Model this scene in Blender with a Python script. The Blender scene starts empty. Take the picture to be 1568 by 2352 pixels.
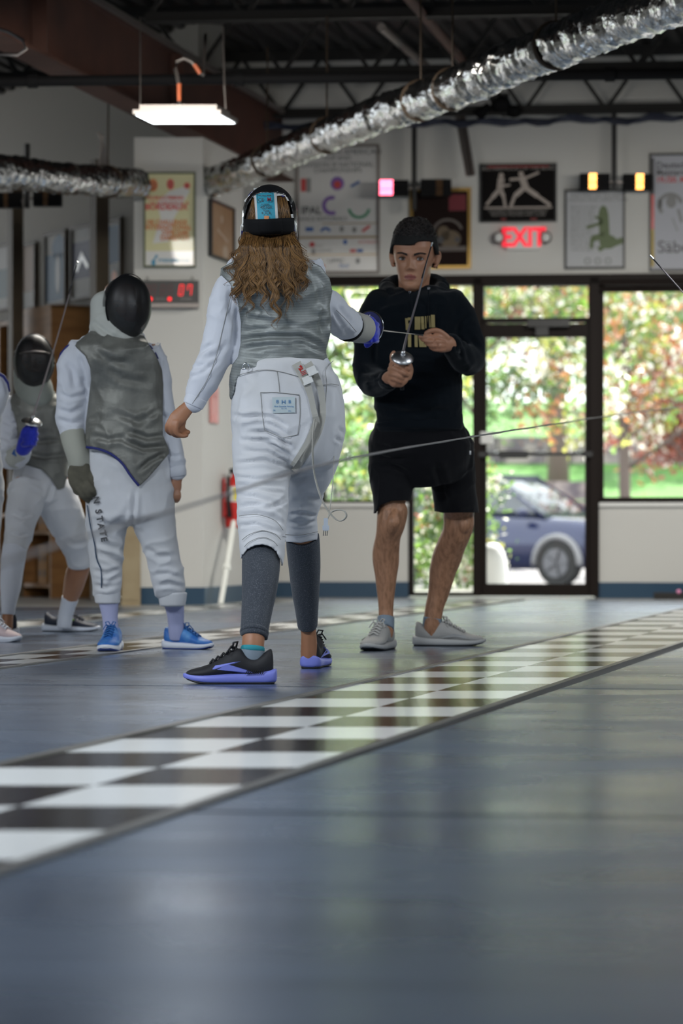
import bpy, math, random
import numpy as np
from mathutils import Vector, Matrix

C = bpy.context.scene.collection
random.seed(7)
PI = math.pi

# ------------------------------------------------------------------ camera, sky, sun, exposure
F = 6500.0            # focal length in pixels of the 1568 wide frame
HOR = 1235.0          # picture row of the horizon
EYE = 0.46            # camera height
cam_d = bpy.data.cameras.new('camera')
cam = bpy.data.objects.new('camera', cam_d)
C.objects.link(cam)
cam.location = (0, 0, EYE)
cam.rotation_euler = (PI / 2, 0, 0)
cam_d.sensor_fit = 'VERTICAL'
cam_d.sensor_height = 36.0
cam_d.lens = F / 2352.0 * 36.0
cam_d.shift_y = (HOR - 1176.0) / 2352.0
cam_d.clip_end = 400
cam_d.dof.use_dof = True
cam_d.dof.focus_distance = 9.6
cam_d.dof.aperture_fstop = 3.6
cam_d.dof.aperture_blades = 0
bpy.context.scene.camera = cam

sc = bpy.context.scene
sc.view_settings.view_transform = 'Standard'
sc.view_settings.look = 'None'
sc.view_settings.gamma = 1.0
sc.view_settings.use_curve_mapping = False
sc.view_settings.exposure = 0.0
sc.cycles.max_bounces = 7
sc.cycles.diffuse_bounces = 3
sc.cycles.glossy_bounces = 4
sc.cycles.transparent_max_bounces = 12
sc.cycles.sample_clamp_indirect = 6.0
sc.cycles.use_denoising = True
sc.cycles.use_adaptive_sampling = True
sc.cycles.adaptive_threshold = 0.02

w = bpy.data.worlds.new('sky'); sc.world = w; w.use_nodes = True
nt = w.node_tree
bg = nt.nodes['Background']
sky = nt.nodes.new('ShaderNodeTexSky')
sky.sky_type = 'HOSEK_WILKIE'
sky.turbidity = 3.0
sky.ground_albedo = 0.4
sky.sun_direction = Vector((0.35, 0.62, 0.75)).normalized()
mixs = nt.nodes.new('ShaderNodeMixRGB'); mixs.inputs[0].default_value = 0.75
mixs.inputs[2].default_value = (0.93, 0.97, 1.0, 1)
nt.links.new(sky.outputs[0], mixs.inputs[1])
nt.links.new(mixs.outputs[0], bg.inputs[0])
bg.inputs[1].default_value = 4.6

def sun_lamp():
    l = bpy.data.lights.new('sun', 'SUN'); l.energy = 15.0; l.angle = math.radians(0.6)
    l.color = (1.0, 0.95, 0.86)
    o = bpy.data.objects.new('sun', l); C.objects.link(o)
    o.rotation_euler = Vector((0.35, 0.62, 0.95)).to_track_quat('Z', 'Y').to_euler()
    o.location = (6, 30, 20)
sun_lamp()

def lamp_area(loc, sx, sy, power, col=(1, 1, 1), rot=(0, 0, 0)):
    l = bpy.data.lights.new('fill_or_fixture_light', 'AREA'); l.shape = 'RECTANGLE'
    l.size = sx; l.size_y = sy; l.energy = power; l.color = col
    o = bpy.data.objects.new('fill_or_fixture_light', l); C.objects.link(o)
    o.location = loc; o.rotation_euler = rot
    return o
# unseen area lights without fixtures, added to brighten the hall (the hall goes on behind and beside the camera)
COOL = (0.86, 0.93, 1.0)
lamp_area((-3.0, 5.0, 3.3), 1.4, 1.4, 340, COOL)
lamp_area((2.4, 5.6, 3.3), 1.4, 1.4, 100, COOL)
lamp_area((-4.6, 8.6, 3.4), 1.2, 1.2, 130, COOL)
lamp_area((3.6, 9.6, 3.3), 1.2, 1.2, 90, COOL)
lamp_area((-0.9, 14.6, 3.0), 1.2, 0.6, 150, (1.0, 0.95, 0.86), (math.radians(18), 0, 0))  # added inside the view with its back to the camera, lights pillar and wall
lamp_area((2.4, 18.2, 2.95), 1.6, 0.6, 150, (1.0, 0.97, 0.9), (math.radians(18), 0, 0))

# ------------------------------------------------------------------ helpers
def P(px, py, Y):
    return Vector(((px - 784.0) / F * Y, Y, EYE + (HOR - py) / F * Y))

def smooth01(x):
    x = np.clip(x, 0, 1); return x * x * (3 - 2 * x)

def nmat(name, col, rough=0.6, metal=0.0, spec=0.5, emit=None, estr=0.0, bump=None, var=None, coat=0.0, sheen=0.0, alpha=None, aniso=None):
    m = bpy.data.materials.new(name); m.use_nodes = True
    n = m.node_tree.nodes; L = m.node_tree.links
    b = n['Principled BSDF']
    b.inputs['Base Color'].default_value = (*col, 1)
    b.inputs['Roughness'].default_value = rough
    b.inputs['Metallic'].default_value = metal
    b.inputs['Specular IOR Level'].default_value = spec
    b.inputs['Coat Weight'].default_value = coat
    b.inputs['Sheen Weight'].default_value = sheen
    if emit:
        b.inputs['Emission Color'].default_value = (*emit, 1)
        b.inputs['Emission Strength'].default_value = estr
    tc = n.new('ShaderNodeTexCoord')
    def noise(scale, detail=3, sx=(1, 1, 1)):
        mp = n.new('ShaderNodeMapping'); mp.inputs['Scale'].default_value = sx
        L.new(tc.outputs['Object'], mp.inputs[0])
        t = n.new('ShaderNodeTexNoise'); t.inputs['Scale'].default_value = scale
        t.inputs['Detail'].default_value = detail
        L.new(mp.outputs[0], t.inputs['Vector'])
        return t
    if bump:   # (scale, strength, distance, stretch)
        t = noise(bump[0], 4, bump[3] if len(bump) > 3 else (1, 1, 1))
        bp = n.new('ShaderNodeBump'); bp.inputs['Strength'].default_value = bump[1]
        bp.inputs['Distance'].default_value = bump[2]
        L.new(t.outputs[0], bp.inputs['Height']); L.new(bp.outputs[0], b.inputs['Normal'])
    if var:    # (scale, colour2, lo, hi, stretch)
        t = noise(var[0], 4, var[4] if len(var) > 4 else (1, 1, 1))
        r = n.new('ShaderNodeMapRange'); r.inputs[1].default_value = var[2]; r.inputs[2].default_value = var[3]
        L.new(t.outputs[0], r.inputs[0])
        mx = n.new('ShaderNodeMixRGB'); mx.inputs[1].default_value = (*col, 1); mx.inputs[2].default_value = (*var[1], 1)
        L.new(r.outputs[0], mx.inputs[0]); L.new(mx.outputs[0], b.inputs['Base Color'])
    return m

class MB:
    """collects simple shapes and links them as ONE mesh"""
    def __init__(s): s.v = []; s.f = []; s.m = []; s.cur = 0
    def add(s, vs, fs):
        o = len(s.v); s.v += [tuple(v) for v in vs]
        for f in fs: s.f.append([o + i for i in f]); s.m.append(s.cur)
        return s
    def box(s, x0, x1, y0, y1, z0, z1, M=None):
        vs = [Vector((x, y, z)) for z in (z0, z1) for y in (y0, y1) for x in (x0, x1)]
        if M is not None: vs = [M @ v for v in vs]
        return s.add(vs, [(0, 2, 3, 1), (4, 5, 7, 6), (0, 1, 5, 4), (2, 6, 7, 3), (0, 4, 6, 2), (1, 3, 7, 5)])
    def bar(s, a, b, w, h=None, up=(0, 0, 1)):
        if tuple(up) == (0, 1, 0): w, h = h, w      # drawn flat on a wall: (thickness, width)
        a = Vector(a); b = Vector(b); h = h or w; t = (b - a).normalized(); up = Vector(up)
        if abs(t.dot(up)) > .98: up = Vector((1, 0, 0))
        x = t.cross(up).normalized(); y = x.cross(t)
        vs = [p + x * w / 2 * i + y * h / 2 * j for p in (a, b) for i, j in ((-1, -1), (1, -1), (1, 1), (-1, 1))]
        return s.add(vs, [(0, 1, 2, 3), (7, 6, 5, 4), (0, 4, 5, 1), (1, 5, 6, 2), (2, 6, 7, 3), (3, 7, 4, 0)])
    def tube(s, pts, r, n=8, cap=True):
        pts = [Vector(p) for p in pts]; rs = r if isinstance(r, (list, tuple)) else [r] * len(pts)
        up = Vector((0.13, 0.2, 1)).normalized(); vs = []; fs = []
        for i, p in enumerate(pts):
            t = (pts[min(i + 1, len(pts) - 1)] - pts[max(i - 1, 0)])
            t = t.normalized() if t.length > 1e-9 else Vector((0, 0, 1))
            x = t.cross(up)
            if x.length < 1e-3: x = t.cross(Vector((1, 0, 0)))
            x.normalize(); y = t.cross(x); up = x.cross(t) * -1 if False else up
            vs += [p + (x * math.cos(a) + y * math.sin(a)) * rs[i] for a in [2 * PI * k / n for k in range(n)]]
        for i in range(len(pts) - 1):
            for k in range(n):
                fs.append((i * n + k, i * n + (k + 1) % n, (i + 1) * n + (k + 1) % n, (i + 1) * n + k))
        if cap: fs += [tuple(range(n))[::-1], tuple(range((len(pts) - 1) * n, len(pts) * n))]
        return s.add(vs, fs)
    def disc(s, c, r, ry=None, n=24, y=0, th=.002):
        """a flat ellipse facing -Y, centre (x,z)"""
        ry = ry or r
        return s.poly([(c[0] + r * math.cos(2 * PI * k / n), c[1] + ry * math.sin(2 * PI * k / n)) for k in range(n)], y, th)
    def ring(s, c, r, w, n=28, y=0, th=.002, a0=0, a1=2 * PI, sy=1.0):
        vs = []; fs = []
        for k in range(n + 1):
            a = a0 + (a1 - a0) * k / n
            for q in (r - w / 2, r + w / 2):
                vs.append((c[0] + q * math.cos(a), y, c[1] + q * sy * math.sin(a)))
        for k in range(n): fs.append((2 * k, 2 * k + 1, 2 * k + 3, 2 * k + 2))
        return s.add(vs, fs)
    def poly(s, pts, y=0, th=.002):
        n = len(pts)
        vs = [(x, y, z) for x, z in pts] + [(x, y + th, z) for x, z in pts]
        fs = [tuple(range(n)), tuple(range(2 * n - 1, n - 1, -1))]
        fs += [(i, i + n, (i + 1) % n + n, (i + 1) % n) for i in range(n)]
        return s.add(vs, fs)
    def ellipsoid(s, c, rx, ry, rz, n=20, m=12, M=None):
        vs = []; fs = []; c = Vector(c)
        for j in range(m + 1):
            th = PI * j / m
            for i in range(n):
                a = 2 * PI * i / n
                v = Vector((rx * math.sin(th) * math.cos(a), ry * math.sin(th) * math.sin(a), rz * math.cos(th)))
                if M is not None: v = M @ v
                vs.append(c + v)
        for j in range(m):
            for i in range(n): fs.append((j * n + i, (j + 1) * n + i, (j + 1) * n + (i + 1) % n, j * n + (i + 1) % n))
        return s.add(vs, fs)
    def text(s, txt, x, z, size, y=0, align='CENTER', M=None, sx=1.0, bold=0.0, th=0.0):
        cu = bpy.data.curves.new('t', 'FONT'); cu.body = txt; cu.size = size; cu.align_x = align
        cu.offset = bold; cu.resolution_u = 3
        if th: cu.extrude = th
        o = bpy.data.objects.new('t', cu); C.objects.link(o)
        dg = bpy.context.evaluated_depsgraph_get(); me = bpy.data.meshes.new_from_object(o.evaluated_get(dg))
        vs = [Vector((x + v.co.x * sx, y - v.co.z, z + v.co.y)) for v in me.vertices]
        if M is not None: vs = [M @ v for v in vs]
        s.add(vs, [tuple(p.vertices) for p in me.polygons])
        bpy.data.objects.remove(o); bpy.data.meshes.remove(me); bpy.data.curves.remove(cu)
        return s
    def build(s, name, mats, parent=None, smooth=False, M=None):
        me = bpy.data.meshes.new(name)
        me.from_pydata(s.v, [], s.f)
        for m in (mats if isinstance(mats, (list, tuple)) else [mats]): me.materials.append(m)
        me.polygons.foreach_set('material_index', s.m)
        if smooth: me.polygons.foreach_set('use_smooth', [True] * len(me.polygons))
        if M is not None: me.transform(M)
        me.update()
        o = bpy.data.objects.new(name, me); C.objects.link(o)
        if parent: o.parent = parent
        return o

def tag(o, label=None, cat=None, group=None, kind=None):
    if label: o['label'] = label
    if cat: o['category'] = cat
    if group: o['group'] = group
    if kind: o['kind'] = kind
    return o
def thing(name, label, cat, loc=(0, 0, 0), rz=0.0, group=None):
    o = bpy.data.objects.new(name, None); C.objects.link(o); o.empty_display_size = .1
    o.location = loc; o.rotation_euler = (0, 0, rz)
    return tag(o, label, cat, group)
def recenter(o, base):
    """put the origin of a top-level mesh at a point of its own"""
    b = Vector(base); o.data.transform(Matrix.Translation(-b)); o.location = b
    return o
def sub_dup(root, loc, rz=None, label=None):
    r = root.copy(); C.objects.link(r); r.location = loc
    if rz is not None: r.rotation_euler = (0, 0, rz)
    if label: r['label'] = label
    def rec(src, dst):
        for ch in list(src.children):
            c = ch.copy(); C.objects.link(c); c.parent = dst; rec(ch, c)
    rec(root, r)
    return r

# the wall with the windows: a straight wall at 22.4 m that comes nearer to the right
WY, WS = 22.4, -0.10
WANG = math.atan(WS); WL = math.hypot(1, WS)
def wuv(px, py, off=0.0):
    a = (px - 784.0) / F
    Y = (WY - off) / (1 - WS * a); X = a * Y
    return X * WL, EYE + (HOR - py) / F * Y
def wpt(u, z, v=0.0):
    return Vector((u * math.cos(WANG) - v * math.sin(WANG), WY + u * math.sin(WANG) + v * math.cos(WANG), z))
def wall_thing(name, label, cat, px, py, group=None, v=0.0):
    u, z = wuv(px, py, -v)
    return thing(name, label, cat, wpt(u, z, v), WANG, group)

M = {}
def mk():
    M['white_wall'] = nmat('painted_wall', (.60, .595, .57), .75, bump=(60, .12, .002))
    M['black'] = nmat('black_paint', (.012, .012, .013), .45)
    M['matt_black'] = nmat('matt_black', (.006, .006, .007), .8, spec=.2)
    M['steel_dark'] = nmat('dark_steel', (.014, .013, .0125), .7, bump=(20, .2, .003))
    M['steel_bare'] = nmat('bare_steel', (.20, .18, .17), .45, .6)  # plain grey metal of wires, brackets and trays
    M['bronze'] = nmat('bronze_frame', (.011, .0065, .005), .55, .0, spec=.15)
    M['white'] = nmat('white_plastic', (.75, .75, .73), .4)
    M['paper'] = nmat('paper', (.62, .62, .60), .4, coat=.3)
    M['ink'] = nmat('ink', (.06, .06, .065), .5)
    M['grey_ink'] = nmat('grey_ink', (.22, .22, .22), .5)
    M['red'] = nmat('red_paint', (.55, .02, .015), .35)
    M['blue'] = nmat('blue_paint', (.02, .10, .35), .45)
    M['green_ink'] = nmat('green_ink', (.03, .22, .11), .5)
    M['olive'] = nmat('olive_ink', (.13, .17, .08), .6)
    M['gold'] = nmat('gold_frame', (.38, .24, .07), .35, .7)
    M['wood'] = nmat('light_wood', (.34, .165, .055), .55, var=(3, (.22, .10, .03), .35, .7, (1, 1, 6)), bump=(30, .2, .002, (1, 1, .1)))
    M['dark_wood'] = nmat('dark_wood', (.055, .035, .02), .6)
    M['post_wood'] = nmat('post_wood', (.11, .085, .055), .6, var=(3, (.06, .04, .025), .35, .7))
    M['tan_card'] = nmat('tan_board', (.28, .16, .08), .7, var=(4, (.38, .26, .17), .4, .8))
    M['baseboard'] = nmat('baseboard_blue', (.012, .05, .10), .4)
    M['beam'] = nmat('rusty_beam', (.085, .030, .018), .8, var=(2.2, (.040, .015, .010), .35, .7), bump=(9, .3, .004))
    M['chrome'] = nmat('chrome', (.8, .8, .8), .15, 1.0)
    M['alu'] = nmat('aluminium', (.62, .63, .64), .34, 1.0)
    M['strip_edge'] = nmat('edge_trim', (.16, .155, .145), .4, .5)
mk()
# ------------------------------------------------------------------ the setting
SL = 0.23                                  # the hall's length axis leans right of the view axis
def fx(c, Y): return c + SL * Y

def piste_material(name, base, rough):
    m = nmat(name, base, rough, 0.6, spec=.7)
    n = m.node_tree.nodes; L = m.node_tree.links; b = n['Principled BSDF']
    tc = n.new('ShaderNodeTexCoord')
    def nz(sx, scale, det):
        mp = n.new('ShaderNodeMapping'); mp.inputs['Scale'].default_value = sx
        L.new(tc.outputs['Object'], mp.inputs[0])
        t = n.new('ShaderNodeTexNoise'); t.inputs['Scale'].default_value = scale; t.inputs['Detail'].default_value = det
        L.new(mp.outputs[0], t.inputs['Vector']); return t
    t1 = nz((1.0, 14, 1), 1.6, 5); t2 = nz((6, 60, 1), 3.0, 3); t3 = nz((1, 1.6, 1), 1.1, 3)
    mx = n.new('ShaderNodeMixRGB'); mx.inputs[1].default_value = (*[c * .72 for c in base], 1)
    mx.inputs[2].default_value = (*[min(1, c * 1.35) for c in base], 1)
    r = n.new('ShaderNodeMapRange'); r.inputs[1].default_value = .3; r.inputs[2].default_value = .7
    L.new(t1.outputs[0], r.inputs[0]); L.new(r.outputs[0], mx.inputs[0]); L.new(mx.outputs[0], b.inputs['Base Color'])
    rr = n.new('ShaderNodeMapRange'); rr.inputs[1].default_value = .3; rr.inputs[2].default_value = .7
    rr.inputs[3].default_value = rough - .07; rr.inputs[4].default_value = rough + .10
    L.new(t3.outputs[0], rr.inputs[0]); L.new(rr.outputs[0], b.inputs['Roughness'])
    bp = n.new('ShaderNodeBump'); bp.inputs['Strength'].default_value = .28; bp.inputs['Distance'].default_value = .002
    ad = n.new('ShaderNodeMath'); ad.operation = 'ADD'
    L.new(t2.outputs[0], ad.inputs[0]); L.new(t1.outputs[0], ad.inputs[1])
    L.new(ad.outputs[0], bp.inputs['Height']); L.new(bp.outputs[0], b.inputs['Normal'])
    return m
M['piste'] = piste_material('ribbed_piste', (.125, .165, .232), .26)
M['floor'] = nmat('concrete_floor', (.33, .33, .31), .35, var=(1.5, (.26, .26, .25), .35, .7))
M['seam'] = nmat('piste_seam', (.05, .042, .03), .6)

def checker_mat(name, col, spec):
    m = nmat(name, col, .17, 0, spec=spec)
    n = m.node_tree.nodes; L = m.node_tree.links; b = n['Principled BSDF']
    tc = n.new('ShaderNodeTexCoord')
    v = n.new('ShaderNodeTexVoronoi'); v.inputs['Scale'].default_value = 44; v.inputs['Randomness'].default_value = .25
    L.new(tc.outputs['Object'], v.inputs['Vector'])
    t = n.new('ShaderNodeTexNoise'); t.inputs['Scale'].default_value = 9
    L.new(tc.outputs['Object'], t.inputs['Vector'])
    ad = n.new('ShaderNodeMath'); ad.operation = 'MULTIPLY_ADD'; ad.inputs[1].default_value = .35
    L.new(v.outputs['Distance'], ad.inputs[0]); L.new(t.outputs[0], ad.inputs[2])
    bp = n.new('ShaderNodeBump'); bp.inputs['Strength'].default_value = .22; bp.inputs['Distance'].default_value = .003
    L.new(ad.outputs[0], bp.inputs['Height']); L.new(bp.outputs[0], b.inputs['Normal'])
    return m
M['chk_w'] = checker_mat('white_tile', (.62, .63, .62), .5)
M['chk_b'] = checker_mat('black_tile', (.010, .007, .006), .45); M['chk_b'].node_tree.nodes['Principled BSDF'].inputs['IOR'].default_value = 1.13; M['chk_w'].node_tree.nodes['Principled BSDF'].inputs['IOR'].default_value = 1.33

# floor slab
g = MB(); g.box(-9, 7.5, -6, 27.0, -.15, -.014)
tag(g.build('floor', M['floor']), kind='structure')

def run_quad(mb, c0, c1, Y0, Y1, z0, z1, sh=-.13):
    def q(c, Y, z):
        X = fx(c, Y); return (X, Y + sh * (X - 0.0), z) if sh else (X, Y, z)
    vs = [q(c, Y, z) for z in (z0, z1) for Y in (Y0, Y1) for c in (c0, c1)]
    mb.add(vs, [(0, 2, 3, 1), (4, 5, 7, 6), (0, 1, 5, 4), (2, 6, 7, 3), (0, 4, 6, 2), (1, 3, 7, 5)])

def piste(c0, c1, label, end=21.2):
    t = thing('fencing_piste', label, 'fencing piste', (fx((c0 + c1) / 2, 6), 6, -.014))
    mb = MB()
    edges = [-3.28, .72, 4.72, 8.72, 12.72, 16.72, end]
    for a, b in zip(edges[:-1], edges[1:]):
        run_quad(mb, c0, c1, a + .012, b - .012, -.014, 0.0)
    o = mb.build('piste_mat', M['piste'], t, M=Matrix.Translation(-t.location))
    mb = MB(); run_quad(mb, c0, c1, -3.2, end - .1, -.0139, -.006)
    mb.build('seam', M['seam'], t, M=Matrix.Translation(-t.location))
piste(-1.335, .25, 'wide grey metal piste on the right of the near checkered strip')
piste(-3.455, -2.025, 'grey metal piste under the coach between two checkered strips')
piste(-4.945, -3.855, 'narrow grey piste behind the left fencers beyond the second strip')
piste(-6.6, -5.345, 'farthest grey piste along the left side of the hall', 18.6)

def strip(c0, c1, cm, label, phase):
    t = thing('checkered_strip', label, 'floor strip', (fx((c0 + c1) / 2, 6), 6, -.014))
    T = Matrix.Translation(-t.location)
    mb = MB(); st = .405; n0 = -20
    for n in range(n0, 40):
        Y0 = phase + n * st; Y1 = Y0 + st
        if Y1 > 21.0: break
        if Y0 < -3: continue
        for k, (a, b) in enumerate(((c0, cm), (cm, c1))):
            mb.cur = (n + k) % 2
            run_quad(mb, a, b, Y0, Y1, -.014, .001, 0)
    mb.build('tile_surface', [M['chk_w'], M['chk_b']], t, M=T)
    for c in (c0, c1):
        mb = MB(); run_quad(mb, c - .013, c + .013, -3, 21.0, -.014, .006, 0)
        mb.build('edge_trim', M['strip_edge'], t, M=T)
strip(-2.0, -1.36, -1.665, 'black and white checkered strip crossing the foreground floor', 5.246)
strip(-3.83, -3.48, -3.655, 'checkered strip behind the blue shoes of the left fencer', 5.05)
strip(-5.32, -4.97, -5.145, 'farthest checkered strip behind the dark shoes with green stripes', 5.3)

# back wall with the windows
uA0, _ = wuv(735, 900); uS0, _ = wuv(938, 1200); uD0, _ = wuv(1097, 1100); uD1, _ = wuv(1365, 1100)
_, zH = wuv(1100, 640); _, zS = wuv(1250, 1158); uE = 7.6; uL, _ = wuv(330, 900)
zC = 4.27
def wbox(mb, u0, u1, z0, z1, v0=0.0, v1=.2):
    mb.add([wpt(u, z, v) for z in (z0, z1) for v in (v0, v1) for u in (u0, u1)],
           [(0, 2, 3, 1), (4, 5, 7, 6), (0, 1, 5, 4), (2, 6, 7, 3), (0, 4, 6, 2), (1, 3, 7, 5)])
mb = MB()
wbox(mb, uL, uE, zH, zC + .1); wbox(mb, uL, uA0, 0, zH); wbox(mb, uA0, uS0, -.014, zS); wbox(mb, uD1, uE, -.014, zS)
tag(mb.build('wall_back', M['white_wall']), kind='structure')
mb = MB()
wbox(mb, uL, uS0, -.014, .11, -.015, 0); wbox(mb, uD1, uE, -.014, .11, -.015, 0)
tag(mb.build('baseboard_back', M['baseboard']), kind='structure')

gl = bpy.data.materials.new('clear_glass'); gl.use_nodes = True
n = gl.node_tree.nodes; L = gl.node_tree.links; n.clear()
o_ = n.new('ShaderNodeOutputMaterial'); a_ = n.new('ShaderNodeBsdfTransparent'); b_ = n.new('ShaderNodeBsdfGlossy'); m_ = n.new('ShaderNodeMixShader')
fr = n.new('ShaderNodeFresnel'); fr.inputs[0].default_value = 1.3
b_.inputs['Roughness'].default_value = .01; a_.inputs[0].default_value = (.96, .97, .96, 1)
L.new(fr.outputs[0], m_.inputs[0]); L.new(a_.outputs[0], m_.inputs[1]); L.new(b_.outputs[0], m_.inputs[2]); L.new(m_.outputs[0], o_.inputs[0])
M['glass'] = gl

def window(name, u0, u1, z0, z1, fw=.05, bars=()):
    fr = MB()
    wbox(fr, u0, u1, z1 - fw, z1, -.01, .1); wbox(fr, u0, u1, z0, z0 + fw * .6, -.01, .1)
    wbox(fr, u0, u0 + fw * .8, z0, z1, -.01, .1); wbox(fr, u1 - fw * .8, u1, z0, z1, -.01, .1)
    for b in bars: wbox(fr, b - .03, b + .03, z0, z1, -.01, .1)
    o = fr.build(name, M['bronze']); tag(o, kind='structure')
    g = MB(); wbox(g, u0 + .02, u1 - .02, z0 + .01, z1 - .02, .045, .051)
    g.build('window_pane', M['glass'], o)
    return o
_, zT = wuv(1200, 741); _, zG = wuv(1200, 660)
window('window_1', uA0, uS0, zS, zH)
window('window_2', uS0, uD0, 0, zH, .05)
window('window_3', uD0, uD1, zT, zH, .06)
o = window('window_4', uD1, uE, zS, zH, .09, bars=[uD1 + 2.4, uD1 + 4.2])
# white sill boards
mb = MB(); wbox(mb, uA0, uS0, zS - .02, zS + .012, -.03, .0); wbox(mb, uD1 + .02, uE, zS - .02, zS + .012, -.03, .0)
tag(mb.build('trim_1', M['white']), kind='structure')
# dark header and the mullion beside the door
mb = MB(); wbox(mb, uA0, uE, zH - .05, zH + .025, -.05, 0); wbox(mb, uD1 - .035, uD1 + .035, 0, zH, -.05, .12); wbox(mb, uD0 - .03, uD0 + .03, 0, zH, -.05, .12)
tag(mb.build('trim_2', M['bronze']), kind='structure')
# brown roller housing under the header, above the window on the right
mb = MB(); u0, z1 = wuv(1378, 652); _, z0 = wuv(1378, 668)
mb.tube([wpt(u0, z1, -.06), wpt(uE, z1, -.06)], .022, 10); mb.tube([wpt(u0, z0, -.06), wpt(uE, z0, -.06)], .018, 10)
mb.build('blind', M['bronze'], None)
tag(bpy.data.objects['blind'], 'rolled brown window blind under the header above the right window', 'window blind')
recenter(bpy.data.objects['blind'], wpt(u0, z0, -.06))

# the door
dr = MB(); e = .085
_, zD0 = wuv(1200, 1341); _, zD1 = wuv(1200, 775)
ul, _ = wuv(1117, 1000); ur, _ = wuv(1343, 1000)
wbox(dr, uD0 + .03, ul, 0, zT, .0, .05); wbox(dr, ur, uD1 - .035, 0, zT, .0, .05)
wbox(dr, ul, ur, 0, zD0, .0, .05); wbox(dr, ul, ur, zD1, zT - .01, .0, .05)
door = dr.build('door_1', M['bronze']); tag(door, kind='structure')
g = MB(); wbox(g, ul, ur, zD0, zD1, .02, .027); g.build('door_pane', M['glass'], door)
_, zb = wuv(1200, 1044)
mb = MB(); wbox(mb, ul, ur, zb - .012, zb + .012, -.07, -.045)
u1, _ = wuv(1147, 1044); u2, _ = wuv(1213, 1044); wbox(mb, u1, u2, zb - .03, zb + .025, -.09, -.03)
wbox(mb, ul - .06, ul + .02, zb - .02, zb + .02, -.07, .0); wbox(mb, ur - .02, ur + .06, zb - .02, zb + .02, -.07, .0)
mb.build('push_bar', M['black'], door)
mb = MB(); u1, z1 = wuv(1212, 736); u2, z2 = wuv(1308, 752); wbox(mb, u1, u2, z2, z1, -.1, -.0)
u3, z3 = wuv(1245, 768); wbox(mb, u3 - .05, u3 + .05, z3 - .01, z2, -.08, -.05)
mb.build('door_closer', M['black'], door)
mb = MB(); u1, z1 = wuv(1103, 992); u2, z2 = wuv(1133, 1019); wbox(mb, u1, u2, z2, z1, -.05, .0)
mb.build('lock_box', M['white'], door)

# pillar
def dpt(px, Y): return (px - 784) / F * Y
pxl, pxr = dpt(308, 19.93), dpt(466, 19.93)
def col(mb, x0, x1, Y0, Y1, z0, z1):
    vs = [(x + SL * (Y - Y0), Y + WS * (x - x0) * 0, z) for z in (z0, z1) for Y in (Y0, Y1) for x in (x0, x1)]
    mb.add(vs, [(0, 2, 3, 1), (4, 5, 7, 6), (0, 1, 5, 4), (2, 6, 7, 3), (0, 4, 6, 2), (1, 3, 7, 5)])
mb = MB(); col(mb, pxl, pxr, 19.93, 21.0, -.014, 3.28)
tag(mb.build('wall_pillar', M['white_wall']), kind='structure')
mb = MB(); col(mb, pxl - .012, pxr + .012, 19.918, 21.01, -.014, .11)
tag(mb.build('baseboard_pillar', M['baseboard']), kind='structure')

# angled wall at the left
A0 = Vector((dpt(300, 22.0), 22.0, 0)); AD = Vector((-.55, 1, 0)).normalized(); AN = Vector((1, .55, 0)).normalized() * -1
LANG = math.atan2(-AD.y, -AD.x)   # local +x runs towards the pillar
def lw_thing(name, label, cat, px, py, group=None, off=0.0):
    a = (px - 784.0) / F; b = Vector((a, 1, 0)); o = A0 + Vector((AN.x, AN.y, 0)) * 0
    # ray meets the wall plane
    nrm = Vector((-AD.y, AD.x, 0)); q = A0 + nrm * off
    t = nrm.dot(q) / nrm.dot(b)
    Y = t; return thing(name, label, cat, (a * Y, Y, EYE + (HOR - py) / F * Y), LANG, group)
nrm = Vector((-AD.y, AD.x, 0))
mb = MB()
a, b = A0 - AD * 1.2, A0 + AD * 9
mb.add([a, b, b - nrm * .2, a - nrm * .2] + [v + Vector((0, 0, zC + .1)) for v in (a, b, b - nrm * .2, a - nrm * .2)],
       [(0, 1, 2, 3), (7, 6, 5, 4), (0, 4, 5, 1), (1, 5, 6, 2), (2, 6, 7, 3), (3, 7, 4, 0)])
M['left_wall'] = nmat('shade_darkened_wall', (.30, .29, .27), .8, bump=(60, .12, .002))  # dimness of the recessed wall put into a darker base colour
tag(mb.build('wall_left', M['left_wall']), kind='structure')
mb = MB(); a2, b2 = a + nrm * .012, b + nrm * .012
mb.add([a2, b2, b, a] + [v + Vector((0, 0, .11)) for v in (a2, b2, b, a)],
       [(0, 1, 2, 3), (7, 6, 5, 4), (0, 4, 5, 1), (1, 5, 6, 2), (2, 6, 7, 3), (3, 7, 4, 0)])
tag(mb.build('baseboard_left', M['baseboard']), kind='structure')

# outer walls of the hall that stand out of frame
mb = MB(); mb.box(7.4, 7.6, -6, 23, -.014, zC + .1); tag(mb.build('wall_right', M['white_wall']), kind='structure')
mb = MB(); mb.box(-9, 7.6, -6.2, -6, -.014, zC + .1); tag(mb.build('wall_rear', M['white_wall']), kind='structure')
mb = MB(); mb.box(-9.2, -9, -6, 27, -.014, zC + .1); tag(mb.build('wall_far_left', M['white_wall']), kind='structure')

# corrugated deck
M['deck'] = nmat('painted_deck', (.030, .030, .031), .6, .2)
mb = MB(); per = .152; vs = []; fs = []
c = -14.0; prof = [(0, 0), (.055, 0), (.075, .038), (.125, .038)]
cols = []
while c < 8:
    for dx, dz in prof: cols.append((c + dx, zC + dz))
    c += per
for cc, zz in cols:
    for Y in (-6.0, 24.6): vs.append((fx(cc, Y), Y, zz))
for i in range(len(cols) - 1): fs.append((2 * i, 2 * i + 2, 2 * i + 3, 2 * i + 1))
mb.add(vs, fs); tag(mb.build('ceiling', M['deck']), kind='structure')
mb = MB(); mb.box(-10, 8, -6.3, 27, zC + .09, zC + .2); tag(mb.build('ceiling_roof', M['matt_black']), kind='structure')

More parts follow.
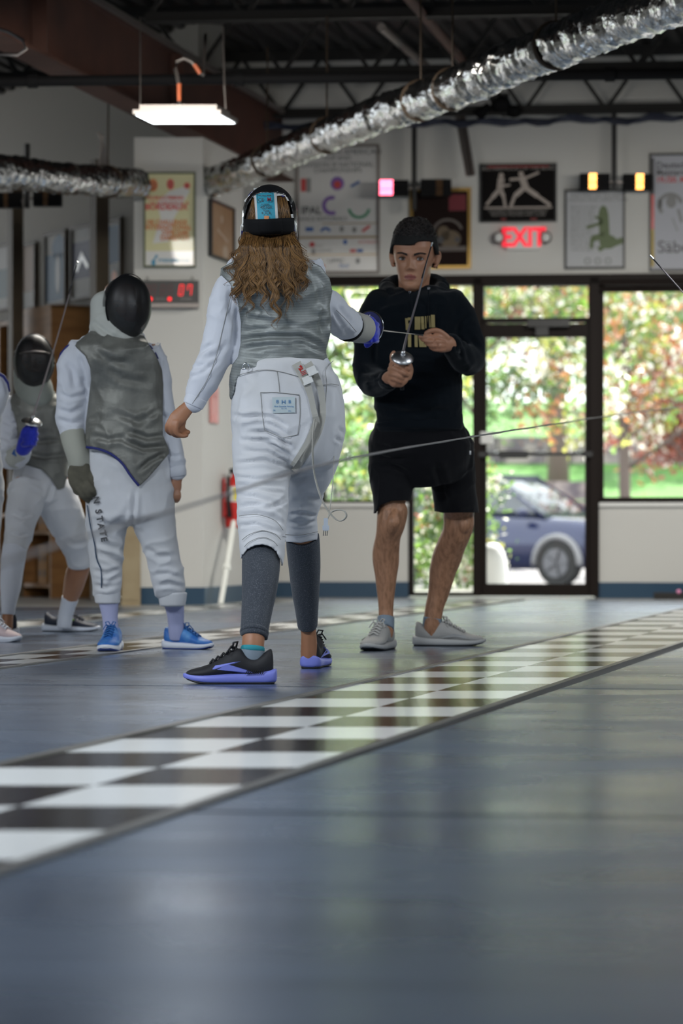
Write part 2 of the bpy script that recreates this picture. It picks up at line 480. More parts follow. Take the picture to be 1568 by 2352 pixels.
# roof joists
def joist(Y, label, xl=-4.2, xr=6.0, zb=3.75):
    t = thing('roof_joist', label, 'roof joist', (0, Y, zb))
    def q(x, z, dy=0): return Vector((x, WS * x + dy, z))
    L_, R_ = xl, xr
    b = MB(); b.bar(q(L_, .035, -.03), q(R_, .035, -.03), .012, .07); b.bar(q(L_, .035, .03), q(R_, .035, .03), .012, .07)
    b.bar(q(L_, .004, -.055), q(R_, .004, -.055), .05, .008)
    b.build('bottom_chord', M['steel_dark'], t)
    h = zC - zb
    b = MB(); b.bar(q(L_, h - .035, -.03), q(R_, h - .035, -.03), .012, .07); b.bar(q(L_, h - .035, .03), q(R_, h - .035, .03), .012, .07)
    b.build('top_chord', M['steel_dark'], t)
    b = MB(); x = L_; up = True
    while x < R_ - .32:
        z0, z1 = (.03, h - .04) if up else (h - .04, .03)
        b.bar(q(x, z0), q(x + .315, z1), .028); x += .315; up = not up
    b.build('web', M['steel_dark'], t)
joist(22.15, 'dark open-web joist right in front of the back wall above the posters', xl=-1.1)
joist(20.2, 'dark open-web joist second from the back wall, behind the black pipe')
joist(18.0, 'dark open-web joist nearest to the top edge, over the silver duct', xl=-1.25)
joist(15.9, 'open-web joist over the near part of the hall, above the frame')

# rusty I beam
t = thing('steel_beam', 'large rusty brown steel beam running over the white pillar', 'steel beam', (fx(-5.64, 19), 19, 3.28))
mb = MB(); T = Matrix.Translation(-t.location)
run_quad(mb, -5.745, -5.54, -5, 22.6, 3.28, 3.30, 0); run_quad(mb, -5.745, -5.54, -5, 22.6, 3.78, 3.80, 0); run_quad(mb, -5.655, -5.63, -5, 22.6, 3.3, 3.78, 0)
for Y in (8, 12, 16.6, 19.4): run_quad(mb, -5.74, -5.545, Y, Y + .02, 3.3, 3.78, 0)
mb.build('girder', M['beam'], t, M=T)
mb = MB(); run_quad(mb, -5.53, -5.50, -5, 22.0, 3.755, 3.79, 0); mb.build('conduit_rail', M['steel_bare'], t, M=T)

# black pipe across the hall
mb = MB(); a = P(-60, 188, 16.9); b = P(1640, 169, 16.75)
mb.tube([a, b], .032, 10)
for k in (.08, .36, .62, .86):
    p = a.lerp(b, k); mb.tube([p - (b - a).normalized() * .03, p + (b - a).normalized() * .03], .042, 10)
o = mb.build('sprinkler_pipe', M['matt_black'], smooth=False); tag(o, 'long black pipe running level across the whole ceiling', 'pipe'); recenter(o, a)
# thin cables along the wall joist
mb = MB(); pts = []
for k in range(40):
    s = k / 39; pts.append(P(560 + s * 1010, 292 - 20 * s + 3 * math.sin(k * 1.7) + 2 * math.sin(k * .6), 21.9))
mb.tube(pts, .022, 6); pts = [p + Vector((0, -.03, .03 * math.sin(i * .9))) for i, p in enumerate(pts)]; mb.tube(pts, .012, 6)
o = mb.build('cable_bundle', nmat('dark_cable', (.015, .02, .045), .6)); tag(o, 'bundle of dark cables strung along the joist above the posters', 'cable'); recenter(o, pts[0])
# ------------------------------------------------------------------ outdoors
def leaf_mat(name, col, tr):
    m = bpy.data.materials.new(name); m.use_nodes = True
    n = m.node_tree.nodes; L = m.node_tree.links; n.clear()
    o = n.new('ShaderNodeOutputMaterial'); d = n.new('ShaderNodeBsdfDiffuse'); t = n.new('ShaderNodeBsdfTranslucent'); g = n.new('ShaderNodeBsdfGlossy')
    d.inputs[0].default_value = (*col, 1); t.inputs[0].default_value = (*tr, 1); g.inputs['Roughness'].default_value = .35
    a = n.new('ShaderNodeMixShader'); a.inputs[0].default_value = .5; b = n.new('ShaderNodeMixShader'); b.inputs[0].default_value = .12
    L.new(d.outputs[0], a.inputs[1]); L.new(t.outputs[0], a.inputs[2]); L.new(a.outputs[0], b.inputs[1]); L.new(g.outputs[0], b.inputs[2]); L.new(b.outputs[0], o.inputs[0])
    return m
G1 = leaf_mat('green_leaf', (.09, .20, .035), (.25, .45, .06)); G2 = leaf_mat('dark_green_leaf', (.035, .09, .02), (.08, .18, .03))
G3 = leaf_mat('yellow_leaf', (.30, .34, .07), (.6, .6, .12)); R1 = leaf_mat('red_leaf', (.30, .06, .04), (.6, .14, .08))
R2 = leaf_mat('orange_leaf', (.42, .15, .06), (.7, .28, .09)); R3 = leaf_mat('brown_leaf', (.12, .05, .03), (.2, .08, .05)); W1 = leaf_mat('pale_glint_leaf', (.72, .70, .62), (.95, .92, .8))  # the pale leaves stand in for sunlit glints among the foliage
M['bark'] = nmat('bark', (.13, .10, .085), .9, bump=(12, .5, .02, (1, 1, .2)))

def crown(lobes, n, size, mats, weights, seed):
    """thousands of single leaves spread over the twigs of one tree"""
    rg = np.random.default_rng(seed); mb = MB()
    mb_v = []; tot = sum(l[3] * l[4] * l[5] for l in lobes)
    for cx, cy, cz, rx, ry, rz in lobes:
        k = int(n * rx * ry * rz / tot) + 1
        nc = max(6, k // 45)
        d = rg.normal(size=(nc, 3)); d /= np.linalg.norm(d, axis=1)[:, None]
        cc = d * (rg.random((nc, 1)) ** .38) * [rx, ry, rz] + [cx, cy, cz]
        idx = rg.integers(0, nc, k)
        p = cc[idx] + rg.normal(size=(k, 3)) * size * 2.6
        kind = rg.choice(len(mats), nc, p=weights)[idx]
        jit = rg.random(k) < .25
        kind = np.where(jit, rg.choice(len(mats), k, p=weights), kind)
        a = rg.normal(size=(k, 3)); a /= np.linalg.norm(a, axis=1)[:, None]
        b = np.cross(a, rg.normal(size=(k, 3))); b /= np.linalg.norm(b, axis=1)[:, None]
        s = size * (.6 + .8 * rg.random((k, 1)))
        vs = np.stack([p - a * s, p + b * s * .5, p + a * s, p - b * s * .5], 1).reshape(-1, 3)
        o = len(mb_v); mb_v.extend(map(tuple, vs))
        for i in range(k): mb.f.append((o + 4 * i, o + 4 * i + 1, o + 4 * i + 2, o + 4 * i + 3)); mb.m.append(int(kind[i]))
    mb.v = mb_v
    return mb

def tree(name, label, cat, base, trunk, lobes, n, size, mats, weights, seed, group=None):
    t = thing(name, label, cat, base, 0, group)
    if trunk:
        h, r, branches = trunk; mb = MB()
        mb.tube([(0, 0, -.3), (r * .1, 0, h * .3), (-r * .2, 0, h * .7), (0, 0, h)], [r * 1.35, r, r * .85, r * .55], 12)
        rg = random.Random(seed)
        for k in range(branches):
            z = h * (.45 + .5 * k / max(1, branches)); a = rg.uniform(0, 6.28); l = h * .55
            mb.tube([(0, 0, z), (l * .5 * math.cos(a), l * .5 * math.sin(a), z + l * .35), (l * math.cos(a), l * math.sin(a), z + l * .6)], [r * .4, r * .25, r * .1], 7)
        mb.build('trunk', M['bark'], t, smooth=True)
    crown(lobes, n, size, mats, weights, seed).build('foliage', mats, t)
    return t

# ground outside: paving, car park, grass bank with a stone wall
def gz(Y):   # height of the ground outside
    pts = [(22.6, -.02), (26, -.1), (34, -.28), (49, -.25), (52, .0), (55, 1.05), (60, 2.0), (60.3, 2.55), (70, 3.5), (95, 5.0), (150, 7)]
    for (a, b), (c, d) in zip(pts[:-1], pts[1:]):
        if Y <= c: return b + (d - b) * (Y - a) / (c - a)
    return pts[-1][1]
def band(name, mat, Ys, off=0.0, x0=-30, x1=34):
    mb = MB(); vs = []; 
    for Y in Ys:
        for x in (x0, x1): vs.append((x, Y, gz(Y) + off))
    mb.add(vs, [(2 * i, 2 * i + 1, 2 * i + 3, 2 * i + 2) for i in range(len(Ys) - 1)])
    return tag(mb.build(name, mat), kind='structure')
M['paving'] = nmat('paving', (.50, .47, .44), .8); M['asphalt'] = nmat('asphalt', (.20, .19, .20), .85, bump=(40, .2, .004))
M['grass'] = nmat('grass', (.085, .235, .035), .85, var=(1.2, (.04, .12, .02), .35, .65), bump=(14, .6, .05)); M['stone'] = nmat('retaining_stone', (.33, .28, .27), .85, var=(2.6, (.12, .10, .12), .4, .6), bump=(5, .6, .05))
band('ground_paving', M['paving'], [22.62, 25, 27]); band('ground_car_park', M['asphalt'], [27, 34, 49, 52.5]); band('ground_lawn', M['grass'], [52.5, 55, 57, 60.02])
band('ground_bank', M['grass'], [60.5, 70, 95, 150], .04)
mb = MB()
rg = random.Random(3)
for r in range(2):
    x = -22 + r * .3
    while x < 24:
        w_ = rg.uniform(.5, .95); mb.box(x, x + w_ - .03, 60.0 - rg.uniform(0, .05), 60.6, 1.98 + r * .32, 1.98 + (r + 1) * .32 - .02); x += w_
o = mb.build('stone_wall', M['stone']); tag(o, 'low grey stone retaining wall across the grass bank outside', 'stone wall'); recenter(o, (0, 60.3, 1.98))

mb = MB()
rg = random.Random(9)
for r in range(4):
    x = -20 + r * .3
    while x < 4.3:
        w_ = rg.uniform(.5, .95); mb.box(x, x + w_ - .03, 53.4 - rg.uniform(0, .05), 54.0, .1 + r * .36, .1 + (r + 1) * .36 - .02); x += w_
o = mb.build('stone_wall', M['stone']); tag(o, 'grey stone wall directly behind the parked car', 'stone wall'); recenter(o, (-8, 53.7, .1))
GW = [G1, G2, G3, R2, W1, R3]
tree('leafy_tree', 'green leafy tree filling the upper part of the left window', 'tree', (-.6, 31, -.2), (3.2, .11, 4),
     [(0, 0, 2.9, 1.5, .9, 1.3), (1.0, .3, 2.5, 1.2, .9, 1.2), (-1.2, .2, 2.4, 1.2, .9, 1.2), (.2, 0, 4.2, 2.0, 1, 1.0)], 9000, .05, [G1, G2, G3, W1], [.34, .42, .14, .10], 11)
tree('leafy_tree', 'green and orange leafed tree seen through the upper half of the door', 'tree', (1.86, 38, -.3), (4.2, .07, 5),
     [(.45, 0, 4.1, 1.9, 1.0, 1.6), (-.45, .2, 3.0, 1.0, .8, .9), (1.35, 0, 2.75, .9, .8, .8), (.2, .2, 5.2, 2.2, 1, 1.0)], 9000, .06, GW, [.24, .20, .14, .14, .20, .08], 12)
tree('broad_tree', 'broad tree with a thick grey trunk behind the parked car', 'tree', (4.2, 55, gz(55)), (4.4, .19, 5),
     [(0, 0, 4.3, 2.4, 1.4, 1.5), (-1.6, 0, 3.4, 1.5, 1, 1.1), (-3.4, 0, 4.6, 1.8, 1.1, 1.5)], 6000, .08, GW, [.22, .2, .16, .16, .16, .10], 13)
tree('red_maple', 'red leafed maple outside the right window', 'tree', (6.4, 50, gz(50)), (2.4, .12, 5),
     [(0, 0, 3.1, 1.7, 1.0, 1.2), (-.9, 0, 2.5, 1.0, .8, .7), (1.2, 0, 3.9, 1.5, 1.0, 1.0), (-.4, .2, 4.0, 1.0, .8, .8)], 11000, .07, [R1, R2, R3, W1, G3], [.40, .24, .20, .10, .06], 14)
tree('mixed_tree', 'yellow green tree beside the red maple, behind its left side', 'tree', (4.6, 46, -.25), (4.0, .1, 4),
     [(0, 0, 3.6, 1.0, .8, 1.3), (-.2, 0, 4.9, 1.3, .9, .9), (2.4, 0, 5.0, 1.4, .9, .7)], 5500, .06, GW, [.2, .26, .16, .16, .08, .14], 15)
tree('hedge_shrub', 'green shrub below the tree in the left window', 'shrub', (.25, 28.5, -.17), None,
     [(0, 0, .85, .95, .5, .85), (.9, .1, .75, .5, .45, .75)], 7000, .035, [G1, G2, G3, W1], [.36, .40, .14, .10], 16)
tree('hedge_shrub', 'flowering green shrub seen between the legs of the man in shorts', 'shrub', (1.05, 26.6, -.11), None,
     [(0, 0, .4, .42, .35, .5), (.1, .1, .95, .35, .3, .35)], 3500, .03, [G1, G2, W1, R1], [.42, .28, .25, .05], 17)
tree('dense_tree', 'dense dark green tree behind the red maple at the right edge', 'tree', (8.6, 62, gz(62)), (3.4, .16, 4),
     [(0, 0, 2.4, 2.0, 1.2, 1.3), (-1.2, 0, 4.2, 2.0, 1.2, 1.4), (1.2, .3, 4.0, 1.8, 1.2, 1.4)], 7500, .09, [G2, G1, G3, R2, W1], [.44, .26, .10, .10, .10], 18)
x = -14
k = 0
lab = ['big green tree standing far back on the grass bank, left end', 'dense dark green tree far back, second from the left', 'tall green tree far back behind the leafy tree of the left window',
       'yellowish tree far back behind the door opening', 'tall orange tinted tree far back beside the door opening', 'dark green tree far back behind the red maple', 'tall pale tree at the far right end of the bank']
for x, w_ in ((-11, [.3, .5, .1, 0, .1, 0]), (-6, [.3, .6, .1, 0, 0, 0]), (-1.5, [.38, .42, .1, 0, .1, 0]), (3, [.2, .34, .2, .1, .1, .06]), (7.4, [.14, .4, .1, .16, .1, .1]), (11.5, [.14, .46, .1, .1, .1, .1]), (16.5, [.3, .3, .1, .1, .1, .1])):
    s = sum(w_)
    tree('background_tree', lab[k], 'tree', (x, 76 + (k % 2) * 3, gz(76)), (4, .25, 4), [(0, 0, 3.6, 3.0, 1.6, 3.2), (1.2, -.4, 7.0, 3.0, 1.6, 3.0)], 5200, .13, GW, [q / s for q in w_], 30 + k, 'trees far back on the bank')
    k += 1

# parked car: dark blue, facing right and towards the window
M['car'] = nmat('blue_car_paint', (.006, .013, .06), .22, .3, coat=.8); M['carglass'] = nmat('car_glass', (.05, .06, .07), .05, spec=1.0)
M['rim'] = nmat('wheel_rim', (.12, .12, .13), .4, .6); M['tyre'] = nmat('tyre', (.02, .02, .02), .8); M['cladding'] = nmat('grey_cladding', (.22, .22, .23), .5)
t = thing('parked_car', 'dark blue car parked outside the glass door facing right', 'car', (2.62, 44.0, gz(44.0)), math.radians(-36))
def loftx(sections, mb):
    """sections along x: (x, half width, z bottom, z top, shoulder)"""
    vs = []; fs = []; n = 12
    for x, hw, zb, zt, sh in sections:
        m_ = zb + (zt - zb) * sh
        prof = [(-hw * .9, zb), (-hw, zb + .08), (-hw * 1.0, m_), (-hw * .9, zt - .06), (-hw * .72, zt), (0, zt + .015), (hw * .72, zt), (hw * .9, zt - .06), (hw, m_), (hw, zb + .08), (hw * .9, zb), (0, zb)]
        vs += [(x, y, z) for y, z in prof]
    for i in range(len(sections) - 1):
        for k in range(n): fs.append((i * n + k, i * n + (k + 1) % n, (i + 1) * n + (k + 1) % n, (i + 1) * n + k))
    fs += [tuple(range(n)), tuple(range(len(sections) * n - 1, (len(sections) - 1) * n - 1, -1))]
    mb.add(vs, fs)
mb = MB()
loftx([(-2.25, .74, .45, .95, .6), (-2.15, .86, .3, 1.08, .6), (-1.3, .92, .24, 1.1, .65), (0, .93, .24, 1.08, .65), (1.0, .93, .24, 1.05, .65), (1.75, .9, .26, .98, .65), (2.15, .82, .3, .86, .6), (2.28, .68, .38, .74, .5)], mb)
mb.build('body', M['car'], t, smooth=True)
mb = MB(); loftx([(-2.05, .74, 1.04, 1.12, .5), (-1.7, .74, 1.04, 1.56, .3), (-.9, .76, 1.04, 1.66, .3), (.1, .76, 1.04, 1.64, .3), (.55, .74, 1.04, 1.42, .3), (1.12, .78, 1.02, 1.06, .5)], mb)
mb.build('cabin_glass', M['carglass'], t, smooth=False)
mb = MB(); loftx([(-1.75, .6, 1.555, 1.6, .5), (-.9, .64, 1.63, 1.69, .5), (.15, .62, 1.61, 1.66, .5)], mb)
for s in (-1, 1):
    for a, b in (((1.1, s * .78, 1.04), (.15, s * .62, 1.64)), ((-.05, s * .8, 1.04), (-.1, s * .64, 1.66)), ((-1.1, s * .8, 1.04), (-1.0, s * .64, 1.66)), ((-2.0, s * .78, 1.06), (-1.7, s * .62, 1.6))):
        mb.bar(a, b, .07, .05)
    mb.ellipsoid((.85, s * .98, 1.1), .1, .09, .07)
mb.build('roof_and_pillars', M['car'], t)
for sx in (-1.4, 1.42):
    for s in (-1, 1):
        mb = MB(); mb.tube([(sx, s * .74, .34), (sx, s * .95, .34)], .34, 26)
        w_ = mb.build('wheel', M['tyre'], t)
        mb = MB(); mb.tube([(sx, s * .94, .34), (sx, s * .965, .34)], .22, 20)
        for q in range(5):
            a = q * 2 * PI / 5; mb.bar((sx, s * .97, .34), (sx + .2 * math.cos(a), s * .97, .34 + .2 * math.sin(a)), .06, .02)
        mb.build('rim', M['rim'], w_)
        mb = MB(); pts = [(sx + .4 * math.cos(a), s * .93, .34 + .4 * math.sin(a)) for a in np.linspace(-.1, PI + .1, 14)]
        mb.tube(pts, .05, 8); mb.build('wheel_arch', M['cladding'], t, smooth=True)
for s in (-1, 1):
    mb = MB(); mb.ellipsoid((2.08, s * .66, .80), .16, .16, .085); mb.build('headlight', M['chrome'], t, smooth=True)
    mb = MB(); mb.ellipsoid((2.18, s * .62, .5), .08, .12, .09); mb.build('fog_lamp', M['white'], t, smooth=True)
mb = MB(); mb.box(2.18, 2.31, -.5, .5, .55, .74); mb.build('grille', M['black'], t)

t = thing('rounded_bollard', 'white rounded bollard standing outside the door at its left edge', 'bollard', (dpt(1128, 25.4), 25.4, gz(25.4)))
mb = MB(); prof = [(0, .50), (.06, .49), (.10, .45), (.135, .36), (.15, .2), (.155, 0)]
vs = []; fs = []
for r, z in prof:
    for k in range(20): vs.append((r * math.cos(k * PI / 10), r * math.sin(k * PI / 10), z))
for i in range(len(prof) - 1):
    for k in range(20): fs.append((i * 20 + k, (i + 1) * 20 + k, (i + 1) * 20 + (k + 1) % 20, i * 20 + (k + 1) % 20))
mb.add(vs, fs); mb.build('bollard_body', nmat('bollard_white', (.85, .85, .85), .5), t, smooth=True)
# ------------------------------------------------------------------ things on the walls
def poster(px0, px1, py0, py1, label, cat='framed poster', frame=None, paper=None, fw=.018, name='framed_poster', v=-.03):
    """frame and print on the back wall; the origin is the lower left corner, x along the wall"""
    u0, z0 = wuv(px0, py1, -v); u1, z1 = wuv(px1, py0, -v)
    t = thing(name, label, cat, wpt(u0, z0, 0), WANG); W_, H_ = u1 - u0, z1 - z0
    return frame_parts(t, W_, H_, frame, paper, fw, v)
def frame_parts(t, W_, H_, frame, paper, fw, v):
    mb = MB(); mb.box(0, W_, v, 0, 0, fw); mb.box(0, W_, v, 0, H_ - fw, H_); mb.box(0, fw, v, 0, fw, H_ - fw); mb.box(W_ - fw, W_, v, 0, fw, H_ - fw)
    mb.build('frame', frame or M['black'], t)
    mb = MB(); mb.box(fw, W_ - fw, v * .5, 0, fw, H_ - fw)
    mb.build('print', paper or M['paper'], t)
    return t, W_, H_, v * .5 - .001
def ink(t, name, mat, fn, y):
    mb = MB(); fn(mb); return mb.build(name, mat, t)
S = 1 / 290.0
cm = lambda n_, c: nmat(n_, c, .5)
PUR, ORG, PINK, CY, NAVY = cm('purple_ink', (.18, .09, .35)), cm('orange_ink', (.62, .19, .05)), cm('red_ink', (.50, .05, .05)), cm('cyan_ink', (.03, .25, .42)), cm('navy_ink', (.02, .04, .16))

# sponsor board
t, W_, H_, y = poster(681, 872, 331, 629, 'large framed board of round sponsor logos left of the man in the hoodie', 'sponsor board', M['steel_bare'], nmat('board_paper', (.60, .60, .59), .22, coat=.6), .02, 'sponsor_board')
def X_(px): return (px - 681) * W_ / 191.0
def Z_(py): return (629 - py) * H_ / 298.0
for (tx, px, py, s) in (('NORTH AMERICAN', 800, 353, .06), ('CUP AND', 775, 366, .05), ('DIVISION III NATIONAL', 775, 382, .055), ('CHAMPIONSHIPS', 776, 395, .05), ('IPAL', 715, 490, .085), ('DANCE EDITORIALS', 738, 506, .045), ('UPMC', 772, 604, .05)):
    ink(t, 'lettering', M['ink'], lambda mb: mb.text(tx, X_(px), Z_(py), s, y, bold=.002 if tx == 'IPAL' else 0), y)
def f(mb):
    mb.ring((X_(762), Z_(471)), .062, .03, y=y, a0=1.2, a1=5.2)
    mb.disc((X_(775), Z_(420)), .055, y=y)
ink(t, 'purple_logo', PUR, f, y)
def f(mb):
    mb.ring((X_(825), Z_(476)), .08, .022, y=y, a0=3.3, a1=6.1)
ink(t, 'green_logo', M['green_ink'], f, y)
for fn in (lambda mb: mb.disc((X_(775), Z_(423)), .03, y=y - .003), lambda mb: mb.disc((X_(717), Z_(561)), .022, y=y), lambda mb: mb.box(X_(691), X_(703), y - .002, y, Z_(438), Z_(408)),
           lambda mb: mb.box(X_(730), X_(746), y - .002, y, Z_(615), Z_(608)), lambda mb: mb.box(X_(804), X_(818), y - .002, y, Z_(580), Z_(573)), lambda mb: mb.bar((X_(832), y, Z_(532)), (X_(850), y, Z_(519)), .002, .02, up=(0, 1, 0))): ink(t, 'red_logo', PINK, fn, y)
ink(t, 'red_lettering', PINK, lambda mb: mb.text('AITORAMA', X_(848), Z_(560), .035, y), y)
for fn in (lambda mb: mb.box(X_(702), X_(720), y - .002, y, Z_(530), Z_(521)), lambda mb: mb.ring((X_(748), Z_(534)), .035, .02, y=y, a0=.3, a1=2.9), lambda mb: mb.disc((X_(793), Z_(556)), .016, .02, y=y), lambda mb: mb.text('deal', X_(790), Z_(615), .05, y),
           lambda mb: mb.bar((X_(806), y, Z_(428)), (X_(826), y, Z_(416)), .002, .02, up=(0, 1, 0)), lambda mb: mb.box(X_(820), X_(834), y - .002, y, Z_(580), Z_(573))): ink(t, 'blue_logo', M['blue'], fn, y)
for px, py in ((785, 526), (814, 528), (822, 600), (720, 577)): ink(t, 'dark_logo', M['grey_ink'], lambda mb: mb.disc((X_(px), Z_(py)), .018, .024, y=y), y)
for fn in (lambda mb: mb.box(X_(704), X_(714), y - .002, y, Z_(440), Z_(407)), lambda mb: mb.text('tutotek', X_(745), Z_(578), .04, y), lambda mb: mb.text('LOGITECH', X_(720), Z_(567), .03, y)): ink(t, 'dark_logo', M['grey_ink'], fn, y)
ink(t, 'divider_lines', M['gold'], lambda mb: (mb.box(X_(686), X_(868), y - .001, y, Z_(547), Z_(543)), mb.box(X_(686), X_(868), y - .001, y, Z_(586), Z_(584)), mb.box(X_(740), X_(868), y - .001, y, Z_(514), Z_(512))), y)

# picture in a gold frame behind the man
t, W_, H_, y = poster(941, 1082, 431, 618, 'dark picture in a gold frame behind the head of the man in the hoodie', 'framed picture', M['gold'], nmat('dark_print', (.014, .007, .006), .7, spec=.12), .026, 'framed_picture')
def f(mb):
    mb.disc((W_ * .66, H_ * .37), .085, .07, y=y); mb.disc((W_ * .55, H_ * .44), .05, .06, y=y)
ink(t, 'ochre_shape', nmat('ochre_ink', (.12, .085, .05), .5), f, y)
def f(mb):
    mb.ring((W_ * .62, H_ * .42), .12, .02, y=y - .002, a0=.4, a1=3.0); mb.box(W_ * .3, W_ * .92, y - .003, y, H_ * .22, H_ * .28)
ink(t, 'pale_shapes', nmat('pale_print', (.12, .10, .09), .5), f, y)
ink(t, 'dark_patches', M['ink'], lambda mb: (mb.disc((W_ * .5, H_ * .36), .03, y=y - .004), mb.disc((W_ * .78, H_ * .36), .022, y=y - .004)), y)
ink(t, 'red_patch', nmat('dark_red_ink', (.16, .01, .02), .5), lambda mb: mb.box(W_ * .64, W_ * .92, y - .001, y, H_ * .72, H_ * .92), y)

def fencer_shape(mb, s, ox, oz, y, kind):
    """small plain figure built from bars: a lunge or a parry"""
    def b(a, c, w): mb.bar((ox + a[0] * s, y, oz + a[1] * s), (ox + c[0] * s, y, oz + c[1] * s), .003, w * s, up=(0, 1, 0))
    if kind == 'lunge':
        mb.disc((ox - .1 * s, oz + 1.3 * s), .1 * s, y=y); b((-.08, 1.2), (.08, .75), .26); b((-.05, 1.12), (-.55, 1.08), .1); b((0, 1.1), (.6, 1.35), .09)
        b((.05, .78), (-.32, .45), .19); b((-.32, .5), (-.5, .03), .12); b((.08, .75), (.55, .42), .19); b((.55, .42), (1.05, .06), .12)
    else:
        mb.disc((ox, oz + 1.28 * s), .1 * s, y=y); b((0, 1.18), (-.05, .72), .26); b((.02, 1.08), (.12, .85), .09); b((.12, .85), (.36, .9), .08)
        b((-.05, .75), (.1, .42), .17); b((.1, .42), (.16, .03), .11); b((-.05, .75), (-.35, .4), .17); b((-.35, .4), (-.6, .1), .11)

# black poster with two fencers
t, W_, H_, y = poster(1102, 1279, 374, 511, 'black framed poster with two white fencers above the exit sign', 'framed poster', M['black'], nmat('black_print', (.006, .005, .005), .7, spec=.12), .014)
def f(mb):
    fencer_shape(mb, .195, W_ * .28, H_ * .26, y, 'parry'); fencer_shape(mb, .20, W_ * .57, H_ * .26, y, 'lunge')
    mb.box(W_ * .06, W_ * .94, y - .002, y, H_ * .235, H_ * .265)
ink(t, 'fencer_figures', nmat('figure_print', (.42, .36, .32), .5), f, y)
def f(mb):
    mb.text('BROTHERHOOD OF THE BLADE', W_ * .5, H_ * .89, .042, y); None
    mb.text('MODERN FENCING EQUIPMENT', W_ * .5, H_ * .17, .032, y); mb.text('FENCING MASTERS AND CLUBS', W_ * .5, H_ * .11, .030, y)
ink(t, 'lettering', nmat('grey_print', (.30, .28, .26), .5), f, y)
ink(t, 'red_band', nmat('dull_red', (.25, .02, .02), .5), lambda mb: (mb.box(W_ * .1, W_ * .9, y - .001, y, H_ * .935, H_ * .965), mb.box(W_ * .28, W_ * .34, y - .001, y, H_ * .03, H_ * .07), mb.box(W_ * .66, W_ * .74, y - .001, y, H_ * .03, H_ * .07)), y)

# chart poster
t, W_, H_, y = poster(1297, 1436, 434, 618, 'framed poster with a green crouching figure and lines of small text', 'framed poster', M['black'], nmat('chart_paper', (.46, .47, .49), .6, coat=.0), .016)
def f(mb):
    mb.text('MAITRES DE ESCRIME', W_ * .55, H_ * .90, .05, y, sx=.9); mb.text('DESIGN AND DIRECTION', W_ * .55, H_ * .85, .04, y)
    for k in range(13):
        mb.text(['Balestra', 'Flunge', 'Coule', 'Remise', 'Fleche', 'Feinte', 'Appel', 'Prise', 'Redouble', 'Riposte', 'Salut', 'Touche', 'Volte'][k] + ' en ligne', W_ * .10, H_ * (.77 - .045 * k), .032, y, 'LEFT')
ink(t, 'lettering', M['grey_ink'], f, y)
def f(mb):
    mb.disc((W_ * .64, H_ * .70), .035, .06, y=y); mb.bar((W_ * .64, y, H_ * .70), (W_ * .66, y, H_ * .42), .003, .08, up=(0, 1, 0)); mb.bar((W_ * .62, y, H_ * .58), (W_ * .36, y, H_ * .52), .003, .025, up=(0, 1, 0))
    mb.disc((W_ * .72, H_ * .34), .07, .055, y=y); mb.bar((W_ * .66, y, H_ * .42), (W_ * .46, y, H_ * .38), .003, .05, up=(0, 1, 0)); mb.bar((W_ * .46, y, H_ * .40), (W_ * .44, y, H_ * .26), .003, .03, up=(0, 1, 0))
    mb.bar((W_ * .74, y, H_ * .30), (W_ * .97, y, H_ * .36), .003, .05, up=(0, 1, 0)); mb.bar((W_ * .72, y, H_ * .32), (W_ * .56, y, H_ * .24), .003, .04, up=(0, 1, 0))
    mb.bar((W_ * .64, y, H_ * .6), (W_ * .5, y, H_ * .66), .003, .02, up=(0, 1, 0))
ink(t, 'green_figure', M['olive'], f, y)
ink(t, 'grey_seals', M['grey_ink'], lambda mb: [mb.ring((W_ * q, H_ * .10), .022, .01, y=y) for q in (.38, .55, .72)], y)

# Saebel poster
t, W_, H_, y = poster(1491, 1662, 350, 623, 'framed sabre championship poster with a black red and gold stripe, right edge', 'framed poster', M['black'], nmat('sabre_paper', (.44, .45, .50), .6), .016)
def X_(px): return (px - 1491) * W_ / 171.0
def Z_(py): return (623 - py) * H_ / 273.0
for fn in (lambda mb: mb.text('Deutsche', X_(1507), Z_(384), .072, y, 'LEFT', bold=.0015), lambda mb: mb.text('Meisterschaften', X_(1507), Z_(401), .072, y, 'LEFT', bold=.0015, sx=.9), lambda mb: mb.text('S\u00e4bel', X_(1510), Z_(580), .135, y, 'LEFT', bold=.001)): ink(t, 'lettering', M['ink'], fn, y)
ink(t, 'date_line', PINK, lambda mb: mb.text('19./20. Mai', X_(1507), Z_(417), .062, y, 'LEFT', bold=.002), y)
def f(mb):
    mb.ring((X_(1540), Z_(470)), .085, .03, y=y, a0=.2, a1=3.9); mb.disc((X_(1542), Z_(462)), .04, .05, y=y); mb.disc((X_(1516), Z_(466)), .02, .045, y=y)
    mb.bar((X_(1558), y, Z_(480)), (X_(1566), y, Z_(510)), .002, .02, up=(0, 1, 0)); mb.bar((X_(1545), y, Z_(500)), (X_(1556), y, Z_(530)), .002, .008, up=(0, 1, 0))
ink(t, 'helmet_drawing', M['grey_ink'], f, y)
ink(t, 'black_stripe', M['ink'], lambda mb: mb.box(X_(1494), X_(1503), y - .001, y, Z_(445), Z_(360)), y)
ink(t, 'red_stripe', M['red'], lambda mb: mb.box(X_(1494), X_(1503), y - .001, y, Z_(525), Z_(445)), y)
ink(t, 'gold_stripe', nmat('gold_ink', (.42, .30, .05), .5), lambda mb: mb.box(X_(1494), X_(1503), y - .001, y, Z_(612), Z_(525)), y)

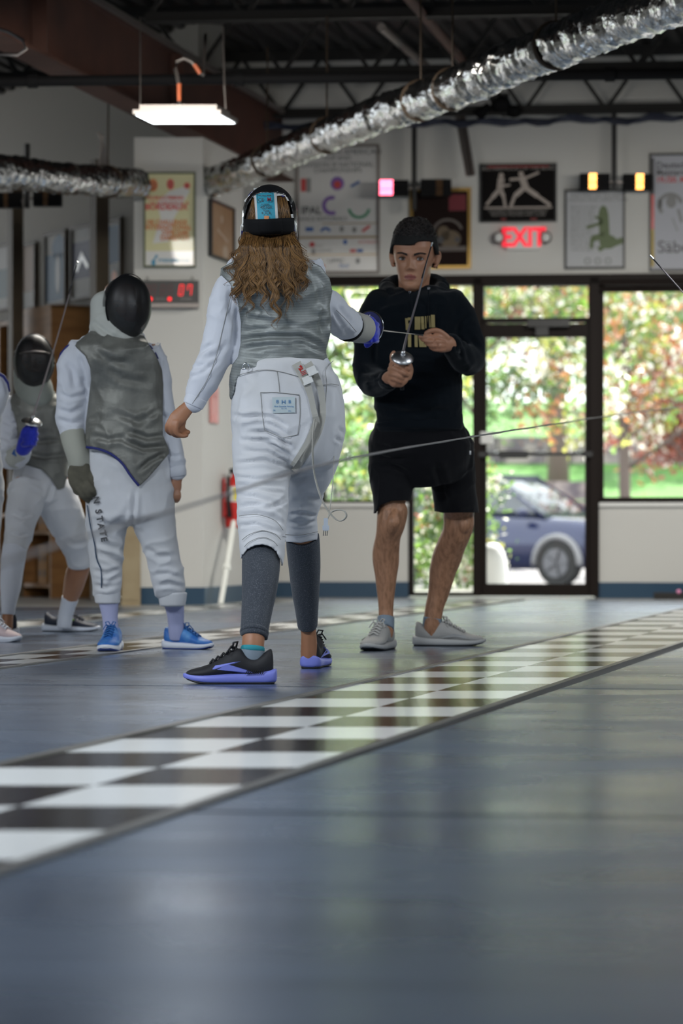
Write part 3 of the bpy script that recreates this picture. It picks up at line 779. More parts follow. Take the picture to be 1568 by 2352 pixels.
# exit sign with two lamp heads
u0, z0 = wuv(1164, 575); u1, z1 = wuv(1241, 519)
t = thing('exit_sign', 'lit red EXIT sign with two small emergency lamp heads over the door', 'exit sign', wpt(u0, z0, 0), WANG); W_ = u1 - u0; H_ = z1 - z0
mb = MB(); mb.box(0, W_, -.06, 0, 0, H_); mb.build('housing', M['white'], t)
mb = MB(); mb.text('EXIT', W_ * .5, H_ * .15, .205, -.062, bold=.007, sx=.82, th=.001)
mb.build('lettering', nmat('exit_red', (.8, .01, .03), .5, emit=(1, .02, .05), estr=.8), t)
for px in (1146, 1254):
    a, b = wuv(px, 548); x = a - u0; zz = b - z0
    mb = MB(); mb.ellipsoid((x, -.07, zz), .045, .045, .05); h = mb.build('lamp_head', M['steel_bare'], t, smooth=True)
    mb = MB(); mb.ellipsoid((x, -.105, zz), .034, .018, .036); mb.bar((x, -.05, zz - .03), (W_ * .5, -.03, .02), .02); mb.build('lens', M['white'], h, smooth=True)

# pillar poster, on its front face
px0, px1 = dpt(329, 19.9), dpt(449, 19.9)
t = thing('framed_poster', 'tall yellow framed poster with red and orange lettering on the white pillar', 'framed poster', (px0, 19.93, EYE + (HOR - 615) / F * 19.93))
W_ = px1 - px0; H_ = 219 / F * 19.93
M['moss'] = nmat('olive_frame', (.09, .11, .06), .5)
t, W_, H_, y = frame_parts(t, W_, H_, M['moss'], nmat('yellow_paper', (.60, .57, .30), .4, coat=.2), .014, -.03)
def X_(px): return (px - 329) * W_ / 120.0
def Z_(py): return (615 - py) * H_ / 219.0
ink(t, 'white_area', M['paper'], lambda mb: (mb.box(.016, W_ - .016, y, y + .001, .016, Z_(577)), mb.poly([(X_(360), Z_(465)), (X_(388), Z_(440)), (X_(425), Z_(428)), (X_(436), Z_(440)), (X_(400), Z_(500)), (X_(388), Z_(555)), (X_(350), Z_(560)), (X_(368), Z_(500))], y, .001)), y)
def f(mb):
    mb.text('10E CHALLENGE', X_(334), Z_(516), .046, y - .002, 'LEFT', bold=.0015, sx=.86); mb.text('INTERNATIONAL', X_(334), Z_(528), .046, y - .002, 'LEFT', bold=.0015, sx=.90)
    mb.text("D'EPEE DAME", X_(433), Z_(540), .044, y - .002, 'RIGHT', bold=.0015, sx=.72); mb.text('DAMESTOY', X_(434), Z_(552), .046, y - .002, 'RIGHT', bold=.0015, sx=.85)
ink(t, 'orange_lettering', ORG, f, y)
ink(t, 'orange_crest', ORG, lambda mb: mb.disc((X_(351), Z_(426)), .034, .045, y=y - .002), y)
def f(mb):
    mb.text('TOURNOI FEMININ', X_(334), Z_(459), .036, y - .002, 'LEFT', bold=.001, sx=.86); mb.text('DE BORDEAUX A', X_(342), Z_(470), .036, y - .002, 'LEFT'); mb.text('BORDEAUX', X_(333), Z_(482), .056, y - .002, 'LEFT', bold=.002)
RP = nmat('red_print', (.62, .08, .07), .5)
ink(t, 'red_lettering', RP, f, y); ink(t, 'red_crest', RP, lambda mb: mb.disc((X_(391), Z_(424)), .026, .038, y=y - .002), y); ink(t, 'red_badge', RP, lambda mb: mb.disc((X_(429), Z_(427)), .022, y=y - .002), y)
def f(mb):
    mb.disc((X_(352), Z_(604)), .015, .024, y=y - .002); mb.disc((X_(359), Z_(589)), .01, y=y - .002); mb.bar((X_(352), y, Z_(600)), (X_(358), y, Z_(590)), .002, .012, up=(0, 1, 0)); mb.text('PYRENEES', X_(385), Z_(602), .03, y - .002, bold=.001); mb.text('gironde', X_(420), Z_(601), .028, y - .002)
ink(t, 'blue_logos', CY, f, y)
ink(t, 'crest_details', nmat('crest_ink', (.35, .05, .02), .5), lambda mb: (mb.ring((X_(351), Z_(427)), .018, .008, y=y - .005), mb.ring((X_(391), Z_(424)), .014, .006, y=y - .005), mb.disc((X_(429), Z_(427)), .008, y=y - .005)), y)

# brown picture on the side face of the pillar
ang = math.atan2(1, SL)
def side_pt(px):
    k = (px - 466) / (2282.0 - 466); Y = 19.93 / (1 - k); return Vector((dpt(px, Y) + .002, Y, 0))
a, b = side_pt(477), side_pt(531)
t = thing('framed_picture', 'brown picture in a dark frame on the side face of the pillar', 'framed picture', (a.x, a.y, EYE + (HOR - 588) / F * a.y), ang)
W_ = (b - a).length; H_ = 132 / F * a.y
t, W_, H_, y = frame_parts(t, W_, H_, M['black'], M['tan_card'], .016, -.03)
ink(t, 'pale_marks', nmat('pale_brown', (.42, .32, .24), .6), lambda mb: (mb.bar((W_ * .3, y, H_ * .52), (W_ * .75, y, H_ * .36), .002, .02, up=(0, 1, 0)), mb.disc((W_ * .5, H_ * .72), .03, .03, y=y), mb.disc((W_ * .65, H_ * .15), .07, .05, y=y)), y)

# red digital scoreboard on the pillar
x0, x1 = dpt(316, 19.9), dpt(456, 19.9); zb_, zt_ = EYE + (HOR - 696) / F * 19.9, EYE + (HOR - 645) / F * 19.9
t = thing('digital_clock', 'black digital clock with glowing red figures on the white pillar', 'digital clock', (x0, 19.93, zb_)); W_ = x1 - x0; H_ = zt_ - zb_
mb = MB(); mb.box(0, W_, -.06, 0, 0, H_); mb.build('case', M['black'], t)
mb = MB(); mb.box(.0, W_, -.075, 0, -.035, -.004); mb.build('shelf_bracket', M['steel_bare'], t)
RED = nmat('led_red', (.5, .0, .0), .5, emit=(1, .01, .015), estr=1.5); DIM = nmat('led_dim', (.10, .008, .01), .5)
def seg(mb, x, z, w_, h, on, y=-.062):
    tk = w_ * .2; sl = .12
    pos = {'a': (0, h, w_, h), 'g': (0, h / 2, w_, h / 2), 'd': (0, 0, w_, 0), 'f': (0, h / 2, 0, h), 'e': (0, 0, 0, h / 2), 'b': (w_, h / 2, w_, h), 'c': (w_, 0, w_, h / 2)}
    for k in on:
        q = pos[k]; mb.bar((x + q[0] + sl * q[1], y, z + q[1]), (x + q[2] + sl * q[3], y, z + q[3]), .003, tk, up=(0, 1, 0))
def cx_(px): return (px - 316) * W_ / 140.0
mb = MB(); seg(mb, cx_(411), .052, .026, .072, 'abcdef'); seg(mb, cx_(430), .052, .026, .072, 'abcf')
mb.disc((cx_(346), .026), .014, y=-.062); mb.disc((cx_(390), .026), .014, y=-.062); mb.build('lit_figures', RED, t)
mb = MB()
for px in (332, 347, 368, 385): seg(mb, cx_(px), .052, .028, .072, 'abcdefg')
mb.build('dim_figures', DIM, t)
mb = MB(); mb.text('MINUTES', cx_(368), .02, .016, -.062); mb.text('SECONDS', cx_(428), .02, .018, -.062); mb.build('lettering', M['steel_bare'], t)
mb = MB()
for px in (338, 441): mb.tube([(cx_(px) - .012, -.03, H_), (cx_(px), -.03, H_ + .03), (cx_(px) + .012, -.03, H_)], .003, 6)
mb.build('hanger', M['steel_dark'], t)

# hanging scoring lamps
def score_lamp(px_pole, ytop, ybot, Y, boxes, label):
    """boxes: (px0, px1, py0, py1, [(lit px0, px1, material)])"""
    t = thing('scoring_lamp', label, 'scoring lamp', P(px_pole, ybot, Y)); B = t.location.copy(); sx = Y / F
    mb = MB(); mb.tube([(0, 0, 0), (0, 0, (ybot - ytop) * sx)], .021, 10); mb.build('pole', M['black'], t)
    for px0, px1, py0, py1, lit in boxes:
        a = P(px0, py1, Y) - B; b = P(px1, py0, Y) - B
        mb = MB(); mb.box(a.x, b.x, -.05, .05, a.z, b.z); mb.box(a.x, b.x, -.055, -.05, a.z + (b.z - a.z) * .38, a.z + (b.z - a.z) * .45)
        bx = mb.build('lamp_box', M['matt_black'], t)
        mb = MB(); mb.bar(((b.x if px1 < px_pole else a.x), 0, (a.z + b.z) / 2), (0, 0, (a.z + b.z) / 2), .02, .02); mb.build('bracket', M['steel_bare'], bx)
        for l0, l1, mt in lit:
            p = P(l0, py1, Y) - B; q = P(l1, py0, Y) - B; mb = MB(); nx = max(3, int((q.x - p.x) / .013)); nz = 8
            for i in range(nx):
                for j in range(nz): mb.ellipsoid((p.x + (q.x - p.x) * (i + .5 + .25 * (j % 2)) / (nx + .3), -.052, p.z + (q.z - p.z) * (j + .5) / nz), .0065, .006, .0065, 6, 4)
            mb.build('led_panel', mt, bx)
LR = nmat('lamp_red', (.9, .1, .15), .5, emit=(1, .12, .2), estr=9); LO = nmat('lamp_orange', (.9, .4, .1), .5, emit=(1, .42, .10), estr=7); LOF = nmat('lamp_off', (.16, .08, .03), .4)
score_lamp(951, 264, 482, 22.06, [(872, 938, 415, 450, [(871, 902, LR)]), (966, 1036, 413, 451, [(1000, 1016, LOF)])], 'hanging scoring lamp with a glowing red light panel')
score_lamp(1410, 260, 436, 21.90, [(1331, 1399, 400, 436, [(1350, 1369, LO)]), (1430, 1497, 401, 437, [(1458, 1477, LO)])], 'hanging scoring lamp with two glowing orange light panels')
score_lamp(62, 330, 478, 20.6, [(-14, 50, 444, 478, [(10, 20, LOF)]), (77, 142, 438, 474, [(100, 112, LOF)])], 'unlit dark scoring lamp hanging at the left below the foil duct')

# slanted grey bar hanging from the joist
mb = MB(); mb.bar(P(1052, 266, 22.02), P(1077, 404, 21.9), .05, .02); mb.bar(P(1064, 266, 22.02), P(1087, 402, 21.85), .02, .03)
o = mb.build('hanging_bar', M['steel_bare']); tag(o, 'slanted grey bar hanging from the joist over the gold framed picture', 'bar'); recenter(o, P(1060, 266, 22.02))
# dark machine clamped under the joist
t = thing('spotlight', 'small dark spotlight unit clamped under the joist right of the silver duct', 'spotlight', P(1150, 262, 21.97))
mb = MB(); q = lambda px, py: P(px, py, 21.97) - t.location
mb.tube([q(1160, 215), q(1160, 268)], .03, 8); mb.tube([q(1130, 210), q(1150, 248)], .05, 10); mb.build('clamp_arm', M['black'], t)
mb = MB(); mb.ellipsoid(q(1150, 240), .08, .08, .07); mb.tube([q(1096, 268), q(1124, 242)], [.05, .03], 10); mb.ellipsoid(q(1180, 256), .07, .06, .05); mb.build('lamp_head', M['matt_black'], t, smooth=True)

# posters and shelves at the angled left wall
def lw(px, py=0, off=0.0):
    a = (px - 784.0) / F; b = Vector((a, 1, 0)); q = A0 + nrm * off
    Y = nrm.dot(q) / nrm.dot(b); p = Vector((a * Y, Y, EYE + (HOR - py) / F * Y)); return p
ex = Vector((math.cos(LANG), math.sin(LANG), 0))
def lposter(px0, px1, py0, py1, label, paper, parts, fr=None):
    a = lw(px0, py1); b = lw(px1, py1); t = thing('framed_poster', label, 'framed poster', (a.x, a.y, a.z), LANG)
    W_ = (Vector((b.x, b.y, 0)) - Vector((a.x, a.y, 0))).length; H_ = (py1 - py0) / F * a.y
    t, W_, H_, y = frame_parts(t, W_, H_, fr or M['dark_wood'], paper, .02, -.03)
    for i, (nm, mt, fn) in enumerate(parts): ink(t, nm, mt, lambda mb: fn(mb, W_, H_, y - .002 * i), y)
BL, TEAL = nmat('poster_blue', (.008, .075, .16), .6), nmat('poster_teal', (.008, .05, .06), .6); DP = nmat('shaded_paper', (.22, .22, .21), .6); NAVY2 = nmat('navy_print', (.008, .014, .07), .6)  # dim light on the left wall put into darker paper and blue
lposter(-40, 26, 574, 722, 'poster with a dark teal print at the far left edge', DP, [('teal_print', TEAL, lambda mb, w_, h, y: mb.box(.04, w_ - .04, y, y + .001, h * .18, h * .62)), ('lettering', M['grey_ink'], lambda mb, w_, h, y: mb.text('FIE', w_ * .5, h * .78, .1, y))])
lposter(53, 86, 564, 716, 'poster with a brown print second from the far left', nmat('brown_paper', (.17, .10, .055), .6), [('white_foot', DP, lambda mb, w_, h, y: mb.box(.03, w_ - .03, y, y + .001, .03, h * .28))])
lposter(107, 156, 539, 707, 'poster with a blue figure, middle of the left wall', DP, [('blue_print', BL, lambda mb, w_, h, y: (mb.box(.03, w_ - .03, y, y + .001, .04, h * .70), mb.disc((w_ * .65, h * .78), w_ * .3, h * .17, y=y))), ('dark_figure', M['ink'], lambda mb, w_, h, y: mb.disc((w_ * .62, h * .42), w_ * .12, h * .26, y=y))])
lposter(168, 216, 524, 692, 'poster with a navy panel of pale figures beside the round post', DP, [('navy_print', NAVY2, lambda mb, w_, h, y: mb.box(.03, w_ - .03, y, y + .001, h * .28, h * .78)), ('pale_figures', M['paper'], lambda mb, w_, h, y: (mb.bar((w_ * .25, y, h * .4), (w_ * .55, y, h * .62), .002, .05, up=(0, 1, 0)), mb.bar((w_ * .5, y, h * .6), (w_ * .8, y, h * .42), .002, .04, up=(0, 1, 0)))), ('lettering', M['grey_ink'], lambda mb, w_, h, y: mb.text('1980', w_ * .5, h * .84, .1, y))])
lposter(243, 283, 508, 660, 'poster with a bright blue print next to the white pillar', DP, [('blue_print', BL, lambda mb, w_, h, y: mb.box(.03, w_ - .03, y, y + .001, h * .34, h * .90)), ('orange_spot', ORG, lambda mb, w_, h, y: mb.disc((w_ * .6, h * .12), .05, y=y))])
for px, w_, y0, y1, lb in ((36, .095, 440, 1372, 'dark square wooden post left of the two fencers'), (229, .105, 430, 1374, 'dark square wooden post behind the masked fencer in the grey vest')):
    p = lw(px, 0, .55); zt = 3.3
    mb = MB(); mb.box(-w_ / 2, w_ / 2, -w_ / 2, w_ / 2, 0, zt); o = mb.build('wooden_post', M['post_wood']); o.location = (p.x, p.y, -.014); o.rotation_euler = (0, 0, LANG); tag(o, lb, 'post')

# shelving of light wood along the left wall
a = lw(-30, 0, .06); b = lw(140, 0, .06); ln = (Vector((b.x, b.y)) - Vector((a.x, a.y))).length
t = thing('storage_shelf', 'light wooden shelving full of fencing gear along the left wall', 'shelving', (a.x, a.y, -.014), LANG)
H_ = EYE + .014 + (HOR - 735) / F * b.y; D = .38
for k in range(5):
    x = ln * k / 4; mb = MB(); mb.box(x - .02, x + .02, -D, 0, 0, H_); mb.build('upright', M['wood'], t)
for k in range(5):
    z = .12 + (H_ - .16) * k / 4; mb = MB(); mb.box(-.02, ln + .02, -D, 0, z, z + .03); mb.build('shelf_board', M['wood'], t)
mb = MB(); mb.box(-.02, ln + .02, -.012, 0, 0, H_); mb.build('back_panel', M['dark_wood'], t)
shelfT = Matrix.Translation(t.location) @ Matrix.Rotation(LANG, 4, 'Z')
rg = random.Random(5)
M['gear_dark'] = nmat('dark_cloth', (.02, .022, .03), .9); M['gear_white'] = nmat('grey_cloth', (.35, .34, .33), .9); M['card'] = nmat('orange_card', (.42, .21, .06), .7)
gl_ = ['black gear bag lying on the %s shelf board, bay %s', 'folded pale fencing clothes on the %s shelf board, bay %s', 'orange brown cardboard box on the %s shelf board, bay %s']
lv = ['lowest', 'second', 'third', 'fourth']; by = ['one at the far left', 'two', 'three', 'four nearest the pillar']
for i in range(4):
    for j in range(4):
        kx = (i * 3 + j * 2 + (i * j) % 3) % 3; x = ln * (i + .5) / 4; z = .12 + (H_ - .16) * j / 4 + .03; mb = MB()
        if kx == 0:
            mb.ellipsoid((0, 0, .15), .15, .15, .15, 16, 10); mb.tube([(-.09, -.08, .25), (0, -.08, .33), (.09, -.08, .25)], .012, 6); nm, mt, ct = 'gear_bag', M['gear_dark'], 'bag'
        elif kx == 1:
            for q in range(3): mb.box(-.14 + q * .01, .14 - q * .012, -.14, .12, q * .05, q * .05 + .045)
            nm, mt, ct = 'folded_clothes', M['gear_white'], 'clothes'
        else:
            mb.box(-.14, .14, -.15, .12, 0, .22); mb.box(-.14, .14, -.152, -.15, .10, .108); mb.box(-.145, -.0, -.155, .125, .215, .225); mb.box(.0, .145, -.155, .125, .215, .225); nm, mt, ct = 'cardboard_box', M['card'], 'box'
        o = mb.build(nm, mt, smooth=(kx == 0)); o.location = shelfT @ Vector((x, -.19, z + .001)); o.rotation_euler = (0, 0, LANG + rg.uniform(-.1, .1)); tag(o, gl_[kx] % (lv[j], by[i]), ct)
# wooden box on the shelf and tall tan cabinet side
a = lw(142, 0, .1); b = lw(214, 0, .1); ln = (Vector((b.x, b.y)) - Vector((a.x, a.y))).length
t = thing('wooden_cabinet', 'orange wooden cabinet between the shelving and the pillar', 'cabinet', (a.x, a.y, -.014), LANG)
H_ = EYE + .014 + (HOR - 716) / F * a.y
mb = MB(); D = .36
mb.box(0, .03, -D, 0, 0, H_); mb.box(ln - .03, ln, -D, 0, 0, H_); mb.box(0, ln, -D, 0, H_ - .03, H_); mb.box(0, ln, -.02, 0, 0, H_); mb.build('cabinet_body', M['wood'], t)
for z in (.08, .5, .95, 1.4):
    mb = MB(); mb.box(.03, ln - .03, -D + .01, -.02, z, z + .03); mb.build('shelf_board', M['wood'], t)
mb = MB(); mb.box(.03, ln - .03, -D - .0, -D + .02, 1.62, H_ - .03); mb.build('cabinet_door', M['wood'], t)
cabT = Matrix.Translation(t.location) @ Matrix.Rotation(LANG, 4, 'Z')
for z, lb in ((.111, 'lowest'), (.531, 'second lowest')):
    for q in range(1):
        mb = MB(); mb.box(-.09, .09, -.1, .1, 0, .3)
        mb.cur = 1
        for hx in (-.045, .045):
            for hz in (.08, .2): mb.disc((hx, hz), .016, .03, y=-.103)
        o = mb.build('bottle_carton', [M['card'], M['ink']]); o.location = cabT @ Vector((ln * .5, -.2, z)); o.rotation_euler = (0, 0, LANG); tag(o, 'orange carton with dark holes on the %s board of the wooden cabinet' % lb, 'box')
p = P(297, 1388, 19.6)
mb = MB(); mb.box(-.065, .065, -.03, .03, 0, 1.15); mb.box(-.055, .055, -.034, -.03, .04, 1.11)
o = mb.build('plywood_board', nmat('pale_plywood', (.36, .29, .18), .7, var=(5, (.28, .21, .12), .4, .7))); o.location = (p.x, 19.75, -.014); tag(o, 'pale plywood board standing upright against the left edge of the pillar', 'board')

# fire extinguisher on the side of the pillar
s = side_pt(512); t = thing('fire_extinguisher', 'red fire extinguisher hanging on the side of the pillar', 'fire extinguisher', (s.x + .085, s.y, EYE + (HOR - 1213) / F * s.y))
k = s.y / F
prof = [(0, 0), (.066, .004), (.07, .02), (.07, .30), (.062, .335), (.035, .365), (.022, .38), (.022, .40), (0, .40)]
vs = []; fs = []
for r, z in prof:
    for i in range(22): vs.append((r * math.cos(i * PI / 11), r * math.sin(i * PI / 11), z))
for j in range(len(prof) - 1):
    for i in range(22): fs.append((j * 22 + i, j * 22 + (i + 1) % 22, (j + 1) * 22 + (i + 1) % 22, (j + 1) * 22 + i))
mb = MB(); mb.add(vs, fs); mb.build('cylinder', M['red'], t, smooth=True)
mb = MB(); vs = [(.0715 * math.cos(a), .0715 * math.sin(a), z) for z in (.19, .30) for a in np.linspace(-PI, 0, 14)]
mb.add(vs, [(i, i + 1, i + 15, i + 14) for i in range(13)]); mb.build('label_plate', M['white'], t)
mb = MB(); vs = [(.073 * math.cos(a), .073 * math.sin(a), z) for z in (.2, .29) for a in np.linspace(-1.7, -1.1, 6)]
mb.add(vs, [(i, i + 1, i + 7, i + 6) for i in range(5)]); mb.build('yellow_label', nmat('yellow_label', (.7, .6, .1), .5), t)
mb = MB(); mb.tube([(0, -.02, .41), (-.03, -.06, .42), (-.045, -.09, .36), (-.045, -.085, .2), (-.035, -.08, .08)], [.012, .012, .012, .013, .018], 8); mb.build('hose', M['black'], t, smooth=True)
mb = MB(); mb.box(-.03, .03, -.02, .02, .395, .425); mb.bar((-.02, 0, .43), (.07, 0, .455), .02, .008); mb.bar((-.02, 0, .41), (.07, 0, .395), .02, .008); mb.build('valve_handle', M['steel_dark'], t)
mb = MB(); mb.box(-.075, -.06, -.03, .03, .1, .14); mb.box(-.085, -.07, -.06, .06, .08, .36); mb.build('wall_bracket', M['red'], t)
a = side_pt(488); t = thing('extinguisher_sign', 'narrow red and white fire extinguisher sign high on the pillar edge', 'sign', (a.x + .004, a.y, EYE + (HOR - 972) / F * a.y), ang)
mb = MB(); mb.box(-.1, .1, -.012, 0, 0, .26); mb.build('sign_plate', nmat('pale_red', (.62, .22, .2), .5), t)
mb = MB(); mb.text('FIRE', 0, .17, .08, -.014); mb.disc((0, .04), .03, y=-.014); mb.build('lettering', M['red'], t)
# white pole leaning by the pillar
a = P(506, 1386, 19.85); a.z = -.014 + .002; b = P(548, 1128, 20.6)
mb = MB(); mb.tube([a, b], .02, 10); mb.tube([a.lerp(b, .30), a.lerp(b, .335)], .03, 10)
o = mb.build('white_pole', nmat('pole_white', (.92, .93, .88), .25)); tag(o, 'bright white pole leaning beside the fire extinguisher', 'pole'); recenter(o, a)
# grey reel box at the foot of the right wall
u0, z0 = wuv(1500, 1377); t = thing('cable_reel', 'flat grey cable reel box on the floor under the right window', 'cable reel', wpt(u0, -.014, -.32), WANG)
mb = MB(); mb.box(0, .36, -.1, .12, 0, .05); mb.build('reel_box', M['steel_dark'], t)
mb = MB(); mb.ellipsoid((.19, -.1, .06), .018, .018, .018); mb.build('pilot_lamp', nmat('pilot_pink', (.8, .3, .5), .4), t)

# ------------------------------------------------------------------ hanging lamp and ducts
c0 = P(305, 262, 16.15); c1 = P(507, 260, 16.15); d1 = P(530, 276, 16.5)
t = thing('ceiling_light', 'lit rectangular ceiling light hanging under the brown beam', 'ceiling light', ((c0.x + c1.x) / 2, 16.15, c0.z))
hw = (c1.x - c0.x) / 2; dp = .36; sk = SL * dp
def q_(x, y, z): return (x + SL * y, y, z)
mb = MB(); mb.add([q_(x * hw, y, z) for z in (0, .025) for y in (0, dp) for x in (-1, 1)], [(0, 2, 3, 1), (4, 5, 7, 6), (0, 1, 5, 4), (2, 6, 7, 3), (0, 4, 6, 2), (1, 3, 7, 5)]); mb.build('tray', M['steel_bare'], t)
mb = MB(); mb.add([q_(x * hw * .88 - .005, y, z) for z in (.025, .06) for y in (.04, dp - .04) for x in (-1, 1)], [(0, 2, 3, 1), (4, 5, 7, 6), (0, 1, 5, 4), (2, 6, 7, 3), (0, 4, 6, 2), (1, 3, 7, 5)]); mb.build('ballast_housing', M['steel_bare'], t)
mb = MB(); mb.add([q_(x * (hw - .012), y, -.004) for y in (.012, dp - .012) for x in (-1, 1)], [(0, 2, 3, 1)]); mb.build('diffuser', nmat('lamp_panel', (.9, .95, 1), .5, emit=(.88, .97, 1.0), estr=9), t)
mb = MB(); L0 = t.location
pts = [P(411, 240, 16.2), P(411, 200, 16.2), P(408, 180, 16.25), P(402, 160, 16.3), P(406, 142, 16.3), P(422, 134, 16.3), P(440, 142, 16.3), P(458, 168, 16.3), P(466, 172, 16.35), P(470, 120, 16.6), P(472, 80, 16.8)]
mb.tube([p - L0 for p in pts], .011, 8); mb.build('supply_conduit', M['steel_bare'], t, smooth=True)
mb = MB(); mb.tube([P(411, 232, 16.19) - L0, P(411, 192, 16.19) - L0], .013, 8); mb.tube([P(446, 148, 16.29) - L0, P(459, 169, 16.29) - L0], .013, 8); mb.build('orange_sleeve', nmat('orange_sleeve', (.45, .10, .03), .5), t)
mb = MB(); mb.tube([P(518, 250, 16.3) - L0, P(515, 200, 16.3) - L0, P(512, 60, 16.6) - L0], .006, 6); mb.tube([P(322, 240, 16.3) - L0, P(322, 40, 16.8) - L0], .004, 6); mb.build('hanger_wire', M['steel_bare'], t)
lamp_area((L0.x + .04, 16.33, L0.z - .02), .55, .3, 14, COOL)

M['foil'] = nmat('crinkled_foil', (.60, .61, .61), .17, 1.0, bump=(13, .75, .03))
def cat(pts, m):
    out = []; n = len(pts)
    for i in range(n - 1):
        p0, p1, p2, p3 = pts[max(i - 1, 0)], pts[i], pts[i + 1], pts[min(i + 2, n - 1)]
        for k in range(m):
            t_ = k / m; out.append(0.5 * ((2 * p1) + (p2 - p0) * t_ + (2 * p0 - 5 * p1 + 4 * p2 - p3) * t_ * t_ + (3 * p1 - p0 - 3 * p2 + p3) * t_ ** 3))
    out.append(pts[-1]); return out
def duct(path, label, seed, straps):
    pts = cat([P(*p[:3]) for p in path], 40); rad = cat([Vector((p[3], 0, 0)) for p in path], 40)
    t = thing('foil_duct', label, 'air duct', pts[0]); rg = np.random.default_rng(seed); n = 40
    L0 = pts[0]; vs = []; s = 0
    ph = rg.random(200) * 6.28; amp = rg.random(400)
    for i, p in enumerate(pts):
        if i: s += (p - pts[i - 1]).length
        tg = (pts[min(i + 1, len(pts) - 1)] - pts[max(i - 1, 0)]).normalized(); x = tg.cross(Vector((0, 0, 1))).normalized(); y = x.cross(tg)
        wv = s / .085; seg_ = int(wv); fr_ = wv - seg_
        rib = -.022 * math.exp(-((min(fr_, 1 - fr_)) / .11) ** 2) * (.35 + amp[seg_ % 400]) + .007 * amp[(seg_ * 7) % 400]
        for k in range(n):
            a = 2 * PI * k / n
            r = rad[i].x + rib + .005 * math.sin(3 * a + ph[seg_ % 200]) + .004 * math.sin(7 * a + ph[(seg_ * 3) % 200] + 9 * fr_) + .003 * math.sin(13 * a + 23 * s)
            vs.append(p - L0 + (x * math.cos(a) + y * math.sin(a)) * r)
    fs = [(i * n + k, i * n + (k + 1) % n, (i + 1) * n + (k + 1) % n, (i + 1) * n + k) for i in range(len(pts) - 1) for k in range(n)]
    fs += [tuple(range(n))[::-1], tuple(range((len(pts) - 1) * n, len(pts) * n))]
    mb = MB(); mb.add(vs, fs); mb.build('duct_sleeve', M['foil'], t, smooth=True)
    for st in straps:
        i = int(st * (len(pts) - 1)); p = pts[i] - L0; tg = (pts[min(i + 1, len(pts) - 1)] - pts[max(i - 1, 0)]).normalized(); x = tg.cross(Vector((0, 0, 1))).normalized(); y = x.cross(tg)
        mb = MB(); mb.tube([p + (x * math.cos(a) + y * math.sin(a)) * (rad[i].x + .006) for a in np.linspace(0, 2 * PI, 30)], .010, 6); mb.tube([p + y * rad[i].x * 1.0, p + Vector((0, .05, (3.75 - (p + L0).z)))], .006, 5); mb.build('hanger_strap', M['dark_wood'], t)
    return t
duct([(470, 424, 20.2, .100), (560, 392, 19.4, .100), (690, 336, 18.3, .102), (860, 268, 16.9, .104), (1030, 208, 15.4, .105), (1200, 135, 14.2, .106), (1380, 65, 13.2, .106), (1660, -35, 12.0, .106)],
     'long silver foil duct slanting down from the upper right to the pillar', 3, [.21, .34, .52, .58, .78])
duct([(-90, 388, 17.6, .100), (20, 395, 18.0, .100), (150, 410, 18.7, .098), (240, 417, 19.3, .098), (316, 422, 19.8, .096)], 'short silver foil duct at the left edge ending beside the pillar', 8, [.78])
mb = MB()
for k in range(5): mb.tube([P(228 + 4 * k, 378, 19.2 + .02 * k), P(232 + 2 * k, 340, 19.2), P(236 - 3 * k, 312 - 2 * k, 19.2)], .009, 6)
o = mb.build('hanging_wire', M['steel_bare']); tag(o, 'bunch of grey wires tied above the left foil duct', 'wire'); recenter(o, P(236, 312, 19.2))
mb = MB(); mb.tube([P(-30, 58, 14.6), P(20, 74, 14.6), P(52, 92, 14.6), P(60, 112, 14.6), P(40, 126, 14.6), P(-30, 124, 14.6)], .010, 8)
o = mb.build('cable_loop', M['steel_bare'], smooth=True); tag(o, 'loop of grey cable hanging at the upper left corner by the beam', 'cable'); recenter(o, P(-30, 58, 14.6))
for (a, b, w_, lb) in ((P(875, 62, 19), P(985, 158, 21.5), .05, 'pinkish diagonal pipe between the joists left of the centre'), (P(925, -20, 17), P(1075, 155, 20.5), .055, 'brown diagonal pipe passing behind the silver duct')):
    mb = MB(); mb.tube([a, b], w_ * .6, 8); o = mb.build('diagonal_pipe', M['beam'] if w_ > .05 else M['steel_bare']); tag(o, lb, 'pipe'); recenter(o, a)
# ------------------------------------------------------------------ figures: shared builders
def catn(A, sub):
    """Catmull-Rom through rows of an array"""
    A = np.asarray(A, float); n = len(A); out = []
    for i in range(n - 1):
        p0, p1, p2, p3 = A[max(i - 1, 0)], A[i], A[i + 1], A[min(i + 2, n - 1)]
        for k in range(sub):
            t = k / sub; out.append(.5 * (2 * p1 + (p2 - p0) * t + (2 * p0 - 5 * p1 + 4 * p2 - p3) * t * t + (3 * p1 - p0 - 3 * p2 + p3) * t ** 3))
    out.append(A[-1]); return np.array(out)

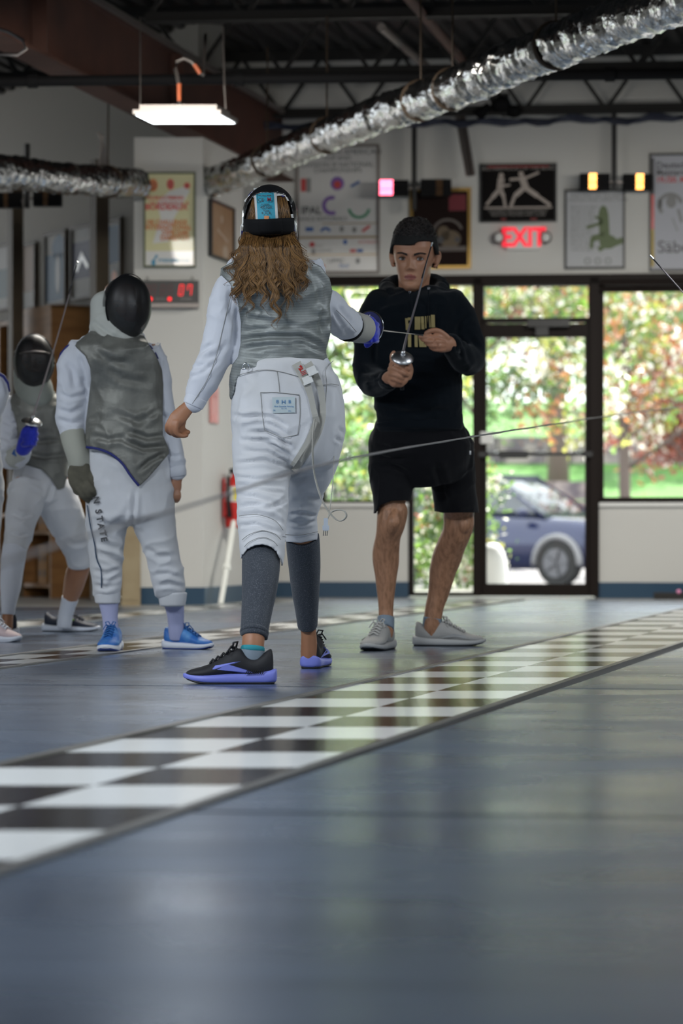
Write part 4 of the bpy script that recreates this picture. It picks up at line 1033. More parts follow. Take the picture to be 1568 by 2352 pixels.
def limb(mb, rows, n=20, sub=5, hint=(1, 0, 0), cap=1.0, pw=2.0):
    """closed tapering limb; rows = (x, y, z, r side, r depth)"""
    A = catn(rows, sub) if len(rows) > 2 else np.asarray(rows, float)
    pts = [Vector(a[:3]) for a in A]; hint = Vector(hint); vs = []; rings = []
    def frame(i):
        t = pts[min(i + 1, len(pts) - 1)] - pts[max(i - 1, 0)]; t.normalize()
        s = hint - t * hint.dot(t)
        if s.length < .05: s = Vector((0, 1, 0)) - t * t.y
        s.normalize(); return t, s, t.cross(s)
    for i in range(len(pts)):
        t, s, u = frame(i); rings.append((pts[i], s, u, abs(A[i][3]), abs(A[i][4])))
    if cap:
        t, s, u = frame(0); a, b = abs(A[0][3]), abs(A[0][4]); h = min(a, b) * cap
        pre = [(pts[0] - t * h * math.sin(q), s, u, a * math.cos(q), b * math.cos(q)) for q in (1.45, 1.1, .75, .4)]
        t, s, u = frame(len(pts) - 1); a, b = abs(A[-1][3]), abs(A[-1][4]); h = min(a, b) * cap
        post = [(pts[-1] + t * h * math.sin(q), s, u, a * math.cos(q), b * math.cos(q)) for q in (.4, .75, 1.1, 1.45)]
        rings = pre + rings + post
    for c, s, u, a, b in rings:
        for k in range(n):
            an = 2 * PI * k / n; cx, cy = math.cos(an), math.sin(an)
            if pw != 2.0: cx = math.copysign(abs(cx) ** (2 / pw), cx); cy = math.copysign(abs(cy) ** (2 / pw), cy)
            vs.append(c + s * a * cx + u * b * cy)
    m = len(rings)
    fs = [(i * n + k, i * n + (k + 1) % n, (i + 1) * n + (k + 1) % n, (i + 1) * n + k) for i in range(m - 1) for k in range(n)]
    fs += [tuple(range(n))[::-1], tuple(range((m - 1) * n, m * n))]
    return mb.add(vs, fs)

def pr(Y0, rows, ratio=.8, grow=0.0):
    """rows in picture pixels (px, py, half width px[, depth offset[, depth ratio]]) -> metres"""
    out = []
    for r in rows:
        Y = Y0 + (r[3] if len(r) > 3 else 0); q = r[4] if len(r) > 4 else ratio
        p = P(r[0], r[1], Y); a = r[2] * Y / F + grow
        out.append((p.x, p.y, p.z, a, a * q))
    return out

def fuse(mb, voxel, smooth=3, fac=.5):
    """melt overlapping closed shapes into one continuous skin"""
    me = bpy.data.meshes.new('tmp'); me.from_pydata(mb.v, [], mb.f); me.update()
    o = bpy.data.objects.new('tmp', me); C.objects.link(o)
    r = o.modifiers.new('r', 'REMESH'); r.mode = 'VOXEL'; r.voxel_size = voxel; r.adaptivity = 0
    if smooth: s = o.modifiers.new('s', 'SMOOTH'); s.factor = fac; s.iterations = smooth
    dg = bpy.context.evaluated_depsgraph_get(); out = bpy.data.meshes.new_from_object(o.evaluated_get(dg))
    bpy.data.objects.remove(o); bpy.data.meshes.remove(me)
    return out
def getv(me):
    a = np.empty(len(me.vertices) * 3, np.float32); me.vertices.foreach_get('co', a); return a.reshape(-1, 3).astype(float)
def getn(me):
    a = np.empty(len(me.vertices) * 3, np.float32); me.vertices.foreach_get('normal', a); return a.reshape(-1, 3).astype(float)
def setv(me, a): me.vertices.foreach_set('co', a.astype(np.float32).ravel()); me.update()
def ppx(v): return np.stack([784 + F * v[:, 0] / v[:, 1], HOR - F * (v[:, 2] - EYE) / v[:, 1]], 1)

def vn(p, seed=0):
    """smooth value noise, 0..1"""
    i = np.floor(p).astype(np.int64); f = p - i; f = f * f * (3 - 2 * f); r = 0
    for dx in (0, 1):
        for dy in (0, 1):
            for dz in (0, 1):
                h = (i[:, 0] + dx) * 374761393 + (i[:, 1] + dy) * 668265263 + (i[:, 2] + dz) * 2147483647 + seed * 974634777
                h = (h ^ (h >> 13)) * 1274126177; h = (h ^ (h >> 16)) & 0xFFFF
                w_ = (f[:, 0] if dx else 1 - f[:, 0]) * (f[:, 1] if dy else 1 - f[:, 1]) * (f[:, 2] if dz else 1 - f[:, 2])
                r = r + w_ * (h / 65535.0)
    return r
def wrinkle(me, amp=.004, scale=(9, 9, 16), seed=1, folds=(), base=.5, front=-1):
    """cloth relief: soft random creases plus traced folds (picture polylines: pts, width px, depth m)"""
    v = getv(me); nn = getn(me); s = np.array(scale)
    a = vn(v * s, seed); b = vn(v * s * 2.1 + 5, seed + 1); w_ = np.stack([a, b, a], 1) * .7
    r = 1 - np.abs(2 * vn(v * s * .9 + w_ * 1.6, seed + 2) - 1)
    d = amp * (r ** 3 - .35) + amp * base * (b - .5)
    if len(folds):
        q = ppx(v); face = np.clip(-nn[:, 1] * 1.6 + .15, 0, 1)
        for pts, wd, dp in folds:
            best = np.full(len(v), 1e9); pts = np.array(pts, float)
            sg = np.zeros(len(v))
            for i in range(len(pts) - 1):
                ab = pts[i + 1] - pts[i]; t = np.clip(((q - pts[i]) @ ab) / (ab @ ab), 0, 1)
                di = np.linalg.norm(q - pts[i] - t[:, None] * ab, axis=1)
                tt = (i + t) / (len(pts) - 1); m = di < best; best = np.where(m, di, best); sg = np.where(m, tt, sg)
            tp = np.clip(np.minimum(sg, 1 - sg) * 5, 0, 1)
            g = np.exp(-(best / wd) ** 2) - .55 * np.exp(-((best - 1.9 * wd) / wd) ** 2)
            d = d - dp * g * face * (.25 + .75 * tp)
    setv(me, v + nn * d[:, None]); return me
def keep(me, fn):
    """delete the faces whose centre fails fn(px, centre), then pull the rim onto a clean line"""
    nf = len(me.polygons); c = np.empty(nf * 3, np.float32); me.polygons.foreach_get('center', c); c = c.reshape(-1, 3).astype(float)
    k = fn(ppx(c), c)
    import bmesh
    bm = bmesh.new(); bm.from_mesh(me); bm.faces.ensure_lookup_table()
    bmesh.ops.delete(bm, geom=[bm.faces[i] for i in np.where(~k)[0]], context='FACES'); bm.to_mesh(me); bm.free(); me.update(); return me
def inpoly(q, poly):
    poly = np.array(poly, float); x, y = q[:, 0], q[:, 1]; r = np.zeros(len(q), bool); j = len(poly) - 1
    for i in range(len(poly)):
        xi, yi = poly[i]; xj, yj = poly[j]
        with np.errstate(divide='ignore', invalid='ignore'):
            r ^= ((yi > y) != (yj > y)) & (x < (xj - xi) * (y - yi) / (yj - yi + 1e-12) + xi)
        j = i
    return r
def snap(me, poly, lim=9):
    """move rim vertices sideways (in the cloth, depth kept) onto the cut line"""
    import bmesh
    bm = bmesh.new(); bm.from_mesh(me); poly = np.array(poly, float); bm.verts.ensure_lookup_table()
    rim = [v for v in bm.verts if v.is_boundary]
    if rim:
        co = np.array([v.co[:] for v in rim]); q = ppx(co); best = np.full(len(q), 1e9); tgt = q.copy()
        for i in range(len(poly) - 1):
            ab = poly[i + 1] - poly[i]; t = np.clip(((q - poly[i]) @ ab) / (ab @ ab + 1e-9), 0, 1); pt = poly[i] + t[:, None] * ab
            di = np.linalg.norm(q - pt, axis=1); m = di < best; best = np.where(m, di, best); tgt = np.where(m[:, None], pt, tgt)
        for v, c_, b_, t_ in zip(rim, co, best, tgt):
            if b_ < lim: v.co.x = (t_[0] - 784) / F * c_[1]; v.co.z = EYE + (HOR - t_[1]) / F * c_[1]
    bm.to_mesh(me); bm.free(); me.update(); return me
def put(me, name, mats, parent, smooth=True, thick=0.0, idx=None):
    me.name = name; me.materials.clear()
    for m in (mats if isinstance(mats, (list, tuple)) else [mats]): me.materials.append(m)
    if idx is not None: me.polygons.foreach_set('material_index', idx.astype(np.int32))
    me.polygons.foreach_set('use_smooth', [smooth] * len(me.polygons))
    o = bpy.data.objects.new(name, me); C.objects.link(o)
    if thick:
        s = o.modifiers.new('thick', 'SOLIDIFY'); s.thickness = thick; s.offset = -1
    if parent:
        # the figure's Empty stands at its feet: children keep their place in the hall
        b = Vector(BASE.get(parent.name, (0, 0, 0)))
        me.transform(Matrix.Translation(-b)); o.parent = parent
    return o
BASE = {}
def person(label, base):
    t = thing('person', label, 'person', base); BASE[t.name] = tuple(base); return t
def pbuild(mb, name, mat, parent, base, smooth=True):
    return mb.build(name, mat, parent, smooth=smooth, M=Matrix.Translation(-Vector(base)))
def on_surface(me, px, py, front=True):
    """depth of the nearest front point of a cloth mesh under a picture point (for seams, labels)"""
    v = getv(me); q = ppx(v); d = np.hypot(q[:, 0] - px, q[:, 1] - py); k = np.where(d < 7)[0]
    if len(k) == 0: k = np.argsort(d)[:4]
    return float(v[k, 1].min())
def seam(mb, me, pts, r=.0016, lift=.001, sub=6):
    A = catn(np.array(pts, float), sub) if len(pts) > 2 else np.linspace(pts[0], pts[1], 10)
    mb.tube([P(a[0], a[1], on_surface(me, a[0], a[1]) - lift) for a in A], r, 5); return mb
def ribbon(mb, me, pts, w_, th=.003, lift=.002, sub=6, Yfix=None):
    """flat strap that follows the cloth; w_ is a width in pixels"""
    A = catn(np.array(pts, float), sub) if len(pts) > 2 else np.linspace(pts[0], pts[1], 8)
    Ys = np.array([on_surface(me, a[0], a[1]) for a in A]) if Yfix is None else np.full(len(A), Yfix)
    for _ in range(3): Ys[1:-1] = np.minimum(Ys[1:-1], (Ys[:-2] + Ys[2:]) / 2) * .5 + Ys[1:-1] * .5
    vs = []
    for i, a in enumerate(A):
        d = A[min(i + 1, len(A) - 1)] - A[max(i - 1, 0)]; d = d[:2] / (np.hypot(*d[:2]) + 1e-9); nrm_ = np.array([-d[1], d[0]]); ww = w_ if not hasattr(w_, '__len__') else np.interp(i / (len(A) - 1), np.linspace(0, 1, len(w_)), w_)
        for s in (-1, 1):
            for dy in (-lift - th, -lift): vs.append(P(a[0] + nrm_[0] * ww / 2 * s, a[1] + nrm_[1] * ww / 2 * s, Ys[i] + dy))
    fs = []
    for i in range(len(A) - 1):
        o = 4 * i; q = o + 4
        for a, b in ((0, 2), (2, 3), (3, 1), (1, 0)): fs.append((o + a, o + b, q + b, q + a))
    fs += [(0, 1, 3, 2), (4 * len(A) - 4, 4 * len(A) - 2, 4 * len(A) - 1, 4 * len(A) - 3)]
    return mb.add(vs, fs)

# ---- head with a face.  local axes: x to the viewer's right, -y towards the viewer, z up; origin = middle of the skull
HH = .235
def head_shape(mb, M4, female=False, n=72, m=64):
    zt = np.array([0, .04, .10, .18, .28, .38, .48, .58, .68, .78, .88, .95, .985, 1.0])
    wt = np.array([.015, .028, .039, .0485, .0565, .0630, .0690, .0735, .076, .075, .066, .045, .024, .004])
    ft = np.array([.074, .090, .0945, .092, .092, .091, .0905, .094, .095, .088, .066, .040, .020, .004])
    bt = np.array([-.045, -.02, .01, .04, .065, .084, .096, .102, .104, .100, .080, .052, .026, .004])
    vs = []; fs = []
    us = np.linspace(0, 1, m)
    for u in us:
        z = u; wv = np.interp(z, zt, wt); fv = np.interp(z, zt, ft); bv = np.interp(z, zt, bt); zz = (z - .5) * HH
        for k in range(n):
            a = 2 * PI * k / n; sx, cy = math.sin(a), math.cos(a)   # a=0 faces the viewer
            ex = 2.35; s_ = math.copysign(abs(sx) ** (2 / ex), sx); c_ = math.copysign(abs(cy) ** (2 / ex), cy)
            x = wv * s_; mid = (bv - fv) / 2; half = (fv + bv) / 2; y = mid - half * c_
            fr = max(0, cy) ** .8
            G = lambda c0, s0: math.exp(-((zz - c0) / s0) ** 2); ax = abs(x)
            d = 0
            d += .0045 * math.exp(-((ax - .022) / .022) ** 2) * G(.017, .008)                 # brow
            d -= .0125 * math.exp(-((ax - .0315) / .0155) ** 2) * G(-.001, .0095)             # eye sockets
            d += .0035 * math.exp(-((ax - .043) / .016) ** 2) * G(-.028, .015)                # cheek bones
            nz = np.interp(zz, [-.046, -.040, -.034, -.026, -.010, .006, .016], [0, .010, .0225, .0215, .0125, .006, .001])
            nw = np.interp(zz, [-.046, -.036, -.022, .0, .016], [.0135, .0130, .0092, .0068, .009])
            d += nz * math.exp(-(x / nw) ** 2)                                                # nose
            d += .0065 * math.exp(-((ax - .0135) / .0055) ** 2) * G(-.037, .0055)             # nostril wings
            d += .0055 * math.exp(-(x / .021) ** 2) * G(-.0615, .0052) + .0055 * math.exp(-(x / .018) ** 2) * G(-.0735, .006)   # lips
            d -= .0050 * math.exp(-(x / .023) ** 2) * G(-.0672, .0022)
            d -= .0030 * math.exp(-(x / .02) ** 2) * G(-.084, .005)
            d += .0050 * math.exp(-(x / .016) ** 2) * G(-.100, .010)                          # chin
            d -= .004 * math.exp(-((ax - .05) / .014) ** 2) * G(-.058, .02)
            y -= d * fr
            vs.append(M4 @ Vector((x, y, zz)))
    for j in range(m - 1):
        for k in range(n): fs.append((j * n + k, j * n + (k + 1) % n, (j + 1) * n + (k + 1) % n, (j + 1) * n + k))
    fs += [tuple(range(n))[::-1], tuple(range((m - 1) * n, m * n))]
    mb.add(vs, fs)
    for s in (-1, 1):   # ears
        e = [(s * .074, .012, .016), (s * .083, .018, .026), (s * .090, .026, .024), (s * .092, .028, .008), (s * .087, .022, -.010), (s * .080, .014, -.024), (s * .074, .008, -.026)]
        limb(mb, [(*(M4 @ Vector(p)), r, r) for p, r in zip(e, (.006, .0055, .0055, .0055, .0055, .0065, .006))], 8, 3)
        limb(mb, [(*(M4 @ Vector(p)), r, r * .6) for p, r in (((s * .074, .013, .012), .013), ((s * .082, .019, .008), .012), ((s * .078, .012, -.014), .010))], 10, 3)

def face_parts(t, base, M4, eye=(.06, .035, .02), brow=(.02, .013, .01)):
    W = nmat('eye_white', (.36, .34, .33), .25); I = nmat('iris', eye, .1); B_ = nmat('brow_hair', brow, .9)
    for s in (-1, 1):
        c = Vector((s * .0315, -.0735, -.001))
        mb = MB(); vs = []; fs = []
        for j in range(9):
            for i in range(13):
                u, v_ = (i / 12 - .5) * 2, (j / 8 - .5) * 2
                hx = .0145; hz = .0045 * (1 - abs(u) ** 2.2) + .0002
                vs.append(M4 @ (c + Vector((u * hx, -.0115 + .0075 * u * u + .001 * abs(v_), v_ * hz + .0006 * u * s))))
        fs = [(j * 13 + i, j * 13 + i + 1, (j + 1) * 13 + i + 1, (j + 1) * 13 + i) for j in range(8) for i in range(12)]
        mb.add(vs, fs); e = pbuild(mb, 'eye', W, t, base)
        mb = MB(); M3 = M4.to_3x3(); mb.ellipsoid(M4 @ (c + Vector((.001, -.0115, .0006))), .0060, .0012, .0050, 16, 8, M3);
        o = mb.build('iris', I, e, smooth=True, M=Matrix.Translation(-Vector(base)))
        mb = MB(); mb.tube([M4 @ (c + Vector((u * .0155, -.0135 + .0075 * u * u, 0.0050 * (1 - abs(u) ** 2.2) + .0003))) for u in np.linspace(-1, 1, 11)], [.0008 + .0012 * (1 - abs(u)) for u in np.linspace(-1, 1, 11)], 5)
        mb.build('lashes', B_, e, M=Matrix.Translation(-Vector(base)))
        mb = MB(); rg = random.Random(4 + s)
        for k in range(200):
            u = rg.random(); x = s * (.012 + u * .036); z = .0135 + .0065 * math.sin(u * 2.3) + (rg.random() - .5) * .0062 * (1 - .55 * u); y = -.0975 + .0048 * u + .0145 * u * u
            p = Vector((x, y, z)); q = p + Vector((s * .0065, .0012, .0012 - .002 * u)); mb.tube([M4 @ p, M4 @ q], [.0012, .0006], 4)
        pbuild(mb, 'eyebrow', B_, t, base)

def shoe(parent, base, heel, yaw, length, mats, wide=1.0, pitch=0.0, name='shoe', style='runner', logo=None, height=1.0):
    """running shoe. heel = point on the floor under the heel; yaw = direction of the toe (radians, 0 = +x)"""
    Mx = Matrix.Translation(Vector(heel) - Vector(base)) @ Matrix.Rotation(yaw, 4, 'Z') @ Matrix.Rotation(pitch, 4, 'Y')
    k = length / .29; hgt = k * height
    def st(mb, rows, n=22, pw=2.6, flat=False):
        vs = []; 
        for x, yc, hw, zb, zt in rows:
            for i in range(n):
                a = 2 * PI * i / n; c_, s_ = math.cos(a), math.sin(a)
                yy = hw * math.copysign(abs(c_) ** (2 / pw), c_); zz = math.copysign(abs(s_) ** (2 / pw), s_)
                if not flat: yy *= (1 - (.12 if x < .09 else .12 + .3 * min(1, (x - .09) / .04)) * max(0, zz) ** 1.4)
                vs.append(((x) * k, (yc + yy) * k * wide, ((zb + zt) / 2 + (zt - zb) / 2 * zz) * hgt))
        m = len(rows); fs = [(i * n + q, i * n + (q + 1) % n, (i + 1) * n + (q + 1) % n, (i + 1) * n + q) for i in range(m - 1) for q in range(n)]
        fs += [tuple(range(n))[::-1], tuple(range((m - 1) * n, m * n))]; mb.add(vs, fs)
    up, sole, trim, lace = mats[:4]
    mb = MB()
    st(mb, [tuple(r) for r in catn([(-.022, 0, .012, .022, .070), (-.016, 0, .026, .02, .092), (.0, 0, .033, .02, .088), (.03, .001, .035, .02, .070), (.06, .002, .035, .02, .074), (.085, .003, .035, .02, .094), (.115, .004, .037, .02, .088), (.15, .005, .041, .018, .070), (.185, .005, .044, .016, .054), (.215, .004, .043, .016, .045), (.24, .002, .036, .017, .040), (.258, 0, .022, .019, .034), (.265, 0, .008, .021, .028)], 3)])
    o = mb.build(name, up, parent, smooth=True, M=Mx)
    mb = MB(); st(mb, [tuple(r) for r in catn([(-.034, 0, .012, .012, .036), (-.028, 0, .030, .004, .040), (-.005, 0, .039, .0, .037), (.04, 0, .038, .0, .032), (.09, .002, .037, .0, .030), (.14, .004, .043, .0, .028), (.19, .005, .047, .001, .026), (.225, .003, .043, .004, .026), (.25, .001, .033, .009, .027), (.266, 0, .019, .014, .028), (.273, 0, .006, .018, .027)], 3)], flat=True, pw=3.2)
    mb.build('sole', sole, o, smooth=True, M=Mx)
    mb = MB(); st(mb, [tuple(r) for r in catn([(-.026, 0, .026, -.001, .007), (.0, 0, .036, -.001, .006), (.04, 0, .034, -.001, .006), (.09, .002, .032, -.001, .006), (.14, .004, .040, -.001, .006), (.19, .005, .044, -.001, .006), (.23, .003, .040, .002, .010), (.262, 0, .020, .011, .019)], 2)], flat=True, pw=3.2)
    mb.build('outsole', trim, o, smooth=True, M=Mx)
    mb = MB()
    for i, (x, z) in enumerate(((.103, .098), (.122, .0905), (.141, .082), (.159, .073), (.176, .065))):
        for s in (-1, 1): mb.tube([((x - .006) * k, -s * .017 * k, (z - .006) * hgt), (x * k, 0, z * hgt), ((x + .008) * k, s * .022 * k, (z - .010) * hgt)], .0036 * k, 6)
    for s in (-1, 1):
        mb.tube([(.10 * k, 0, .095 * hgt), (.095 * k, s * .012 * k, .112 * hgt), (.108 * k, s * .026 * k, .110 * hgt), (.112 * k, s * .018 * k, .096 * hgt), (.1 * k, 0, .095 * hgt)], .003 * k, 6)
        mb.tube([(.10 * k, 0, .095 * hgt), (.115 * k, s * .022 * k, .10 * hgt), (.130 * k, s * .034 * k, .082 * hgt)], .0028 * k, 6)
    mb.build('lace', lace, o, smooth=True, M=Mx)
    def side(mb, pts, s, th=.0022):   # print on the side of the upper: pts (x, z)
        vs = []
        for x, z in pts:
            hw = np.interp(x, [-.02, 0, .03, .06, .115, .15, .185, .215, .24, .26], [.02, .033, .035, .035, .037, .041, .044, .043, .036, .02]); zt = np.interp(x, [-.016, .0, .03, .06, .085, .115, .15, .185, .215, .24, .26], [.092, .088, .07, .074, .094, .088, .07, .054, .045, .040, .034]); zn = (z - .02) / max(.01, zt - .02) * 2 - 1
            zn = max(-.97, min(.97, zn)); yy = hw * (1 - abs(zn) ** 2.6) ** (1 / 2.6) * (1 - .42 * max(0, zn) ** 1.4)
            vs.append((x * k, s * (yy + th) * k * wide + .003 * k, z * hgt))
        mb.add(vs, [tuple(range(len(vs)))] if s < 0 else [tuple(range(len(vs)))[::-1]])
    if logo:
        for s in (-1, 1):
            mb = MB()
            for poly in logo[1]: side(mb, poly, s)
            mb.build('side_logo', logo[0], o, M=Mx)
    return o
# ------------------------------------------------------------------ cloth and skin
M['skin'] = nmat('skin', (.43, .215, .125), .48, bump=(260, .12, .001), var=(9, (.36, .16, .09), .35, .75))
M['skin_tan'] = nmat('tanned_skin', (.40, .19, .10), .5, bump=(220, .15, .001), var=(9, (.33, .14, .07), .35, .75))
M['skin_leg'] = nmat('leg_skin', (.42, .21, .115), .5, bump=(160, .5, .002, (1, 1, .25)), var=(80, (.25, .12, .06), .42, .72, (1, 1, .35)))
M['lips'] = nmat('lips', (.30, .095, .075), .45)
M['cloth'] = nmat('white_cloth', (.66, .68, .74), .8, sheen=.3, bump=(420, .25, .0008))
M['cloth_b'] = nmat('white_breeches_cloth', (.66, .67, .70), .8, sheen=.3, bump=(380, .25, .0008), var=(5, (.56, .56, .56), .45, .85))
M['seam_line'] = nmat('seam_thread', (.28, .28, .27), .8)
M['hoodie'] = nmat('black_fleece', (.004, .0065, .0095), .95, sheen=.10, spec=.08, bump=(300, .5, .002))
M['shorts'] = nmat('black_shorts_cloth', (.0045, .0045, .006), .85, sheen=.08, spec=.15, bump=(260, .3, .001))
M['legging'] = nmat('heather_grey_knit', (.030, .038, .052), .85, sheen=.2, bump=(500, .4, .001), var=(330, (.12, .13, .15), .52, .72))
M['navy'] = nmat('navy_trim', (.012, .018, .16), .6)
M['royal'] = nmat('royal_blue_suede', (.008, .025, .52), .7, sheen=.5)
M['strap'] = nmat('webbing', (.42, .41, .37), .8, bump=(300, .4, .001))
M['lav'] = nmat('lavender_sock', (.44, .46, .68), .85, bump=(240, .4, .001, (1, 1, .2)))
def lame(name, c1, c2, stripes):
    m = nmat(name, c1, .5, .35, bump=(70 if not stripes else 300, .5, .003 if not stripes else .001), var=(16, c2, .35, .7, (1, 1, .5)))
    n = m.node_tree.nodes; L = m.node_tree.links; b = n['Principled BSDF']
    if stripes:
        tc = n.new('ShaderNodeTexCoord'); sp = n.new('ShaderNodeSeparateXYZ'); L.new(tc.outputs['Object'], sp.inputs[0])
        ns = n.new('ShaderNodeTexNoise'); ns.inputs['Scale'].default_value = 7; L.new(tc.outputs['Object'], ns.inputs['Vector'])
        a = n.new('ShaderNodeMath'); a.operation = 'MULTIPLY_ADD'; a.inputs[1].default_value = .012; L.new(ns.outputs[0], a.inputs[0]); L.new(sp.outputs[2], a.inputs[2])
        s = n.new('ShaderNodeMath'); s.operation = 'MULTIPLY'; s.inputs[1].default_value = 2 * PI / .0052; L.new(a.outputs[0], s.inputs[0])
        q = n.new('ShaderNodeMath'); q.operation = 'SINE'; L.new(s.outputs[0], q.inputs[0])
        r = n.new('ShaderNodeMapRange'); r.inputs[1].default_value = .55; r.inputs[2].default_value = .95; r.inputs[4].default_value = .75; L.new(q.outputs[0], r.inputs[0])
        mx = n.new('ShaderNodeMixRGB'); src = b.inputs['Base Color'].links[0].from_socket; L.new(src, mx.inputs[1]); mx.inputs[2].default_value = (.10, .11, .11, 1)
        L.new(r.outputs[0], mx.inputs[0]); L.new(mx.outputs[0], b.inputs['Base Color'])
    return m
M['lame'] = lame('grey_lame_striped', (.30, .32, .315), (.22, .24, .23), True)
M['lame2'] = lame('grey_lame', (.235, .235, .21), (.15, .15, .135), False)
M['mask_blk'] = nmat('mask_black', (.012, .012, .014), .22, coat=.5)
mm = bpy.data.materials.new('mask_wire_mesh'); mm.use_nodes = True
n = mm.node_tree.nodes; L = mm.node_tree.links; b = n['Principled BSDF']; b.inputs['Base Color'].default_value = (.012, .012, .013, 1); b.inputs['Roughness'].default_value = .45
tr = n.new('ShaderNodeBsdfTransparent'); mx = n.new('ShaderNodeMixShader'); mx.inputs[0].default_value = .86
L.new(tr.outputs[0], mx.inputs[1]); L.new(b.outputs[0], mx.inputs[2]); L.new(mx.outputs[0], n['Material Output'].inputs[0])
M['mesh'] = mm
def scl(rows, f): return [(r[0], r[1], r[2] * f, *r[3:]) for r in rows]

def finger(mb, Y0, pts, r, taper=.78):
    """one finger: picture points with depth offsets, radius in pixels"""
    n_ = len(pts); rows = [(p[0], p[1], r * (1 - (1 - taper) * i / (n_ - 1)), p[2] if len(p) > 2 else 0, 1.0) for i, p in enumerate(pts)]
    limb(mb, pr(Y0, rows), 10, 3)

# ================================================================== the fencer seen from behind
Y1 = 9.4
b1 = ((640 - 784) / F * Y1, Y1, 0)
f1 = person('fencer seen from behind with long curly brown hair, striped grey vest and white breeches', b1)
torso1 = [(625, 588, 55), (622, 602, 88), (622, 620, 112), (632, 650, 119), (647, 690, 112), (654, 730, 105), (652, 770, 103), (646, 800, 103), (642, 835, 108), (652, 870, 116)]
hip1 = [(653, 838, 107), (653, 868, 118), (657, 900, 126), (660, 940, 131), (661, 980, 131), (657, 1020, 126), (652, 1045, 116)]
legL = [(604, 985, 70, -.02), (602, 1040, 70, -.04), (602, 1080, 67, -.06), (601, 1120, 61, -.09), (603, 1160, 58, -.13), (601, 1200, 56, -.17), (603, 1235, 53, -.2), (602, 1290, 50, -.24)]
legR = [(718, 985, 66, .03), (721, 1040, 60, .06), (717, 1080, 51, .10), (701, 1120, 44, .16), (698, 1150, 41, .2), (692, 1185, 37, .25), (693, 1215, 38, .28), (693, 1262, 37, .33)]
armL = [(540, 632, 26), (526, 660, 32), (515, 700, 36), (510, 755, 39), (497, 805, 39), (480, 848, 37), (462, 888, 32), (446, 926, 24)]
armR = [(728, 690, 30), (748, 704, 40, .07), (772, 727, 39, .2), (795, 744, 35, .36), (815, 753, 30, .5)]
mb = MB()
limb(mb, pr(Y1, scl(torso1, .9), .55), hint=(1, 0, 0)); limb(mb, pr(Y1, scl(hip1[:-1], .86), .62), cap=.15)
limb(mb, pr(Y1, scl(legL, .8), 1.0) + pr(Y1, [(599, 1330, 38, -.3, 1), (592, 1390, 31, -.38, 1), (584, 1440, 27, -.44, 1), (581, 1478, 26, -.47, .95), (577, 1515, 25, -.48, .7), (572, 1540, 22, -.48, .6)]))
limb(mb, pr(Y1, scl(legR, .8), 1.0) + pr(Y1, [(699, 1320, 32, .4, 1), (703, 1390, 25, .48, 1), (707, 1430, 19, .53, 1), (709, 1462, 18, .55, 1.2), (710, 1495, 20, .57, 1.3), (711, 1515, 20, .58, 1.2)]))
limb(mb, pr(Y1, scl(armL, .8), 1)); limb(mb, pr(Y1, scl(armR, .8), 1))
limb(mb, pr(Y1, [(622, 610, 42), (620, 585, 36), (620, 560, 38), (619, 530, 50), (618, 495, 53), (618, 468, 44), (618, 458, 28)], 1.0))
# left hand, hanging relaxed
limb(mb, pr(Y1, [(450, 915, 19, 0, .8), (436, 931, 15.5, 0, .75), (421, 947, 18, -.005, .62), (408, 961, 20, -.01, .5), (400, 972, 18, -.01, .45)]), 14)
Yh = Y1 - .01
finger(mb, Yh, [(391, 966, 0), (384.5, 978, .0), (384, 988, .012), (391, 995, .03), (398, 996, .035)], 7)
finger(mb, Yh, [(399, 969, -.008), (394.5, 982, -.008), (396, 994, .004), (403, 1000, .02), (411, 1001, .03)], 7.2)
finger(mb, Yh, [(408, 970, -.012), (404, 984, -.012), (407, 996, -.006), (417, 1001.5, .0), (428, 1000, .008)], 7.2)
finger(mb, Yh, [(413, 968, .004), (410, 982, .01), (415, 992, .016), (423, 996, .02), (429, 996, .024)], 6.8)
finger(mb, Yh, [(424, 955, .01), (420, 972, .022), (419, 984, .028), (425, 991, .03), (432, 992.5, .03)], 7.5)
me = fuse(mb, .0045, 3); put(me, 'body', M['skin_tan'], f1)
# jacket with sleeves
mb = MB(); limb(mb, pr(Y1, torso1, .60)); limb(mb, pr(Y1, armL, 1.0)); limb(mb, pr(Y1, armR, 1.0), cap=0)
me = fuse(mb, .0065, 4)
me = wrinkle(me, .006, (11, 11, 15), 3, [([(488, 790), (470, 800), (455, 812)], 5, .007), ([(470, 838), (452, 842), (436, 846)], 5, .006), ([(520, 790), (500, 815), (478, 822)], 6, .006), ([(508, 822), (482, 842), (458, 860)], 5, .005),
     ([(452, 862), (438, 866), (430, 872)], 4, .005), ([(546, 700), (541, 740), (538, 790)], 6, .008), ([(530, 662), (527, 700), (532, 740)], 5, .005), ([(775, 700), (790, 722), (812, 745)], 5, .006), ([(765, 712), (780, 740), (800, 770)], 5, .005), ([(760, 735), (770, 752), (780, 768)], 4, .004)])
me_j = me.copy(); me_j2 = None; jk = put(me, 'jacket', M['cloth'], f1)
# cuff of the left sleeve
mb = MB(); A = pr(Y1, [(452, 912, 26.5, 0, 1), (447, 922, 25.5, 0, 1), (443, 931, 24, 0, 1)]); limb(mb, A, 24, 4, cap=.15); pbuild(mb, 'cuff', M['cloth'], jk, b1)
sj = me_j
for ln in ([(533, 668), (521, 715), (508, 770), (496, 820), (477, 870), (456, 905), (441, 928)], [(772, 712), (795, 735), (818, 762)]): mb = MB(); seam(mb, sj, ln, .0011, .0012); pbuild(mb, 'stitching', M['seam_line'], jk, b1)
